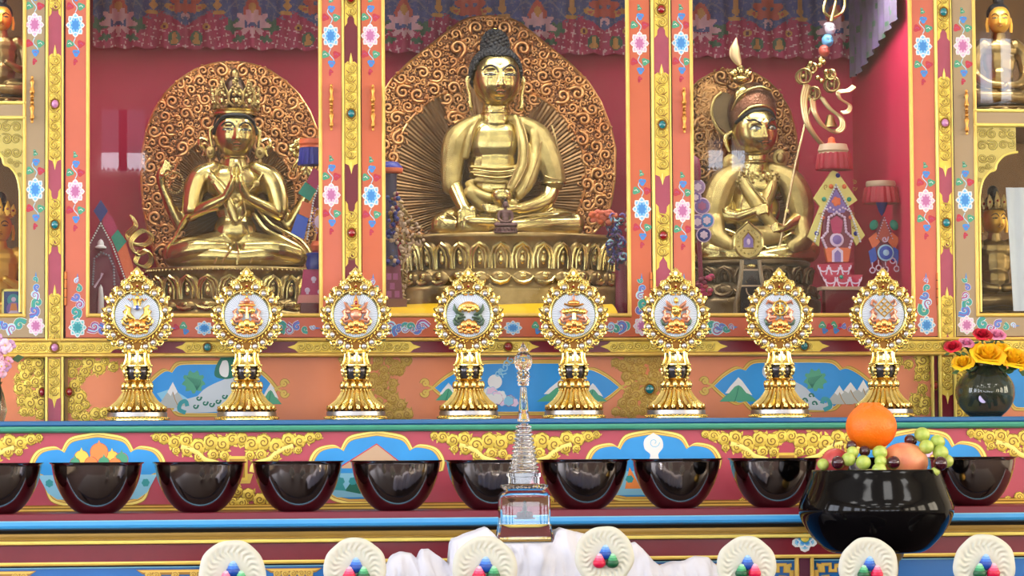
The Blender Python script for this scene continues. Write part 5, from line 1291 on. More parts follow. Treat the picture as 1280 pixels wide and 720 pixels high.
for i, (tx, ty) in enumerate(((382, 194), (378, 197), (376, 203), (379, 209))): chain(b, [(388, 207+i*2, 4), ((388+tx)/2-1, (207+ty)/2-2+i, 6), (tx, ty+3, 6)], [2.2, 1.9, 1.3], S_, 8)
for s in (-1, 1):
    chain(b, [(cx+s*16, 300, 0), (cx+s*58, 308, 4), (cx+s*76, 312, 12)], [20, 19, 15], S_); chain(b, [(cx+s*77, 313, 12), (cx+s*40, 316, 34), (cx+s*2, 318, 42)], [15, 14, 10], S_)
b.ell((cx, 324, 8), (88, 9, 42), S_, 24, 8)
o = b.build('body', ava); fuse(o, 1.3, fl_.s, 3)
# skirt and shawl
b = MB(fl_)
for s in (-1, 1): chain(b, [(cx+s*14, 306, 34), (cx+s*50, 308, 36), (cx+s*74, 313, 24)], [9, 13, 13], BRASS)
b.ell((cx, 318, 38), (30, 10, 12), BRASS, 16, 8)
for s in (-1, 1): chain(b, [(cx+s*26, 204, 2), (cx+s*44, 216, 6), (cx+s*52, 236, 8), (cx+s*55, 256, 12)], [10, 14, 13.5, 11.5], BRASSE)
chain(b, [(cx-40, 204, 10), (cx-22, 226, 17), (cx-8, 250, 18), (cx, 272, 20)], [4, 7, 7, 5], BRASSE)
o = b.build('skirt', ava); fuse(o, 1.3, fl_.s, 2)
g = MB(fl_)
for pts, r_ in (([(238, 268, 22), (250, 262, 26), (272, 258, 36)], 1.6), ([(236, 262, 18), (228, 272, 14), (220, 290, 16), (208, 306, 20)], 2.4), ([(316, 262, 26), (330, 282, 30), (352, 294, 34), (372, 305, 30), (382, 318, 26), (388, 336, 26)], 2.6), ([(322, 258, 24), (338, 276, 28), (360, 288, 32), (378, 300, 28), (390, 322, 26), (391, 338, 24)], 2),
              ([(276, 326, 50), (286, 308, 50), (290, 296, 34)], 1.5), ([(294, 328, 52), (296, 310, 50), (292, 296, 34)], 1.5), ([(310, 326, 50), (318, 312, 48), (330, 304, 40)], 1.5), ([(266, 327, 50), (270, 314, 48), (262, 304, 40)], 1.5), ([(322, 324, 48), (340, 308, 44)], 1.2),
              ([(225, 300, 30), (262, 297, 40), (290, 300, 38), (330, 298, 40), (366, 302, 30)], 1.3), ([(285, 248, 22), (283, 262, 24), (294, 274, 26), (306, 262, 24), (304, 246, 22)], 1.2), ([(262, 210, 18), (280, 236, 22), (294, 256, 22), (310, 236, 22), (328, 212, 18)], 1.1), ([(258, 206, 14), (270, 225, 20), (284, 240, 22)], 1.1), ([(330, 206, 14), (320, 225, 20), (306, 240, 22)], 1.1)):
    g.tube(smooth_path(pts, 5), r_, BRASS, 6)
for s in (-1, 1):
    for t, R_ in ((.86, 7), (.8, 7.4)): 
        c = (cx+s*(54+(13-54)*t), 262+(243-262)*t, 8+(36-8)*t); g.ell(c, (2.2, R_, R_), BRASS, 8, 8, (0, 0, s*20))
    g.ell((cx+s*50, 240, 6), (13.5, 2.4, 13.5), BRASS, 12, 6, (0, s*12, 0))
for i, (x, y) in enumerate(((267, 222), (320, 224), (294, 246), (294, 272))): g.ell((x, y, 20), (4, 3.4, 2.4), BRASSE, 10, 6); g.ell((x, y, 22), 1.4, BRASSD, 6, 5)
for a in range(-8, 9): g.ell((cx+17*sin(a*.17), 199+5*cos(a*.17), 18*cos(a*.17)), 1.3, BRASS, 6, 5)
g.build('jewellery', ava)
g = MB(fl_)
for i in range(22): a = 2*pi*i/22; g.ell((219+10*cos(a), 223+13*sin(a), 5), 1.7, BRASSD, 7, 5)
g.build('prayer_beads', ava)
g = MB(fl_)     # blossom held in the rear left hand
for i in range(9): a = 2*pi*i/9; g.ell((374+8*cos(a), 178+8*sin(a), -2), (3.4, 6, 2.4), BRASS, 8, 6, (0, 90+math.degrees(-a), 0))
g.ell((374, 178, 2), 4, BRASS, 8, 6)
for i in range(7): g.tube([(376+i*1.5, 190, 0), (368+i*4, 200+i, 1), (362+i*5, 212, 0)], [1.6, 1.2, .4], BRASS, 5)
g.tube([(386, 206, 2), (380, 192, 0), (375, 180, 0)], 1.2, BRASS, 5)
g.build('lotus_blossom', ava)
def ribbon(b, pts, w, m, t=1.5, k=3):
    for j in range(k): b.tube([(p[0]+(j-(k-1)/2)*w/k*.8, p[1]+(j-(k-1)/2)*w/k*.5, p[2]) for p in smooth_path(pts, 6)], w/k*.75, m, 6)
g = MB(fl_)
ribbon(g, [(165, 264, 0), (170, 276, 2), (160, 288, 2), (166, 298, 2), (182, 300, 3), (190, 290, 2), (180, 282, 0), (168, 290, 2), (164, 300, 4), (172, 312, 5), (184, 308, 5), (190, 318, 4), (182, 328, 4), (170, 322, 3), (176, 308, 2)], 7, BRASS)
g.build('scarf_end', ava)
ho, pos = face(fl_, ava, 294, 160, 26, 30.5, BRASS, 2, 1, 5, eyes=.6)
e = MB(fl_)
for s in (-1, 1):
    e.tube(smooth_path([(cx+s*26, 152, -1), (cx+s*31, 156, -2), (cx+s*30.5, 166, -1), (cx+s*29, 178, 1)], 4), [2]*4+[3]*4+[2.4]*5, BRASS, 8, .8)
    e.ell((cx+s*31, 184, 4), (6.5, 7.5, 3), BRASSE, 12, 8); e.ell((cx+s*31, 184, 6.5), (3, 3.6, 2), BRASSD, 8, 6); e.ell((cx+s*31, 196, 3), (3, 6, 2.4), BRASSD, 8, 6)
    e.tube(smooth_path([(cx+s*33, 170, -4), (cx+s*42, 166, -5), (cx+s*44, 174, -4), (cx+s*38, 180, -3), (cx+s*40, 188, -4)], 4), 2.2, BRASS, 6)
e.build('ears', ho)
h = MB(fl_); h.ell((cx, 152, -6), (27.5, 25, 27), HAIR, 24, 14)
h.tube([(cx+27.2*sin(a), 139.5+abs(sin(a))**4*22, 27.5*cos(a)*.96+4) for a in [-1.45+2.9*i/20 for i in range(21)]], 2.2, HAIR, 8)
h.ell((cx, 108, -5), (15, 22, 14), mat('dark_bronze_topknot', (74, 52, 40), rough=.4, metal=.7), 16, 10); h.ell((cx, 86, -5), (6, 9, 6), BRASSD, 10, 8)
h.build('hair', ho)
c = MB(fl_); c.lathe([(26.5, 138), (29, 136.5), (29, 134.5), (26.5, 133), (28.5, 131), (26, 129), (0, 128)], cx, 0, BRASS, 32)
rnd = random.Random(8)
for i in range(-2, 3):
    a = i*.62; x0, d0_ = cx+28*sin(a), 28*cos(a); H_ = 40-abs(i)*8
    for j in range(int(26-abs(i)*2)):
        t = rnd.random()**.8; wv = (9-abs(i))*(1-t)**.7; u = (rnd.random()*2-1)*wv
        c.ell((x0+u*cos(a)*1+t*3*sin(a), 130-t*H_, d0_-u*sin(a)+1), (2+rnd.random(), 2.2, 1.8), BRASSD if j % 3 else BRASSE, 6, 5, (0, rnd.random()*90, 0))
    c.ell((x0+1.5*sin(a), 122, d0_+2), (3.2, 4, 2.2), BRASS, 8, 6); c.ell((x0+2*sin(a), 112, d0_+2), (2.2, 2.8, 1.8), BRASS, 8, 6)
    for s in (-1, 1):
        c.tube(smooth_path([(x0+s*3, 128, d0_), (x0+s*9*cos(a), 122, d0_), (x0+s*8*cos(a), 112, d0_+1), (x0+s*3, 104, d0_), (x0, 128-H_-3, d0_)], 3), [1.6]*9+[1.2, .9, .7, .4], BRASSE, 5)
c.build('crown', ho)
# ---------------------------------------------------------------- right statue: hatted master with a staff
fr_ = Fr(935, 400, .4); fr_.O = Vector((P(935, 400, .4).x, .4, ZF))
gur = thing('guru_statue', 'gilt frowning moustached statue in a peaked lotus hat in the right bay', 'statue', fr_.O)
TABR = [(74, 0), (75, 12), (79, 28), (88, 44), (102, 58), (125, 72), (155, 80), (190, 82), (230, 80), (270, 76), (310, 72), (330, 66)]
aureole(fr_, gur, 930, TABR, -50, (930, 250, 78, 80, 262), (926, 165, 62), lambda x, y: (915 < x < 975 and 95 < y < 190) or (y > 215 and abs(x-935) < 55), 31, mat('aura_antique_copper', (200, 150, 96), rough=.34, metal=.95, noise=.35, nscale=12),
        [(900, 105, 9, 1, 2), (890, 130, 9, -1, 1), (885, 160, 9, 1, 1), (985, 105, 7, 1, 2), (998, 150, 7, -1, 1)], 320)
BDK = mat('dark_antique_bronze', (112, 92, 66), rough=.38, metal=.9, noise=.4, nscale=20, bump=.3, bscale=50)
throne(fr_, gur, 938, 322, 76, 60, (330, 352, 368), BDK, BDK, 19, y_bot=400)
b = MB(fr_)
chain(b, [(948, 184, 0), (947, 196, 0), (944, 210, -3)], [14, 14.5, 19], S_)
b.ell((947, 197, 1), (17.5, 2.2, 17), S_, 16, 6)
b.ell((944, 226, -4), (38, 24, 22), S_, 20, 12); b.ell((944, 256, -2), (34, 30, 24), S_, 20, 12)
chain(b, [(925, 212, -2), (908, 220, 0), (900, 240, 6)], [13, 15, 14], S_); chain(b, [(964, 212, -2), (986, 220, 0), (996, 240, 4)], [13, 15, 14], S_)
chain(b, [(900, 240, 6), (902, 262, 14), (918, 268, 30)], [14, 12, 8], S_); chain(b, [(996, 240, 4), (1000, 266, 12), (984, 276, 26)], [14, 13, 9], S_)
chain(b, [(918, 268, 30), (934, 262, 38), (944, 256, 42)], [8, 6, 4], S_)
for i in range(4): chain(b, [(940, 257+i*3, 43), (950, 254+i*3, 45), (954, 258+i*3, 42)], [2.4, 2.1, 1.5], S_, 8)
chain(b, [(984, 276, 26), (974, 282, 34), (966, 284, 38)], [9, 6.5, 4.6], S_)
for i in range(4): chain(b, [(970, 278+i*3, 38), (962, 277+i*3, 41), (957, 281+i*3, 38)], [2.3, 2, 1.4], S_, 8)
chain(b, [(920, 300, 0), (892, 300, 8), (880, 306, 14)], [20, 20, 15], S_); chain(b, [(960, 300, 0), (996, 302, 6), (1010, 308, 14)], [20, 19, 15], S_)
chain(b, [(880, 308, 14), (905, 314, 30), (940, 318, 38)], [14, 13, 9], S_); chain(b, [(1010, 310, 14), (980, 314, 30), (945, 318, 38)], [14, 13, 9], S_)
b.ell((942, 318, 8), (74, 8, 42), S_, 24, 8)
o = b.build('body', gur); fuse(o, 1.35, fr_.s, 3)
b = MB(fr_)
chain(b, [(925, 206, 4), (905, 222, 6), (892, 250, 12), (888, 274, 18)], [9, 17, 18, 12], BRASSE); chain(b, [(966, 206, 4), (990, 222, 6), (1001, 250, 10), (1002, 276, 16)], [9, 17, 18, 12], BRASSE)
chain(b, [(922, 206, 6), (934, 234, 16), (950, 262, 24), (966, 280, 26)], [6, 9, 9, 7], BRASSE); chain(b, [(970, 206, 6), (962, 234, 14), (948, 262, 20)], [6, 8, 7], BRASS)
chain(b, [(890, 270, 20), (892, 292, 26), (905, 304, 34)], [12, 13, 10], BRASS); chain(b, [(1000, 276, 20), (1000, 296, 26), (985, 306, 34)], [12, 13, 10], BRASS)
b.ell((944, 292, 30), (34, 14, 14), BRASSE, 18, 10)
o = b.build('robe', gur); fuse(o, 1.35, fr_.s, 2)
g = MB(fr_); rnd = random.Random(14)
for pts in ([(897, 214, 22), (886, 240, 28), (882, 268, 28)], [(905, 212, 22), (896, 240, 30), (900, 262, 34)], [(925, 206, 18), (936, 228, 30), (955, 250, 38)], [(968, 206, 16), (962, 230, 28), (952, 250, 36)], [(1004, 218, 20), (1012, 246, 24), (1012, 272, 24)], [(994, 218, 22), (1000, 246, 28), (996, 268, 30)],
            [(884, 290, 36), (910, 300, 44), (950, 306, 48)], [(880, 300, 32), (905, 310, 44), (940, 316, 50)], [(1006, 292, 32), (980, 302, 42), (950, 308, 48)], [(898, 282, 34), (915, 290, 42), (930, 304, 46)], [(990, 284, 34), (975, 294, 42), (962, 308, 46)], [(888, 316, 34), (930, 322, 50), (1000, 318, 34)], [(970, 296, 44), (985, 288, 40), (1000, 292, 32)]):
    g.tube(smooth_path([(p[0], p[1], p[2]-7) for p in pts], 5), 1.5, BRASS, 6)
for i in range(46): x = 918+rnd.random()*56; y = 206+rnd.random()*22; g.ell((x, y, 21-abs(x-945)*.2), (2.2, 1.6, 1.8), BRASSE if i % 2 else BRASSD, 6, 5, (0, rnd.random()*90, 0))
g.build('robe_folds', gur)
ho, pos = face(fr_, gur, 945, 159, 27, 31.5, BRASS, 15, -4, 4, wrath=True, eyes=1.15)
e = MB(fr_)
e.tube(smooth_path([(918, 158, -4), (911, 163, -6), (910, 172, -4), (914, 184, -2)], 4), [2, 2.4, 3, 3.4, 3.4, 3.4, 3.2, 3, 3, 3, 2.6, 2.4, 2], BRASS, 8, .8)
e.ell((915, 198, 2), (10.5, 11.5, 3.4), BRASSE, 18, 10); e.ell((915, 198, 5), (6.5, 7.5, 2), BRASSD, 12, 8); e.ell((915, 198, 6.5), (2.5, 3, 2), BRASS, 8, 6)
e.tube(smooth_path([(972, 156, -3), (975, 162, -4), (973, 172, -3)], 4), [1.6]*4+[2.2]*5, BRASS, 8)
e.ell((979, 191, -2), (10, 11.5, 3.4), BRASSE, 18, 10, (0, -20, 0)); e.ell((979, 191, 1), (6, 7, 2.4), BRASSD, 12, 8)
e.build('ears', ho)
HATM = mat('engraved_dark_hat', (126, 84, 64), rough=.35, metal=.85, noise=.4, nscale=30, bump=.7, bscale=120, voro=1)
h = MB(fr_)
h.ell((944, 134, -5), (31, 39, 29), HATM, 26, 18, (0, 4, 0))
h.tube([(p.x/fr_.s+935, 400-p.z/fr_.s, -p.y/fr_.s) for p in [pos(u, .82-abs(u)**3*.5, .05) for u in [-.95+1.9*i/20 for i in range(21)]]], 2.4, HAIR, 8)
h.tube([(p.x/fr_.s+935, 400-p.z/fr_.s-5, -p.y/fr_.s+1) for p in [pos(u, .82-abs(u)**3*.5, .05) for u in [-.92+1.84*i/20 for i in range(21)]]], 2.2, BRASS, 8)
h.tube(smooth_path([(917, 132, 6), (922, 118, 14), (934, 108, 19), (950, 104, 20), (964, 108, 16)], 5), 2.2, BRASS, 8)      # upturned front flap edge
h.ell((927, 112, 10), (9, 12, 8), BRASS, 12, 8, (0, 25, 0))
h.prism(smooth_path([(916, 160), (902, 150), (894, 132), (897, 116), (906, 108), (918, 112), (922, 130), (920, 150), (916, 160)], 4)[:-1], -16, -8, BDK)   # ear flap of the hat
h.tube([(x, y, -8) for x, y in smooth_path([(916, 166), (902, 156), (893, 136), (896, 118), (906, 108)], 5)], 2, BRASSE, 6)
h.ell((928, 92, 0), (12, 6, 10), BRASS, 12, 8); 
for i in range(5): a = pi*i/4; h.ell((928-11*cos(a), 86-3*sin(a), 6), (3.4, 5, 3), BRASS, 8, 6, (0, -30+i*15, 0))
h.ell((928, 80, 2), (6, 6, 5), BRASS, 10, 8); h.ell((928, 78, 7), (3, 3.4, 2), BRASSD, 8, 6)
h.tube(smooth_path([(928, 74, 0), (922, 62, 0), (922, 50, 0), (924, 40, 0)], 4), [2.6, 4, 5.4, 6.4, 7, 7, 6.6, 6, 5, 3.6, 2.4, 1.4, .4], mat('feather_gold', (206, 176, 132), rough=.35, metal=.7), 8, .35)
h.build('lotus_hat', ho)
stf = thing('ritual_staff', 'long pale staff topped by a skull, blue and red heads and gold ribbons', 'staff', Fr(975, 330, .3).O)
fs = Fr(975, 330, .3)
g = MB(fs); g.tube([(972, 318, 0), (984, 262, 0), (996, 205, 0), (1010, 150, 0), (1022, 118, 0)], 1.7, mat('pale_staff_gold', (222, 196, 150), rough=.25, metal=.8), 8)
g.tube([(984, 266, 0), (986, 262, 0)], 3.4, BRASS, 8); g.build('shaft', stf)
g = MB(fs)
for (x, y, R_, a) in ((1008, 94, 9, 20), (1044, 104, 9, -30), (1020, 116, 8, 0), (1018, 84, 6, 60), (1042, 92, 6, 30)):
    for t in (-1, 0, 1): g.tube([(x+R_*.9*cos(p)*(.35 if t == 0 else 1), y+R_*sin(p), t*5+R_*.4*cos(p)) for p in [2*pi*i/12 for i in range(12)]], 1.5, BRASSD if R_ > 7 else BRASS, 6, closed=True)
    g.ell((x, y, 0), R_*.42, BRASSD, 8, 6)
for (x, y) in ((1028, 80), (1033, 76), (1025, 96), (1030, 100), (1016, 78), (1036, 88)): g.ell((x, y, 4), 3.6, BRASS, 8, 6)
g.build('crossed_thunderbolt', stf)
for nm, x, y, col, R_ in (('red_head', 1034, 62, (176, 72, 58), 7), ('blue_head', 1038.5, 49, (98, 160, 206), 7.4), ('skull', 1042, 34, (196, 180, 190), 7)):
    m = mat('painted_'+nm, col, rough=.4); ho2, p2 = face(fs, stf, x, y, R_*.92, R_*1.1, m, 15, -8, 3, wrath=True, eyes=1.2, res=.4)
    WL_ = WL[ho2.name]; ho2.name = 'carved_head'; WL[ho2.name] = WL_; ho2['label'] = {'red_head': 'red carved head', 'blue_head': 'blue carved head', 'skull': 'pale skull'}[nm]
    q = MB(fs); q.ell((x-1, y-R_*.75, -1), (R_*.95, R_*.5, R_*.95), HAIR if nm != 'skull' else m, 12, 6); q.build('head_cap', ho2)
g = MB(fs); g.lathe([(4, 76), (5, 72), (3, 69)], 1031, 0, BRASS, 12)
g.tube([(1044, 24, 0), (1047, 12, 0), (1050, 0, 0), (1052, -16, 0)], [3, 2.6, 2.4, 1], BRASS, 8)
for s in (-1, 1): g.tube(smooth_path([(1045, 20, 0), (1047+s*12, 12, 0), (1050+s*12, -4, 0), (1052+s*4, -18, 0)], 4), 2, BRASS, 6)
g.build('trident', stf)
g = MB(fs)
ribbon(g, [(1012, 104, 2), (1007, 125, 3), (1010, 150, 4), (1018, 166, 4), (1030, 180, 2)], 9, mat('ribbon_gold', (226, 208, 150), rough=.28, metal=.9))
ribbon(g, [(1018, 124, 4), (1020, 140, 6), (1030, 156, 6), (1046, 164, 5), (1056, 158, 4), (1054, 146, 3), (1040, 134, 2), (1030, 120, 1)], 8, MC['ribbon_gold'])
ribbon(g, [(1056, 140, 2), (1064, 138, 2), (1066, 130, 2), (1054, 122, 2), (1052, 114, 2), (1064, 112, 2), (1072, 106, 2)], 6, MC['ribbon_gold'])
g.build('ribbons', stf)
g = MB(fs); g.lathe([(0, 142), (4, 143), (6, 150), (9, 158), (0, 158)], 1041, 2, BRASSD, 14); g.build('bell', stf)
# ---------------------------------------------------------------- small statues in the outer bays
def small(px, base, Y, k, name, label, z=None, **kw):
    f = Fr(px, base, Y); o = P(px, base, Y); f.O = Vector((o.x, Y, z if z is not None else o.z))
    t = thing(name, label, 'statue', f.O); seated_mini(f, t, px, base, k, kw.pop('m', BRASS), **kw); return t
GFACE = mat('gold_leaf_skin', (232, 176, 70), rough=.38, metal=.6)
ZU = Z(143)+.015
small(2, 116, .3, 1.3, 'buddha_statue', 'gilt seated statue behind the upper glass at the left edge of the view', ZU+P(2, 116, .3).z-P(2, 134, .3).z, lotus=18, hands='teach', crown=False, m=BRASSD, mface=GFACE)
small(0, 402, .3, 1.5, 'bodhisattva_statue', 'golden crowned statue raising a hand inside the arched niche at the left edge', ZF+.002, lotus=False, hands='teach', crown=True, m=GFACE, mface=GFACE)
small(1250, 124, .3, 1.42, 'buddha_statue', 'gilt seated statue behind the upper glass at the right edge of the view', ZU+P(1250, 124, .3).z-P(1250, 140, .3).z, lotus=16, hands='lap', m=BRASSD, mface=GFACE, yaw=-12)
small(1244, 389, .3, 1.45, 'bodhisattva_statue', 'gilt crowned statue looking right inside the arched niche at the right edge', ZF+P(1244, 389, .3).z-P(1244, 402, .3).z, lotus=13, hands='lap', crown=True, m=BRASSD, mface=GFACE, yaw=14)
# framed picture card
f = Fr(17, 392, .1); f.O = Vector((P(17, 392, .1).x, .1, ZF))
b = MB(f); b.box(4, 29, 353, 397, -1, 0, PNAVY); b.box(2.5, 30, 352, 355, -1.5, 1, GOLDL); b.box(2.5, 30, 395, 398, -1.5, 1, GOLDL); b.box(2.5, 5, 352, 398, -1.5, 1, GOLDL); b.box(28, 30.5, 352, 398, -1.5, 1, GOLDL)
b.disc(17, 366, 8, .2, PTEAL, 16); b.disc(17, 377, 9, .25, PVIO, 16, rx=9); b.disc(17, 365, 3, .4, PPINK, 12); b.poly([(12, 380), (14, 370), (20, 370), (22, 380)], .45, PORG); b.poly([(9, 384), (25, 384), (21, 379), (13, 379)], .5, PPINK)
for i in range(8): lobed(b, 7+i*2.9, 390, 2.6, .3+.02*i, PLB if i % 2 else PPINK, None, 5, .2, i)
c_ = b.build('picture_card'); tag(c_, 'small framed dark blue picture of a seated figure beside the left edge niche', 'picture')
# ================================================================ valance curtains
def valance(x0, x1, y1, Y, seed, name, label, phase=0):
    f = Cab(Y); b = MB(f); r = random.Random(seed); dx, dy = 1.6, 1.6
    nx = int((x1-x0)/dx); y0 = -50; ny = int((y1-y0)/dy)
    CM = {k: mat('brocade_'+k, c, rough=.7, noise=.25, nscale=24) for k, c in dict(blue=(84, 88, 140), mag=(176, 50, 92), pink=(222, 168, 178), green=(76, 104, 84), gold=(202, 142, 82), red=(196, 90, 78), gray=(120, 112, 140), dark=(96, 34, 66)).items()}
    P_ = 168.0
    def motif(x, y):
        u = (x-phase) % P_; u = u if u < P_/2 else P_-u      # mirrored repeat
        q = lambda a, c, ra, rb, k=0, am=0: ((u-a)/ra)**2+((y-c)/rb)**2 < (1+am*sin(k*atan2(y-c, u-a)))**2
        if q(0, 32, 20, 14, 9, .25) and not (q(0, 36, 6, 4) or q(8, 34, 2.4, 5)): return 'pink'
        if q(0, 14, 11, 12, 3, .15): return 'red' if not q(0, 14, 5, 7) else 'gold'
        if q(24, 36, 9, 8, 5, .25) or q(17, 52, 7, 4, 4, .3): return 'green'
        if q(44, 8, 4, 13, 3, .3) or q(42, 20, 8, 3): return 'gold'
        if q(58, 38, 4.6, 4.2): return 'gold' if not q(58, 38, 2, 2) else 'dark'
        if q(84, 8, 17, 14, 6, .2) and not q(79, 7, 2.6, 2.4): return 'red'
        if q(66, 14, 8, 4.5, 2, .3): return 'gold' if not q(66, 14, 2.6, 2) else 'red'
        if q(84, 25, 6, 4.4) and not q(84, 27, 3.4, 2.4): return 'pink'
        if q(70, 54, 4, 7, 3, .3): return 'gold'
        if q(70, 52, 8, 9): return 'green'
        if abs(sin(u*.21+y*.35)+sin(u*.37-y*.22)) < .14: return 'gray' if y < 28 else 'pink'
        if y > 28+10*sin(u/P_*4*pi+1): 
            return 'mag'
        if abs(sin(u*.11)*12+y-14) < 1.5: return 'gray'
        return 'blue'
    v = []; fs_ = {}
    ph = [r.random()*6 for _ in range(3)]
    for j in range(ny+1):
        for i in range(nx+1):
            x = x0+i*dx; y = y0+(y1-y0)*j/ny
            if j == ny: y += 3.4*abs(sin(x*.11))-1.5
            d = 3.2*sin(x*.34+ph[0])*(.4+.6*j/ny)+2*sin(x*.13+ph[1])
            v.append(f.v((x, y, d)))
    for j in range(ny):
        for i in range(nx):
            k = motif(x0+(i+.5)*dx, y0+(y1-y0)*(j+.5)/ny); fs_.setdefault(k, []).append((j*(nx+1)+i, j*(nx+1)+i+1, (j+1)*(nx+1)+i+1, (j+1)*(nx+1)+i))
    o = len(b.V); b.V += v
    for k, L in fs_.items():
        mi = b.mi(CM[k])
        for q in L: b.F.append(list(q)); b.M.append(mi); b.S.append(True)
    ob = b.build(name, sharp=None); ob.location = (0, Y, 0)
    tag(ob, label, 'curtain', 'brocade valances'); return ob
VL = 'printed blue and magenta brocade valance hanging across the top of the %s bay'
valance(116, 420, 64, .7, 1, 'brocade_valance', VL % 'left', 316-168*1.0)
valance(460, 808, 66, .7, 2, 'brocade_valance', VL % 'middle', 506)
valance(846, 1077, 68, .7, 3, 'brocade_valance', VL % 'right', 879)
# valance turning the corner along the right lining
f = Cab(0); b = MB(W0); nx = 40; ny = 12
for j in range(ny+1):
    for i in range(nx+1):
        y = .06+(.66)*i/nx; t = i/nx; zt, zb = Z(-50), Z(12)+(Z(60)-Z(12))*min(1, t*1.25)
        b.V.append(Vector((XRI-.03+.008*sin(i*1.3), y, zt+(zb-zt)*j/ny)))
for j in range(ny):
    for i in range(nx): b.F.append([j*(nx+1)+i, j*(nx+1)+i+1, (j+1)*(nx+1)+i+1, (j+1)*(nx+1)+i]); b.M.append(b.mi(mat('brocade_grey_violet', (120, 96, 138), rough=.7, col2=(96, 92, 96), nscale=18) if (i*7+j*5) % 11 else MC['brocade_green'])); b.S.append(True)  # grey-violet cloth with scattered green patches
tag(b.build('brocade_valance'), 'greyish violet valance turning back along the right inner side of the right bay', 'curtain', 'brocade valances')
# ================================================================ butter sculptures inside the bays
def card(b, pts, d, m, t=2): b.prism(pts, d-t, d, m)
def beads(b, pts, d, r_=1.3, m=None, step=3.2):
    m = m or WHITE; L = []
    for (x0, y0), (x1, y1) in zip(pts, pts[1:]):
        n = max(1, int(math.hypot(x1-x0, y1-y0)/step)); L += [(x0+(x1-x0)*i/n, y0+(y1-y0)*i/n) for i in range(n)]
    for x, y in L+[pts[-1]]: b.ell((x, y, d), r_, m, 6, 4)
BNAVY = mat('butter_navy', (44, 46, 130), rough=.5); BMAG = mat('butter_magenta', (186, 36, 96), rough=.5, bump=.5, bscale=60); BTEAL = mat('butter_teal', (20, 140, 116), rough=.5, bump=.5, bscale=60)
BORG = mat('butter_orange', (226, 104, 58), rough=.5, bump=.5, bscale=60); BPL = mat('butter_plum', (120, 22, 60), rough=.5); BYEL = mat('butter_yellow', (224, 206, 116), rough=.5); BBLUE = mat('butter_blue', (44, 84, 190), rough=.5)
def fz(px, Y): f = Fr(px, 400, Y); f.O = Vector((P(px, 400, Y).x, Y, ZF)); return f
# 1: left bay, far left
f = fz(140, .24); t1 = thing('butter_sculpture', 'butter sculpture with a blue diamond tip and slanting coloured squares, left edge of left bay', 'ornament', f.O)
b = MB(f); card(b, [(127, 268), (98, 330), (98, 400), (160, 400), (160, 380)], 0, BPL, 8); b.build('backing', t1)
b = MB(f)
card(b, [(126, 246), (135, 260), (126, 274), (117, 260)], 4, BNAVY)
for p, m in ((((134, 262), (141, 268), (147, 284), (139, 292), (128, 276)), BMAG), (((147, 283), (158, 298), (147, 312), (139, 293)), BTEAL), (((157, 300), (166, 328), (172, 360), (160, 352), (147, 312)), BORG)): card(b, list(p), 3, m)
b.build('colour_strip', t1)
b = MB(f); beads(b, [(126, 276), (140, 302), (156, 345), (162, 370)], 5, 1.2); beads(b, [(126, 276), (110, 306), (100, 322)], 5, 1.2); beads(b, [(116, 352), (118, 320), (126, 312), (136, 316), (142, 330), (143, 352)], 4, 1.5, mat('butter_pearl_grey', (150, 150, 164), rough=.4)); b.build('bead_trim', t1)
b = MB(f); b.lathe([(0, 295), (2.4, 297), (4, 300), (4, 303), (7, 305), (7, 307), (0, 308)], 126, 3, WHITE, 14); b.lathe([(0, 352), (2.4, 356), (3.4, 364), (4, 376), (4.4, 400), (0, 400)], 126, 4, WHITE, 12); b.tube([(118, 356, 4), (126, 344, 5), (128, 338, 5)], [1.6, 1, 2], PPINK, 6); b.build('white_figures', t1)
# 2: left bay, right side
f = fz(385, .1); t2 = thing('butter_sculpture', 'butter sculpture under a blue pleated canopy, at the right side of the left bay', 'ornament', f.O)
b = MB(f); b.lathe([(0, 172), (14, 172), (15, 178), (13, 180), (14.5, 183), (14, 183)], 389, 0, BORG, 20); b.lathe([(13, 183), (16, 204), (15, 205), (0, 203)], 389, 0, mat('blue_pleats', (34, 42, 150), rough=.5), 48, lambda a, i: 1+.06*sin(16*a)); b.build('canopy', t2)
b = MB(f)
for p, m in (([(392, 208), (402, 214), (398, 238), (384, 226)], BMAG), ([(382, 226), (396, 236), (388, 250), (373, 240)], BTEAL), ([(378, 250), (390, 254), (388, 272), (374, 266)], BORG), ([(372, 266), (386, 272), (380, 298), (364, 290)], BBLUE), ([(396, 236), (404, 226), (404, 262), (390, 256)], BPL)): card(b, p, 2, m, 3)
b.build('colour_strip', t2)
b = MB(f); beads(b, [(404, 216), (392, 250), (384, 298)], 4, 1.3); beads(b, [(404, 256), (394, 262), (391, 276), (396, 290), (404, 294)], 3, 1.4, mat('butter_lilac', (196, 150, 190), rough=.5)); b.disc(402, 276, 9, 2, mat('butter_pink_disc', (226, 190, 214), rough=.5), 20, 2); b.build('bead_trim', t2)
b = MB(f); b.lathe([(5, 300), (8, 306), (5, 312)], 396, 0, BORG, 12); b.lathe([(0, 336), (12, 336), (14, 330), (12, 320), (14, 316), (12, 315), (0, 316)], 396, 0, mat('blue_white_bowl', (30, 44, 130), rough=.2), 20); b.build('small_bowl', t2)
b = MB(f); card(b, [(380, 336), (408, 336), (410, 372), (376, 372)], 4, BMAG, 18); card(b, [(374, 368), (410, 368), (412, 378), (372, 378)], 6, mat('butter_pink_foot', (226, 140, 130), rough=.5), 22)
b.box(376, 408, 376, 400, -20, 4, MAROON)
for x, y in ((392, 348), (384, 362), (400, 364)): b.disc(x, y, 3.4, 4.4, PPINK, 12, .8); b.box(x-1.6, x+1.6, y+2, y+5, 4, 5, PPINK)
b.build('patterned_base', t2)
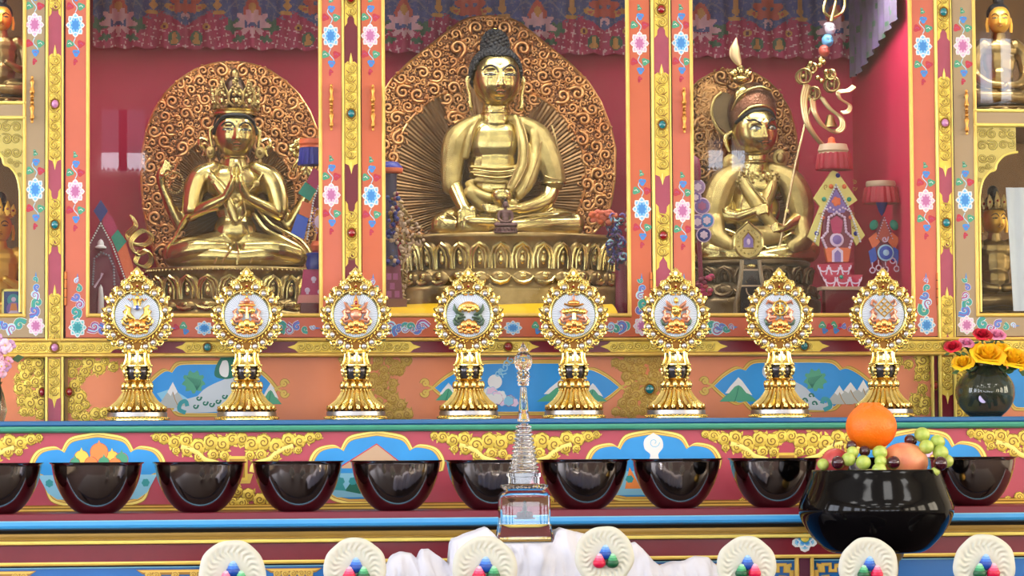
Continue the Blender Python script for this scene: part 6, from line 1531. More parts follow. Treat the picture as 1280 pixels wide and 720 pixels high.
# 3: middle bay, left
f = fz(492, .16); t3 = thing('butter_sculpture', 'dark blue and orange butter sculpture column at the left side of the middle bay', 'ornament', f.O)
b = MB(f); b.lathe([(0, 200), (10, 200), (14, 204), (17, 208), (16, 213), (12, 215), (0, 214)], 488, 0, mat('butter_amber', (206, 140, 70), rough=.5), 20, mats=[BNAVY, BNAVY, MC['blue_pleats'], None or BORG, BORG, BNAVY]); b.build('canopy', t3)
b = MB(f); rnd = random.Random(4)
b.lathe([(0, 214), (9, 215), (8, 250), (10, 262), (7, 275), (9, 300), (11, 330), (0, 332)], 488, 0, mat('butter_dark_navy', (34, 34, 66), rough=.5, col2=(60, 44, 80), nscale=50), 16)
for i in range(60): b.ell((484+rnd.random()*14, 240+rnd.random()*90, 6+rnd.random()*5), 2+rnd.random()*1.4, rnd.choice((BNAVY, PNAVY, BPL, PBRN, GOLDD)), 6, 4)
b.build('column', t3)
b = MB(f); card(b, [(478, 330), (500, 330), (503, 372), (478, 372)], 6, BPL, 14)
for x, y in ((486, 344), (494, 344), (490, 356), (486, 366), (496, 366)): b.box(x-3, x+3, y-4, y+4, 5.8, 6.4, PMAG)
b.box(476, 508, 372, 400, -16, 9, mat('wood_brown', (130, 76, 48), rough=.5)); b.build('patterned_base', t3)
f = fz(516, .26); b = MB(f); rnd = random.Random(5)
b.tube([(505, 400, 0), (503, 340, 0), (506, 290, 0), (499, 255, 0)], 2, BRASSD, 6)
for i in range(110):
    t = rnd.random(); y = 248+t*70; x = 500+(rnd.random()**1.2)*(2+max(0, 1-abs(y-290)/34)*34); b.ell((x, y, rnd.random()*8), (2+rnd.random()*2.2, 1.4+rnd.random(), 1.6), PBRN if i % 3 else BRASSD, 6, 4, (0, rnd.random()*180, 0))
for i in range(24): b.ell((496+rnd.random()*14, 318+rnd.random()*60, rnd.random()*6), (3.4, 1.5, 1.5), PBRN if i % 2 else BRASSD, 6, 4, (0, rnd.random()*180, 0))
tag(b.build('gilt_flower_spray'), 'spray of small gilt flowers left of the large Buddha\'s throne', 'ornament')
# 4: middle bay, right
f = fz(765, .2); t4 = thing('butter_sculpture', 'butter sculpture with coral petals and dark blue filigree right of the large Buddha\'s throne', 'ornament', f.O)
rnd = random.Random(6); b = MB(f)
for i in range(46): x = 738+rnd.random()*34; b.ell((x, 262+rnd.random()*14, rnd.random()*8), (4, 3, 2.4), mat('butter_coral', (226, 112, 84), rough=.5) if i % 3 else BORG, 7, 5)
b.build('coral_petals', t4)
b = MB(f)
for i in range(70):
    y = 268+rnd.random()*66; x = 770+(rnd.random()-.5)*20; a0 = rnd.random()*6
    b.tube([(x+4*cos(a0+j), y+4*sin(a0+j), 6+rnd.random()*4) for j in range(4)], [1, 1.6, 1.4, .5], rnd.choice((MC['butter_dark_navy'], BNAVY, MC['butter_dark_navy'], PLB, PVIO)), 5)
b.tube([(768, 270, 0), (772, 300, 0), (778, 340, 0), (778, 400, 0)], [4, 6, 8, 9], BPL, 8)
for i in range(10): b.ell((782+rnd.random()*6, 264+i*7, 4), (3.4, 3, 2.4), PBRN, 7, 5)
b.build('filigree', t4)
# yellow altar cloth under the Buddha
f = fz(632, .04)
b = MB(f); nx = 90; v = []
for j, (y, d) in enumerate(((377.5, -56), (379, -48), (383, -34), (388, -20), (393.5, -7), (399.8, 0))):
    for i in range(nx+1):
        x = 487+(776-487)*i/nx; w_ = (1.3*sin(x*.09)+.8*sin(x*.21+1))*(0.2+j*.3)
        v.append((x, y+(.8*sin(x*.05+2) if j < 3 else 0), d+w_*(j > 1)))
b.add(v, [(j*(nx+1)+i, j*(nx+1)+i+1, (j+1)*(nx+1)+i+1, (j+1)*(nx+1)+i) for j in range(5) for i in range(nx)], mat('yellow_satin', (255, 200, 24), rough=.45, noise=.15, nscale=9))
tag(b.build('yellow_cloth', sharp=None), 'bright yellow satin cloth spread in front of the large Buddha\'s throne', 'cloth')
# 5: right bay, left edge
f = fz(876, .16); t5 = thing('butter_sculpture', 'butter sculpture of purple medallions hanging under a maroon tassel, left edge of right bay', 'ornament', f.O)
b = MB(f); b.lathe([(2, 192), (8, 196), (10, 214), (9, 224), (0, 222)], 868, 0, BPL, 24, lambda a, i: 1+.06*sin(10*a)); b.tube([(872, 222, 0), (876, 330, 0), (878, 400, 0)], [3, 3, 4], BPL, 6); b.build('canopy', t5)
b = MB(f)
for (x, y, R_, m) in ((873, 232, 10, mat('butter_mauve', (168, 130, 176), rough=.5)), (878, 256, 11, PVIO), (884, 274, 10, PBLUE), (872, 276, 10, PVIO), (880, 292, 10, BNAVY), (870, 245, 8, PVIO)):
    b.disc(x, y, R_, 3, m, 18, 2.4); b.tube([(x+R_*.9*cos(a*pi/8), y+R_*.9*sin(a*pi/8), 4) for a in range(16)], .8, PPINK, 5, closed=True); lobed(b, x, y, R_*.5, 5.4, PPINK if R_ < 11 else PMAG, PNAVY, 6, .3)
b.build('medallions', t5)
b = MB(f); rnd = random.Random(9)
for i in range(26): b.ell((872+rnd.random()*18, 342+rnd.random()*26, rnd.random()*6), (4, 3, 2.4), rnd.choice((BPL, PRED, BMAG)), 7, 5)
b.build('rosettes', t5)
# 6: right bay, big yellow card
f = fz(1045, .18); t6 = thing('butter_sculpture', 'large butter sculpture of yellow beaded diamond panels under a red pleated canopy, right bay', 'ornament', f.O)
b = MB(f); b.lathe([(0, 178), (17, 178), (18, 181), (19.5, 186), (18, 188), (20, 190), (0, 190)], 1044, 0, PBRN, 24); b.lathe([(20, 189), (23, 208), (22, 210), (0, 207)], 1045, 0, mat('red_pleats', (172, 20, 50), rough=.5), 64, lambda a, i: 1+.05*sin(18*a)); b.lathe([(0, 168), (4, 170), (5, 176), (9, 178)], 1042, 0, BORG, 12); b.build('canopy', t6)
b = MB(f)
card(b, [(1043, 211), (1049, 213), (1074, 248), (1062, 256), (1083, 292), (1072, 305), (1048, 260), (1042, 252), (1030, 262), (1024, 306), (1010, 294), (1026, 256), (1018, 246), (1040, 213)], 2, BYEL, 5)
for x, y, m in ((1049, 217, BNAVY), (1040, 231, BORG), (1057, 231, BORG), (1031, 247, BTEAL), (1063, 247, BTEAL), (1029, 270, BORG), (1064, 270, BORG), (1021, 290, BNAVY), (1071, 290, BNAVY)): b.ell((x, y, 3), (3, 3, 2), m, 10, 6)
for i in range(26):
    rnd = random.Random(i); x = 1022+rnd.random()*50; y = 225+rnd.random()*60
    if abs(x-1046) > 10+.1*(y-225): sp = spiral(x, y, 3, rnd.random()*6, 1, 1, 7, .6); b.tube([(p[0], p[1], 2.4) for p in sp], .5, GOLDFD, 4)
b.build('yellow_panels', t6)
b = MB(f); card(b, [(1046, 230), (1064, 262), (1066, 300), (1058, 320), (1034, 320), (1028, 300), (1030, 262)], 4, BPL, 4)
card(b, [(1046, 234), (1060, 258), (1056, 264), (1036, 264), (1032, 258)], 5, PVIO, 1); lobed(b, 1046, 250, 6, 5.4, BORG, None, 5, .3, dome=1); beads(b, [(1030, 262), (1038, 258), (1046, 263), (1054, 258), (1063, 262)], 6, 1.6, PPINK)
beads(b, [(1046, 229), (1064, 262), (1076, 300)], 5, 1.5); beads(b, [(1046, 229), (1030, 262), (1018, 300)], 5, 1.5)
beads(b, [(1032, 308), (1027, 296), (1034, 288), (1036, 270), (1046, 264), (1056, 270), (1058, 288), (1066, 296), (1062, 308)], 6, 2, PPINK)
card(b, [(1038, 274), (1046, 268), (1054, 274), (1052, 288), (1046, 294), (1040, 288)], 6, BMAG, 1); b.disc(1046, 298, 9, 5.5, PPINK, 16, 2); b.disc(1046, 298, 6, 7.2, PVIO, 12, 1)
card(b, [(1030, 308), (1064, 308), (1060, 326), (1034, 326)], 7, BORG, 8); card(b, [(1039, 326), (1039, 312), (1046, 307), (1053, 312), (1053, 326)], 8.5, PPINK, 1); card(b, [(1042, 326), (1042, 315), (1046, 311), (1050, 315), (1050, 326)], 9.5, PVIO, 1)
b.build('beaded_shrine', t6)
b = MB(f); RP = mat('butter_crimson', (190, 30, 74), rough=.5)
card(b, [(1020, 329), (1066, 327), (1060, 342), (1026, 344)], 8, RP, 16); card(b, [(1026, 342), (1078, 342), (1070, 358), (1034, 358)], 10, RP, 18); b.box(1024, 1080, 357, 361, -12, 13, PBRN)
b.box(1030, 1074, 361, 400, -10, 8, MAROON)
for cx_, cy_, w_ in ((1028, 331, 7), (1042, 331, 8), (1056, 331, 7), (1036, 346, 9), (1052, 346, 10), (1068, 346, 8)):
    for k_ in (0, 4): b.stroke(arc(cx_, cy_-1+k_*.6, w_*(1-k_*.08), 8+k_, 180, 360, 10), .9, 10.4 if cy_ > 340 else 8.4, PPINK)
b.ell((1050, 345, 11), 2.6, BTEAL, 8, 6); b.build('crimson_base', t6)
# 7: right bay, far right
f = fz(1103, .2); t7 = thing('butter_sculpture', 'smaller butter sculpture with a blue disc flower, beside the right inner wall', 'ornament', f.O)
b = MB(f); b.lathe([(0, 224), (18, 224), (19, 228), (18, 231), (20, 233), (0, 233)], 1103, 0, PBRN, 24, mats=[BMAG, PBRN, PBRN, MAROON, PBRN]); b.lathe([(20, 232), (24, 250), (23, 252), (0, 249)], 1103, 0, MC['red_pleats'], 64, lambda a, i: 1+.05*sin(18*a)); b.lathe([(8, 250), (4, 262), (0, 268)], 1104, 0, BNAVY, 10); b.build('canopy', t7)
b = MB(f)
card(b, [(1106, 268), (1124, 300), (1106, 332), (1088, 300)], 0, BPL, 3); card(b, [(1106, 270), (1115, 294), (1106, 302), (1097, 294)], 3, mat('butter_brick', (180, 74, 60), rough=.5), 2); beads(b, [(1096, 296), (1106, 270), (1116, 296)], 5, 1, PPINK)
for s in (-1, 1):
    b.ell((1106+s*13, 279, 2), (5.4, 7, 3), BTEAL, 10, 6, (0, s*-25, 0)); card(b, [(1106+s*10, 288), (1106+s*20, 296), (1106+s*14, 310), (1106+s*5, 300)], 2, BORG, 2); card(b, [(1106+s*12, 306), (1106+s*20, 312), (1106+s*17, 328), (1106+s*9, 322)], 2.4, BBLUE, 2)
sp = spiral(1106, 297, 4, 0, 1, 1.2, 10, .8); b.tube([(p[0], p[1], 5) for p in sp], 1, PPINK, 5)
b.disc(1107, 314, 10.5, 5, PLB, 24, 1.6); b.disc(1107, 314, 8.6, 6.4, BBLUE, 24, 1); b.disc(1107, 314, 4, 7.3, PLB, 16, 1)
for x, y in ((1098, 333), (1107, 335), (1121, 334), (1116, 324), (1090, 336)): b.tube([(x+3.4*cos(a*pi/5), y+3.4*sin(a*pi/5), 4) for a in range(10)], .9, PPINK, 5, closed=True); b.tube([(x, y-4, 4), (x, y-10, 3)], .8, PPINK, 5)
b.build('diamond_panel', t7)
b = MB(f); b.tube([(1106, 330, 0), (1106, 400, 0)], 5, BPL, 8); b.build('stem', t7)
# reliquary pendant standing before the hatted statue
f = fz(937, .08); t8 = thing('reliquary_case', 'ornate leaf-shaped gold reliquary case on a small dark chair before the hatted statue', 'reliquary', f.O)
b = MB(f); T = smooth_path([(935, 276), (944, 284), (952, 292), (954, 306), (948, 318), (938, 323)], 4); T = T+[(2*936-x, y) for x, y in reversed(T)]
b.prism(T, -4, 2, BRASSE); b.tube([(x, y, 2) for x, y in T[::2]], 1.5, BRASS, 6, closed=True)
card(b, [(936, 291), (942, 299), (942, 309), (930, 309), (930, 299)], 2.8, PVIO, 1); b.tube([(936, 290, 3), (943, 298, 3), (943, 310, 3), (929, 310, 3), (929, 298, 3)], 1, BRASS, 5, closed=True); b.ell((936, 302, 3), (2.4, 4, 1.6), PPINK, 8, 6)
for i in range(16): a = 2*pi*i/16; b.ell((936+13*cos(a), 302+15*sin(a), 2.6), 1.5, BRASS, 6, 5)
b.build('pendant', t8)
b = MB(f); CH = mat('dark_chair_wood', (44, 34, 32), rough=.4)
for s in (-1, 1): b.tube(smooth_path([(939+s*11, 325, 0), (939+s*13, 345, 2), (939+s*17, 368, 2), (939+s*20, 380, 2), (939+s*20, 400, 2)], 4), 2.8, mat('carved_grey_bronze', (140, 122, 98), rough=.4, metal=.7, bump=.6, bscale=90), 6)
b.box(928, 951, 324, 330, -4, 0, CH); b.box(926, 953, 336, 338, -4, 1, PBRN); b.box(926, 953, 338, 356, -5, -1, CH); b.box(925, 954, 356, 358, -4, 1, PBRN); b.box(926, 953, 358, 400, -5, -1, CH); b.tube(arc(940, 360, 7, 10, 180, 360, 10) and [(p[0], p[1], 0) for p in arc(940, 360, 7, 10, 180, 360, 10)], .9, PBRN, 5)
b.ell((940, 332, 0), (6, 3, 2), BRASS, 10, 6); b.build('small_chair', t8)
# added white sheet in place of a window reflection at the right edge niche
f = Fr(1274, 392, .12); b = MB(f); v = []
for j in range(13):
    for i in range(9): x = 1259+j*.6+i*3.2; v.append((x, 234+j*12.9, 1.6*sin(i*1.3+j*.2)))
b.add(v, [(j*9+i, j*9+i+1, j*9+i+10, j*9+i+9) for j in range(12) for i in range(8)], mat('reflection_white', (236, 240, 246), rough=.5))
tag(b.build('reflection_sheet', sharp=None), 'white sheet standing in for a long reflection before the crowned statue at the right edge', 'scarf')
# ================================================================ foreground: offering table, cloth, stupa, plates, black bowl, fruit
YT = -1.25
ZTAB = P(640, 772, YT).z
FT = Cab(YT)
tb = thing('offering_table', 'low cloth-covered table in front of the altar carrying the stupa and plates', 'table', (0, -1.35, 0))
b = MB(W0); wbox(b, X(-60), X(1330), -1.62, -.9, ZTAB-.04, ZTAB, pt('table_dark_wood', (44, 24, 20))); b.build('tabletop', tb)
for sx in (X(-50), X(1300)):
    for sy in (-1.58, -.98): b = MB(W0); wbox(b, sx, sx+.06, sy, sy+.06, 0, ZTAB-.04, MC['table_dark_wood']); b.build('leg', tb)
def ft(px, py, Y, z=None):
    f = Fr(px, py, Y); o = P(px, py, Y); f.O = Vector((o.x, Y, ZTAB if z is None else z)); return f
from mathutils import noise as mnoise
# khata heap: scarf draped over a hidden stand
YK = -1.12
kf = Fr(655, 772, YK); kf.O = Vector((P(655, 772, YK).x, YK, ZTAB))
SIL = [(474, 745), (480, 712), (487, 698), (500, 691), (514, 693), (521, 700), (526, 688), (536, 688), (552, 700), (562, 708), (561, 690), (565, 676), (585, 668), (608, 661), (617, 670), (622, 680), (690, 680), (694, 668), (702, 663), (720, 668), (745, 674), (780, 684), (797, 682), (806, 690), (818, 704), (828, 712), (845, 708), (860, 706), (872, 700), (890, 702), (900, 712), (912, 745)]
rnd = random.Random(12)
b = MB(kf); nx, nj = 240, 26; v = []
ph = [rnd.random()*6 for _ in range(8)]
for i in range(nx+1):
    x = 474+(912-474)*i/nx; top = interp(SIL, x)
    for j in range(nj+1):
        t = j/nj
        # path from the table at the back, over the crest, down the front to the table
        hd = 10+14*exp(-((x-655)/60)**4)
        if t < .3: q = t/.3; y = 770+(top-770)*sin(q*pi/2); d = -50+(50-hd)*q
        elif t < .45: q = (t-.3)/.15; y = top+1.5*q*q; d = -hd+2*hd*q
        else: q = (t-.45)/.55; y = top+1.5+(770-top-1.5)*q**1.15; d = hd+(50-hd)*q**.7
        e = min(1, (x-474)/20, (912-x)/20)
        N1 = mnoise.noise(Vector((x*.035, t*3.2, 3))); N2 = mnoise.noise(Vector((x*.09, t*7, 9))); N3 = abs(mnoise.noise(Vector((x*.05+4, t*4+x*.02, 5)))); N4 = abs(mnoise.noise(Vector((x*.12-t*3, t*6, 1))))
        am = min(1, abs(t-.375)*7)
        v.append((x+3*N2*am, min(771, y+(3*N1+2*N4)*e*am), d+(12*N1+5*N2+13*(N3-.25)+7*(N4-.2))*e*am))
b.add(v, [(i*(nj+1)+j, i*(nj+1)+j+1, (i+1)*(nj+1)+j+1, (i+1)*(nj+1)+j) for i in range(nx) for j in range(nj)], mat('white_khata_silk', (212, 212, 224), rough=.55, bump=.35, bscale=30, sss=0))
kh = b.build('khata_scarf', sharp=None); tag(kh, 'heaped white silk ceremonial scarf under the crystal stupa', 'scarf'); kh.location = kf.O
b = MB(kf)
b.box(630, 682, 680.5, 771, -13, 13, pt('stand_block_white', (206, 206, 216))); o = b.build('display_block'); tag(o, 'small block under the white scarf holding up the crystal stupa', 'stand'); o.location = kf.O
# loose scarf tip left
# crystal stupa
def crystal():
    m = bpy.data.materials.new('clear_crystal'); m.use_nodes = True; nt = m.node_tree; p = nt.nodes['Principled BSDF']
    p.inputs['Transmission Weight'].default_value = 1; p.inputs['Roughness'].default_value = .02; p.inputs['IOR'].default_value = 1.45; p.inputs['Base Color'].default_value = (1, 1, 1, 1); return m
CRY = crystal()
cfm = Fr(655.5, 677, YK); zc = kf.v((655, 680.4, 0)).z+ZTAB
cfm.O = Vector((P(655.5, 677, YK).x, YK, zc))
st = thing('crystal_stupa', 'tall clear crystal stupa with a ringed spire and a tiny pink lotus inside', 'stupa', cfm.O)
def sq_lathe(b, prof, cx, m, n=4, pw=1.0, seg=48):
    """square-section turning: profile [(half width, y)], corner softness pw"""
    k = b.fr.s; vs = []
    for r, y in prof:
        C = b.fr.v((cx, y, 0))
        for j in range(seg):
            a = 2*pi*j/seg; e = pw; c, s = cos(a), sin(a); den = (abs(c)**e+abs(s)**e)**(1/e)
            vs.append(C+Vector((c/den*r*k, s/den*r*k*.5, 0)))
    b.addl(vs, [(i*seg+j, i*seg+(j+1) % seg, (i+1)*seg+(j+1) % seg, (i+1)*seg+j) for i in range(len(prof)-1) for j in range(seg)]+[list(range(seg)), list(range((len(prof)-1)*seg, len(prof)*seg))], m)
cx = 655.5
b = MB(cfm); sq_lathe(b, [(35, 677), (35.4, 675.5), (35, 669), (33.6, 663), (32.4, 657), (32, 655.2)], cx, CRY, pw=12); b.build('base_block', st, sharp=14)
b = MB(cfm); sq_lathe(b, [(31.6, 654.8), (31.6, 624), (30.8, 619.5), (28.6, 616), (25, 613.6)], cx, CRY, pw=10)
b.build('dome', st, sharp=14)
b = MB(cfm); sq_lathe(b, [(24, 613.2), (28.5, 609), (29, 606.5), (24, 605)], cx, CRY, pw=12)
for i in range(-5, 6): b.ell((cx+i*5, 609, 15), (1.8, 1.8, 1.4), CRY, 8, 6)
b.build('parapet', st, sharp=20)
b = MB(cfm); sq_lathe(b, [(19, 604.6), (19, 596.4)], cx, CRY, pw=12); sq_lathe(b, [(20.5, 596), (20.5, 591.5)], cx, CRY, pw=12); b.build('harmika', st, sharp=14)
b = MB(cfm); pr = []
for i in range(12):
    y = 591-i*5.1; r = 18.2-i*.86; pr += [(r, y), (r+1.3, y-1.2), (r+1, y-2.8), (r-1.6, y-3.6), (r-1.8, y-5)]
b.lathe([(0, 591)]+pr+[(0, 529)], cx, 0, CRY, 40); b.build('ringed_spire', st)
b = MB(cfm); b.lathe([(0, 528), (7.5, 527), (8, 523), (6.8, 520), (7.2, 518), (6.2, 516), (6, 512), (4.2, 488), (3.8, 484), (0, 483)], cx, 0, CRY, 28); b.build('upper_cone', st)
b = MB(cfm); b.lathe([(0, 482.6), (6.5, 482), (7.5, 479), (6, 477.5), (8.5, 475.5), (6.4, 473.5), (9, 471), (6.6, 468.5), (8.4, 466), (6, 463.5), (9.5, 460), (11.5, 453), (10.6, 446), (7, 441), (4, 439.5), (6.6, 437), (3.6, 434), (1.6, 430), (0, 426.5)], cx, 0, CRY, 32); b.build('finial', st)
b = MB(cfm); b.lathe([(0, 649), (13, 648.6), (14, 647), (0, 646.6)], cx, 0, mat('pink_lotus', (236, 130, 160), rough=.3), 24)
for i in range(10): a = 2*pi*i/10; b.ell((cx+8*cos(a), 643.5, 8*sin(a)), (2.6, 4, 2.6), MC['pink_lotus'], 8, 6)
b.ell((cx, 637, 0), (3, 7, 3), WHITE, 10, 8); b.ell((cx, 628, 0), 2.2, WHITE, 8, 6); b.ell((cx, 641, 0), (6, 2.6, 6), WHITE, 10, 6)
b.build('inner_lotus', st)
# cream plates with coloured pearls
CREAM = mat('cream_butter_plate', (204, 203, 190), rough=.45, sss=.15)
PYL = -1.36
PL = [(290, 717, 42), (443.5, 711.5, 39.5), (605.5, 711, 41), (755, 695, 37.5), (932.5, 708, 38), (1085, 709.5, 38), (1230, 707.5, 40)]
PLL = ['leftmost cream plate of the row, with blue, pink and green pearl mounds', 'cream plate with three pearl mounds standing left of the white scarf heap', 'cream plate with three pearl mounds just left of the stupa base', 'cream plate standing highest of the row, right of the stupa base',
       'cream plate between the white scarf and the black fruit bowl', 'cream plate directly in front of the black fruit bowl', 'cream plate at the right end of the row']
def mk(n, cols): return [mat('%s_layer_%d' % (n, i), c, rough=.35) for i, c in enumerate(cols)]
LB = mk('blue', [(22, 70, 160), (52, 112, 208), (104, 158, 232), (160, 196, 240)]); LR = mk('pink', [(206, 14, 66), (232, 64, 110), (240, 128, 158), (246, 182, 200)]); LG = mk('green', [(14, 84, 50), (44, 142, 92), (104, 190, 138), (170, 218, 186)])
f0 = None
def plate(px, py, R, label, swap, notch=False):
    f = Fr(px, py, PYL)
    zb = P(px, 772, PYL).z
    f = Fr(px, py, PYL); f.O = Vector((f.O.x, PYL, ZTAB)); H = (P(px, py, PYL).z-ZTAB)/f.s
    f.py = py+H; t = thing('decorated_plate', label, 'plate', f.O, 'cream plates with pearl mounds')
    b = MB(f); seg = 176; v = []; F = []
    rr = [0, .3, .45, .50, .54, .58, .62, .66, .70, .74, .78, .84, 1.0, .99, .9, 0]
    for i, r in enumerate(rr):
        for j in range(seg):
            a = 2*pi*j/seg
            sp_ = sin(24*a+1.6*cos((r-.64)/.16*pi)) if .48 < r < .84 and i < 12 else 0
            am = 1.0*max(0, cos((r-.66)/.36*pi))*sp_
            d = (1.6+1.6*max(0, (r-.3)/.65)**2) if i < 12 else (2.8, .2, -1.5, -1.5)[i-12]
            w_ = 1+.012*sin(5*a+px)+.008*sin(9*a)
            v.append((px+R*r*cos(a)*w_, py+R*r*sin(a)*w_, d+am))
    n = len(rr); F = [(i*seg+j, i*seg+(j+1) % seg, (i+1)*seg+(j+1) % seg, (i+1)*seg+j) for i in range(n-1) for j in range(seg)]
    b.add(v, F, CREAM); b.build('dish', t, sharp=None)
    b = MB(f); hb = f.py; b.lathe([(0, py), (3, py), (5, py+R*.6), (9, hb-6), (14, hb), (0, hb)], px, -6, CREAM, 20); b.build('stem', t)
    g = LG if not swap else LR; r_ = LR if not swap else LG
    def mound(x, y, L, d0):
        m = MB(f); s = R/35
        for q, (rad, dy) in enumerate(((7.6, 0), (6, -3.4), (4.6, -6.4), (3, -8.8))):
            m.ell((px+x*s, py+(y+dy)*s, d0+q*.7), (rad*s, rad*s*.82, rad*s*.8), L[q], 14, 8)
        return m.build('pearl_mound', t)
    mound(1, -2, LB, 4); mound(-6.5, 8, r_, 6); mound(9, 8, g, 6)
for i, (x, y, R) in enumerate(PL): plate(x, y, R, PLL[i], i >= 4)
# black bowl with fruit
YBK = -1.07
bf = Fr(1097, 772, YBK); bf.O = Vector((P(1097, 772, YBK).x, YBK, ZTAB))
DK = mat('black_lacquer_bowl', (7, 6, 8), rough=.09, spec=.18)
bb = thing('fruit_bowl', 'large glossy black alms bowl holding fruit, on a gold foot', 'bowl', bf.O)
b = MB(bf); pr = smooth_path([(0, 701), (40, 701), (60, 699), (78, 684), (90, 667), (96.5, 652), (96, 640), (91, 626), (85, 611), (81.5, 600), (80, 597.5), (78, 597.5), (78, 601)], 4)+smooth_path([(82, 612), (88, 628), (92, 642), (90, 655), (76, 680), (58, 694), (0, 696)], 3)
b.lathe([(max(0, r), y) for r, y in pr], 1097, 0, DK, 72); b.build('bowl_body', bb, sharp=60)
b = MB(bf); b.lathe([(0, 701.5), (34, 701.5), (33, 706), (28, 712), (26, 730), (30, 745), (42, 760), (44, 772), (0, 772)], 1097, 0, mat('dull_gold_foot', (176, 140, 60), rough=.35, metal=.7), 40); b.build('foot', bb)
def fruit(name, label, cat, x, y, d, R, m, group=None, extra=None, shape=None, rot=None, u=28, v=20):
    f = Fr(x, y, YBK-d*bf.s); f.O = bf.O+bf.v((x, y, d)); f.px, f.py = x, y; f.s = bf.s
    b = MB(f); b.ell((x, y, 0), R, m, u, v, rot, shape)
    t = thing(name, label, cat, f.O, group) if extra else None
    o = b.build('flesh' if extra else name, t)
    if extra: extra(f, t)
    else: o.location = f.O; tag(o, label, cat, group)
    return o
ORM = mat('orange_peel', (255, 118, 10), rough=.42, bump=.6, bscale=160, noise=.1, nscale=10, sss=.1)
def oshape(p, k):
    z = p.z/(31*k)
    if z > .72: s = 1-(z-.72)*.5; p = Vector((p.x*s, p.y*s, p.z+(z-.72)*9*k))
    return p
def ostem(f, t):
    b = MB(f); n = 10
    b.lathe([(21, 523), (16, 518.5), (13.5, 515.5), (11, 513.5), (6, 513.6), (0, 515)], 1090, 0, ORM, 40, lambda a, i: 1+.10*sin(7*a)*(i < 4)); b.build('neck', t)
fruit('orange', 'bright orange mandarin with a knobbly neck on top of the fruit pile', 'orange', 1090.5, 543.5, 6, (32, 29, 31), ORM, None, ostem, None, (0, 4, 0), 40, 28)
PCH = mat('blush_peach_skin', (232, 164, 118), rough=.35, col2=(206, 110, 78), nscale=22)
def pdim(f, t):
    b = MB(f); b.ell((1129, 561, -4), (8, 3, 7), mat('peach_hollow', (236, 206, 160), rough=.4), 12, 6); b.build('stem_hollow', t)
fruit('apple', 'large blush pink and peach coloured apple behind the rim of the black bowl', 'apple', 1128, 588, 22, (30, 24.5, 28), PCH)
def adim(f, t):
    b = MB(f); b.tube([(1040, 568, -2), (1042, 560, -1)], .9, pt('brown_stem', (96, 60, 30)), 6); b.build('stem', t)
fruit('apple', 'small red apple at the left side of the black bowl', 'apple', 1042, 588, 14, (18, 18, 17), mat('red_apple_skin', (170, 40, 56), rough=.25, col2=(196, 90, 80), nscale=16), None, adim)
GRP = mat('green_grape_skin', (196, 208, 112), rough=.22, sss=.35, col2=(150, 176, 70), nscale=40); CHR = mat('dark_cherry_skin', (58, 12, 26), rough=.12, coat=.5)
GR = [(1059, 575, 36, 7.5), (1051.7, 584, 44, 9), (1069, 588, 50, 9.5), (1086, 597, 62, 9), (1090.5, 587, 52, 8), (1092, 576, 42, 9.5), (1151.5, 554, 22, 10), (1153, 569, 36, 9.5), (1170, 563, 26, 9.5), (1171.5, 576.5, 34, 10), (1181, 587, 26, 9), (1024, 590, 24, 7.5), (1160, 600, 50, 6)]
GL = ['topmost left green grape, behind the dark cherry', 'green grape in front of the red apple', 'green grape between the left cluster and the hanging one', 'lowest green grape hanging over the bowl rim', 'green grape half hidden above the hanging one', 'green grape under the left side of the orange', 'topmost green grape of the right cluster', 'green grape beside the pink apple in the right cluster', 'upper right green grape of the right cluster', 'large lower green grape of the right cluster', 'rightmost green grape over the bowl rim', 'pale green grape at the far left of the bowl', 'small green grape peeking over the rim between apple and cherry']
for (x, y, d, R), l in zip(GR, GL): fruit('grape', l, 'grape', x, y, d, (R, R*.95, R*.95), GRP, 'green grapes', None, None, (0, R*20 % 60, 0), 20, 14)
CR = [(1060, 567, 26, 6.5), (1074.8, 574, 34, 7), (1038.5, 588, 44, 8.5), (1106, 588.5, 54, 8.5), (1136, 560.5, 20, 7), (1166, 590, 52, 9), (1143, 562, 10, 5)]
CLB = ['dark cherry peeking out left of the orange', 'dark cherry between green grapes under the orange', 'dark cherry in front of the red apple', 'dark cherry in front of the pink apple on the bowl rim', 'dark cherry left of the topmost right grape', 'dark cherry on the right rim of the black bowl', 'small dark cherry tucked behind the right grapes']
for (x, y, d, R), l in zip(CR, CLB): fruit('cherry', l, 'cherry', x, y, d, (R, R, R), CHR, 'dark cherries', None, None, None, 20, 14)
# filler: more grapes heaped inside the bowl below the visible ones so that the pile carries itself
o = fruit('grape_heap', 'green grapes heaped inside the black bowl under the other fruit', 'grapes', 1097, 622, 0, (72, 26, 62), GRP); o['kind'] = 'stuff'
# ================================================================ vase of roses and pink flowers on the ledge
YV = -.2
vf = Fr(1232, 519, YV); vf.O = Vector((P(1232, 519, YV).x, YV, ZL))
vs_ = thing('glass_vase', 'round smoky glass vase of roses at the right end of the teal ledge', 'vase', vf.O)
VG = bpy.data.materials.new('smoky_vase_glass'); VG.use_nodes = True; p = VG.node_tree.nodes['Principled BSDF']
p.inputs['Base Color'].default_value = lin((150, 160, 140)); p.inputs['Transmission Weight'].default_value = .94; p.inputs['Roughness'].default_value = .03; p.inputs['IOR'].default_value = 1.45
b = MB(vf); out = smooth_path([(0, 519), (17, 519), (22, 516), (31, 507), (37, 493), (36, 478), (28, 466), (20, 459), (17.5, 454), (19, 449)], 4); inn = smooth_path([(17.5, 449), (16, 454), (18.5, 460), (26.5, 467.5), (34, 479), (35, 492), (29.5, 505), (20, 514), (0, 516)], 4)
b.lathe([(max(0, r), y) for r, y in out+inn], 1232, 0, VG, 56); b.build('glass_body', vs_, sharp=None)
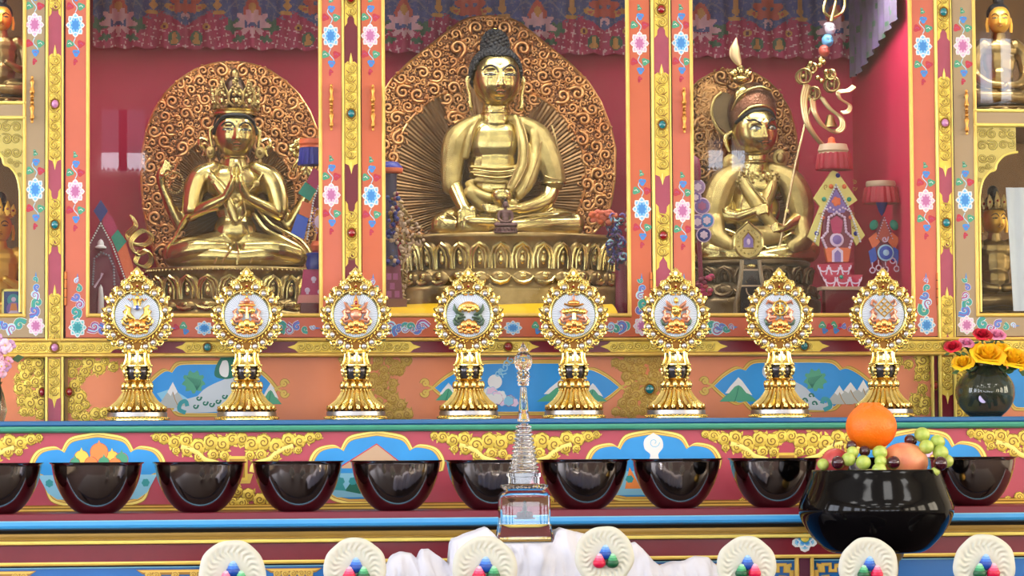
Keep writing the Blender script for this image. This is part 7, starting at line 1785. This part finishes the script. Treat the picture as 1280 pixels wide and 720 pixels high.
b = MB(vf); b.disc(1220, 496, 6, 33, mat('lilac_sticker', (190, 180, 226), rough=.5), 14, .6); b.build('flower_motif', vs_)
STG = mat('dark_rose_stem', (52, 84, 34), rough=.5, noise=.3, nscale=20); LFG = mat('rose_leaf', (60, 96, 40), rough=.45, noise=.3, nscale=14)
def rose(px, py, d, R, cols, name, label, cat='rose', group=None, tilt=0, stem=True, ax=None):
    f = Fr(px, py, YV-d*vf.s); f.O = vf.O+vf.v((px, py, d)); f.px, f.py = px, py; f.s = vf.s
    t = thing(name, label, cat, f.O, group); rnd = random.Random(int(px*7+py)); k = f.s
    b = MB(f); lay = ((0, .30, 2), (1, .48, 3), (2, .68, 4), (3, .86, 5), (4, 1.0, 5))
    Mx = Matrix.Rotation(radians(tilt), 3, 'Y') @ Matrix.Rotation(radians(38 if ax is None else ax), 3, 'X')
    for L, rad, n in lay:
        for i in range(n):
            a0 = 2*pi*i/n+L*1.1+rnd.random()*.4; span = 2*pi/n*1.25; vs = []; nu, nv = 9, 7; hh = R*(1.05-.12*L)
            for v_ in range(nv):
                for u_ in range(nu):
                    t_ = v_/(nv-1); s_ = (u_/(nu-1)-.5)*span*(.55+.45*sin(pi*min(1, t_*1.15)*.6+.35))
                    r_ = R*rad*(.22+.78*t_**.55)*(1+(.16*max(0, t_-.72)*3*(L/3)))
                    z_ = hh*(t_-.45)-(.20*R*max(0, t_-.75)*4*(L/4))-.10*R*(abs(u_/(nu-1)-.5)*2)**2*t_*2
                    p = Vector((cos(a0+s_)*r_, sin(a0+s_)*r_, z_)); vs.append(Mx@(p*k))
            b.addl(vs, [(v_*nu+u_, v_*nu+u_+1, (v_+1)*nu+u_+1, (v_+1)*nu+u_) for v_ in range(nv-1) for u_ in range(nu-1)], cols[(L+i) % len(cols)])
    b.build('petals', t, sharp=None)
    if stem:
        s = MB(f); dx = 1232-px
        s.tube(smooth_path([(px, py+R*.5, -2), (px+dx*.55, max(py+R, 452), -d*.3), (1232+(px-1232)*.25, 462, -d), (1232-(px-1232)*.3, 500, -d)], 5), 1.3, STG, 6)
        s.ell((px, py+R*.45, -1), (R*.35, R*.3, R*.35), STG, 8, 6)
        for i in range(2):
            q = 1 if i else -1; s.poly([(px+q*R*.3, py+R*.7), (px+q*R*.8, py+R*.75), (px+q*R*1.15, py+R*1.05), (px+q*R*.6, py+R*1.1)], -2-i, LFG)
        s.build('stem', t)
    return t
YR = [mat('yellow_rose_petal', (255, 206, 22), rough=.55, sss=.15, noise=.08), mat('yellow_rose_petal_deep', (250, 184, 12), rough=.55, sss=.15)]
RR = [mat('red_rose_petal', (216, 26, 56), rough=.55), mat('red_rose_petal_deep', (170, 14, 40), rough=.55)]
PR = [mat('pink_rose_petal', (240, 160, 196), rough=.55, sss=.1), mat('pink_rose_petal_deep', (228, 130, 172), rough=.55)]
rose(1232, 441, 14, 20, YR, 'yellow_rose', 'largest full yellow rose at the centre of the vase', group='roses in the glass vase')
rose(1266, 446, 10, 20, YR, 'yellow_rose', 'yellow rose leaning to the right edge of the view', group='roses in the glass vase', tilt=14)
rose(1201, 451, 12, 13, YR, 'yellow_rose', 'small yellow rosebud drooping at the left of the vase', group='roses in the glass vase', tilt=-24)
rose(1250, 436, 2, 15, YR, 'yellow_rose', 'yellow rose half hidden between the two largest yellow roses', group='roses in the glass vase')
rose(1189, 431, 8, 10, RR, 'red_rose', 'small red rose at the far left of the vase', group='roses in the glass vase', tilt=-18)
rose(1229, 416, 2, 11, RR, 'red_rose', 'red rose above the yellow roses in the vase', group='roses in the glass vase')
rose(1209, 426, -2, 9, PR, 'pink_rose', 'pale pink rose between the two red roses', group='roses in the glass vase')
rose(1249, 416, -2, 10, PR, 'pink_rose', 'pale pink rose to the right of the upper red rose', group='roses in the glass vase')
b = MB(vf); rnd = random.Random(3)
for i in range(80):
    a = rnd.random()*6.28; x = 1232+cos(a)*rnd.random()*27; y = 468+rnd.random()*40; b.tube([(1232+(x-1232)*.3, 455, rnd.random()*8-4), ((x+1232)/2, (y+460)/2, sin(a)*10), (x, y, sin(a)*18)], [1.6, 3, 1.5], STG if i % 3 else LFG, 5, .4)
b.build('leaves_in_water', vs_)
b = MB(vf)
for x, y, r_ in ((1204, 441, 4), (1216, 450, 5), (1240, 458, 6), (1252, 456, 5), (1226, 461, 6), (1196, 440, 3), (1262, 462, 4)): b.ell((x, y, 8), (r_*1.3, r_*.7, r_*.4), LFG, 8, 6, (0, x*13 % 90-45, 0))
b.build('foliage', vs_)
# pink blossoms at the left edge
pf = Fr(-4, 524, -.2); pf.O = Vector((P(-4, 524, -.2).x, -.2, ZL))
pb = thing('pink_flower_bunch', 'bunch of pale pink and mauve blossoms leaning in at the left edge', 'flowers', pf.O)
b = MB(pf); rnd = random.Random(17)
PKM = [mat('blossom_pink', (238, 170, 196), rough=.6), mat('blossom_mauve', (206, 160, 204), rough=.6), mat('blossom_pale', (240, 200, 220), rough=.6)]
for i in range(22):
    x = -12+rnd.random()*27; y = 418+rnd.random()*46; d = 8+rnd.random()*16; R_ = 6.5+rnd.random()*3
    if x > 4 and (y < 424 or y > 458): continue
    for j in range(5):
        a = 2*pi*j/5+rnd.random(); b.ell((x+cos(a)*R_*.5, y+sin(a)*R_*.5, d), (R_*.5, R_*.36, R_*.18), PKM[i % 3], 8, 6, (rnd.random()*50-25, -math.degrees(a), rnd.random()*50-25))
    b.ell((x, y, d+1.5), 1.2, PYEL, 6, 4)
b.build('blossoms', pb)
b = MB(pf); b.tube([(2, 450, 6), (-2, 480, 2), (-5, 524, 0)], 2, STG, 6); b.prism([(14, 446), (22, 440), (30, 443), (22, 450)], 6, 7, LFG); b.build('stem', pb)
b = MB(pf); b.lathe([(0, 524), (14, 524), (18, 510), (14, 490), (10, 478), (12, 474), (9, 474), (9, 478), (0, 480)], -9, 0, VG, 28); b.build('vase', pb)
for o in bpy.data.objects:
    if o.type == 'MESH' and o.parent is None and 'label' not in o and 'kind' not in o: print('UNTAGGED', o.name)
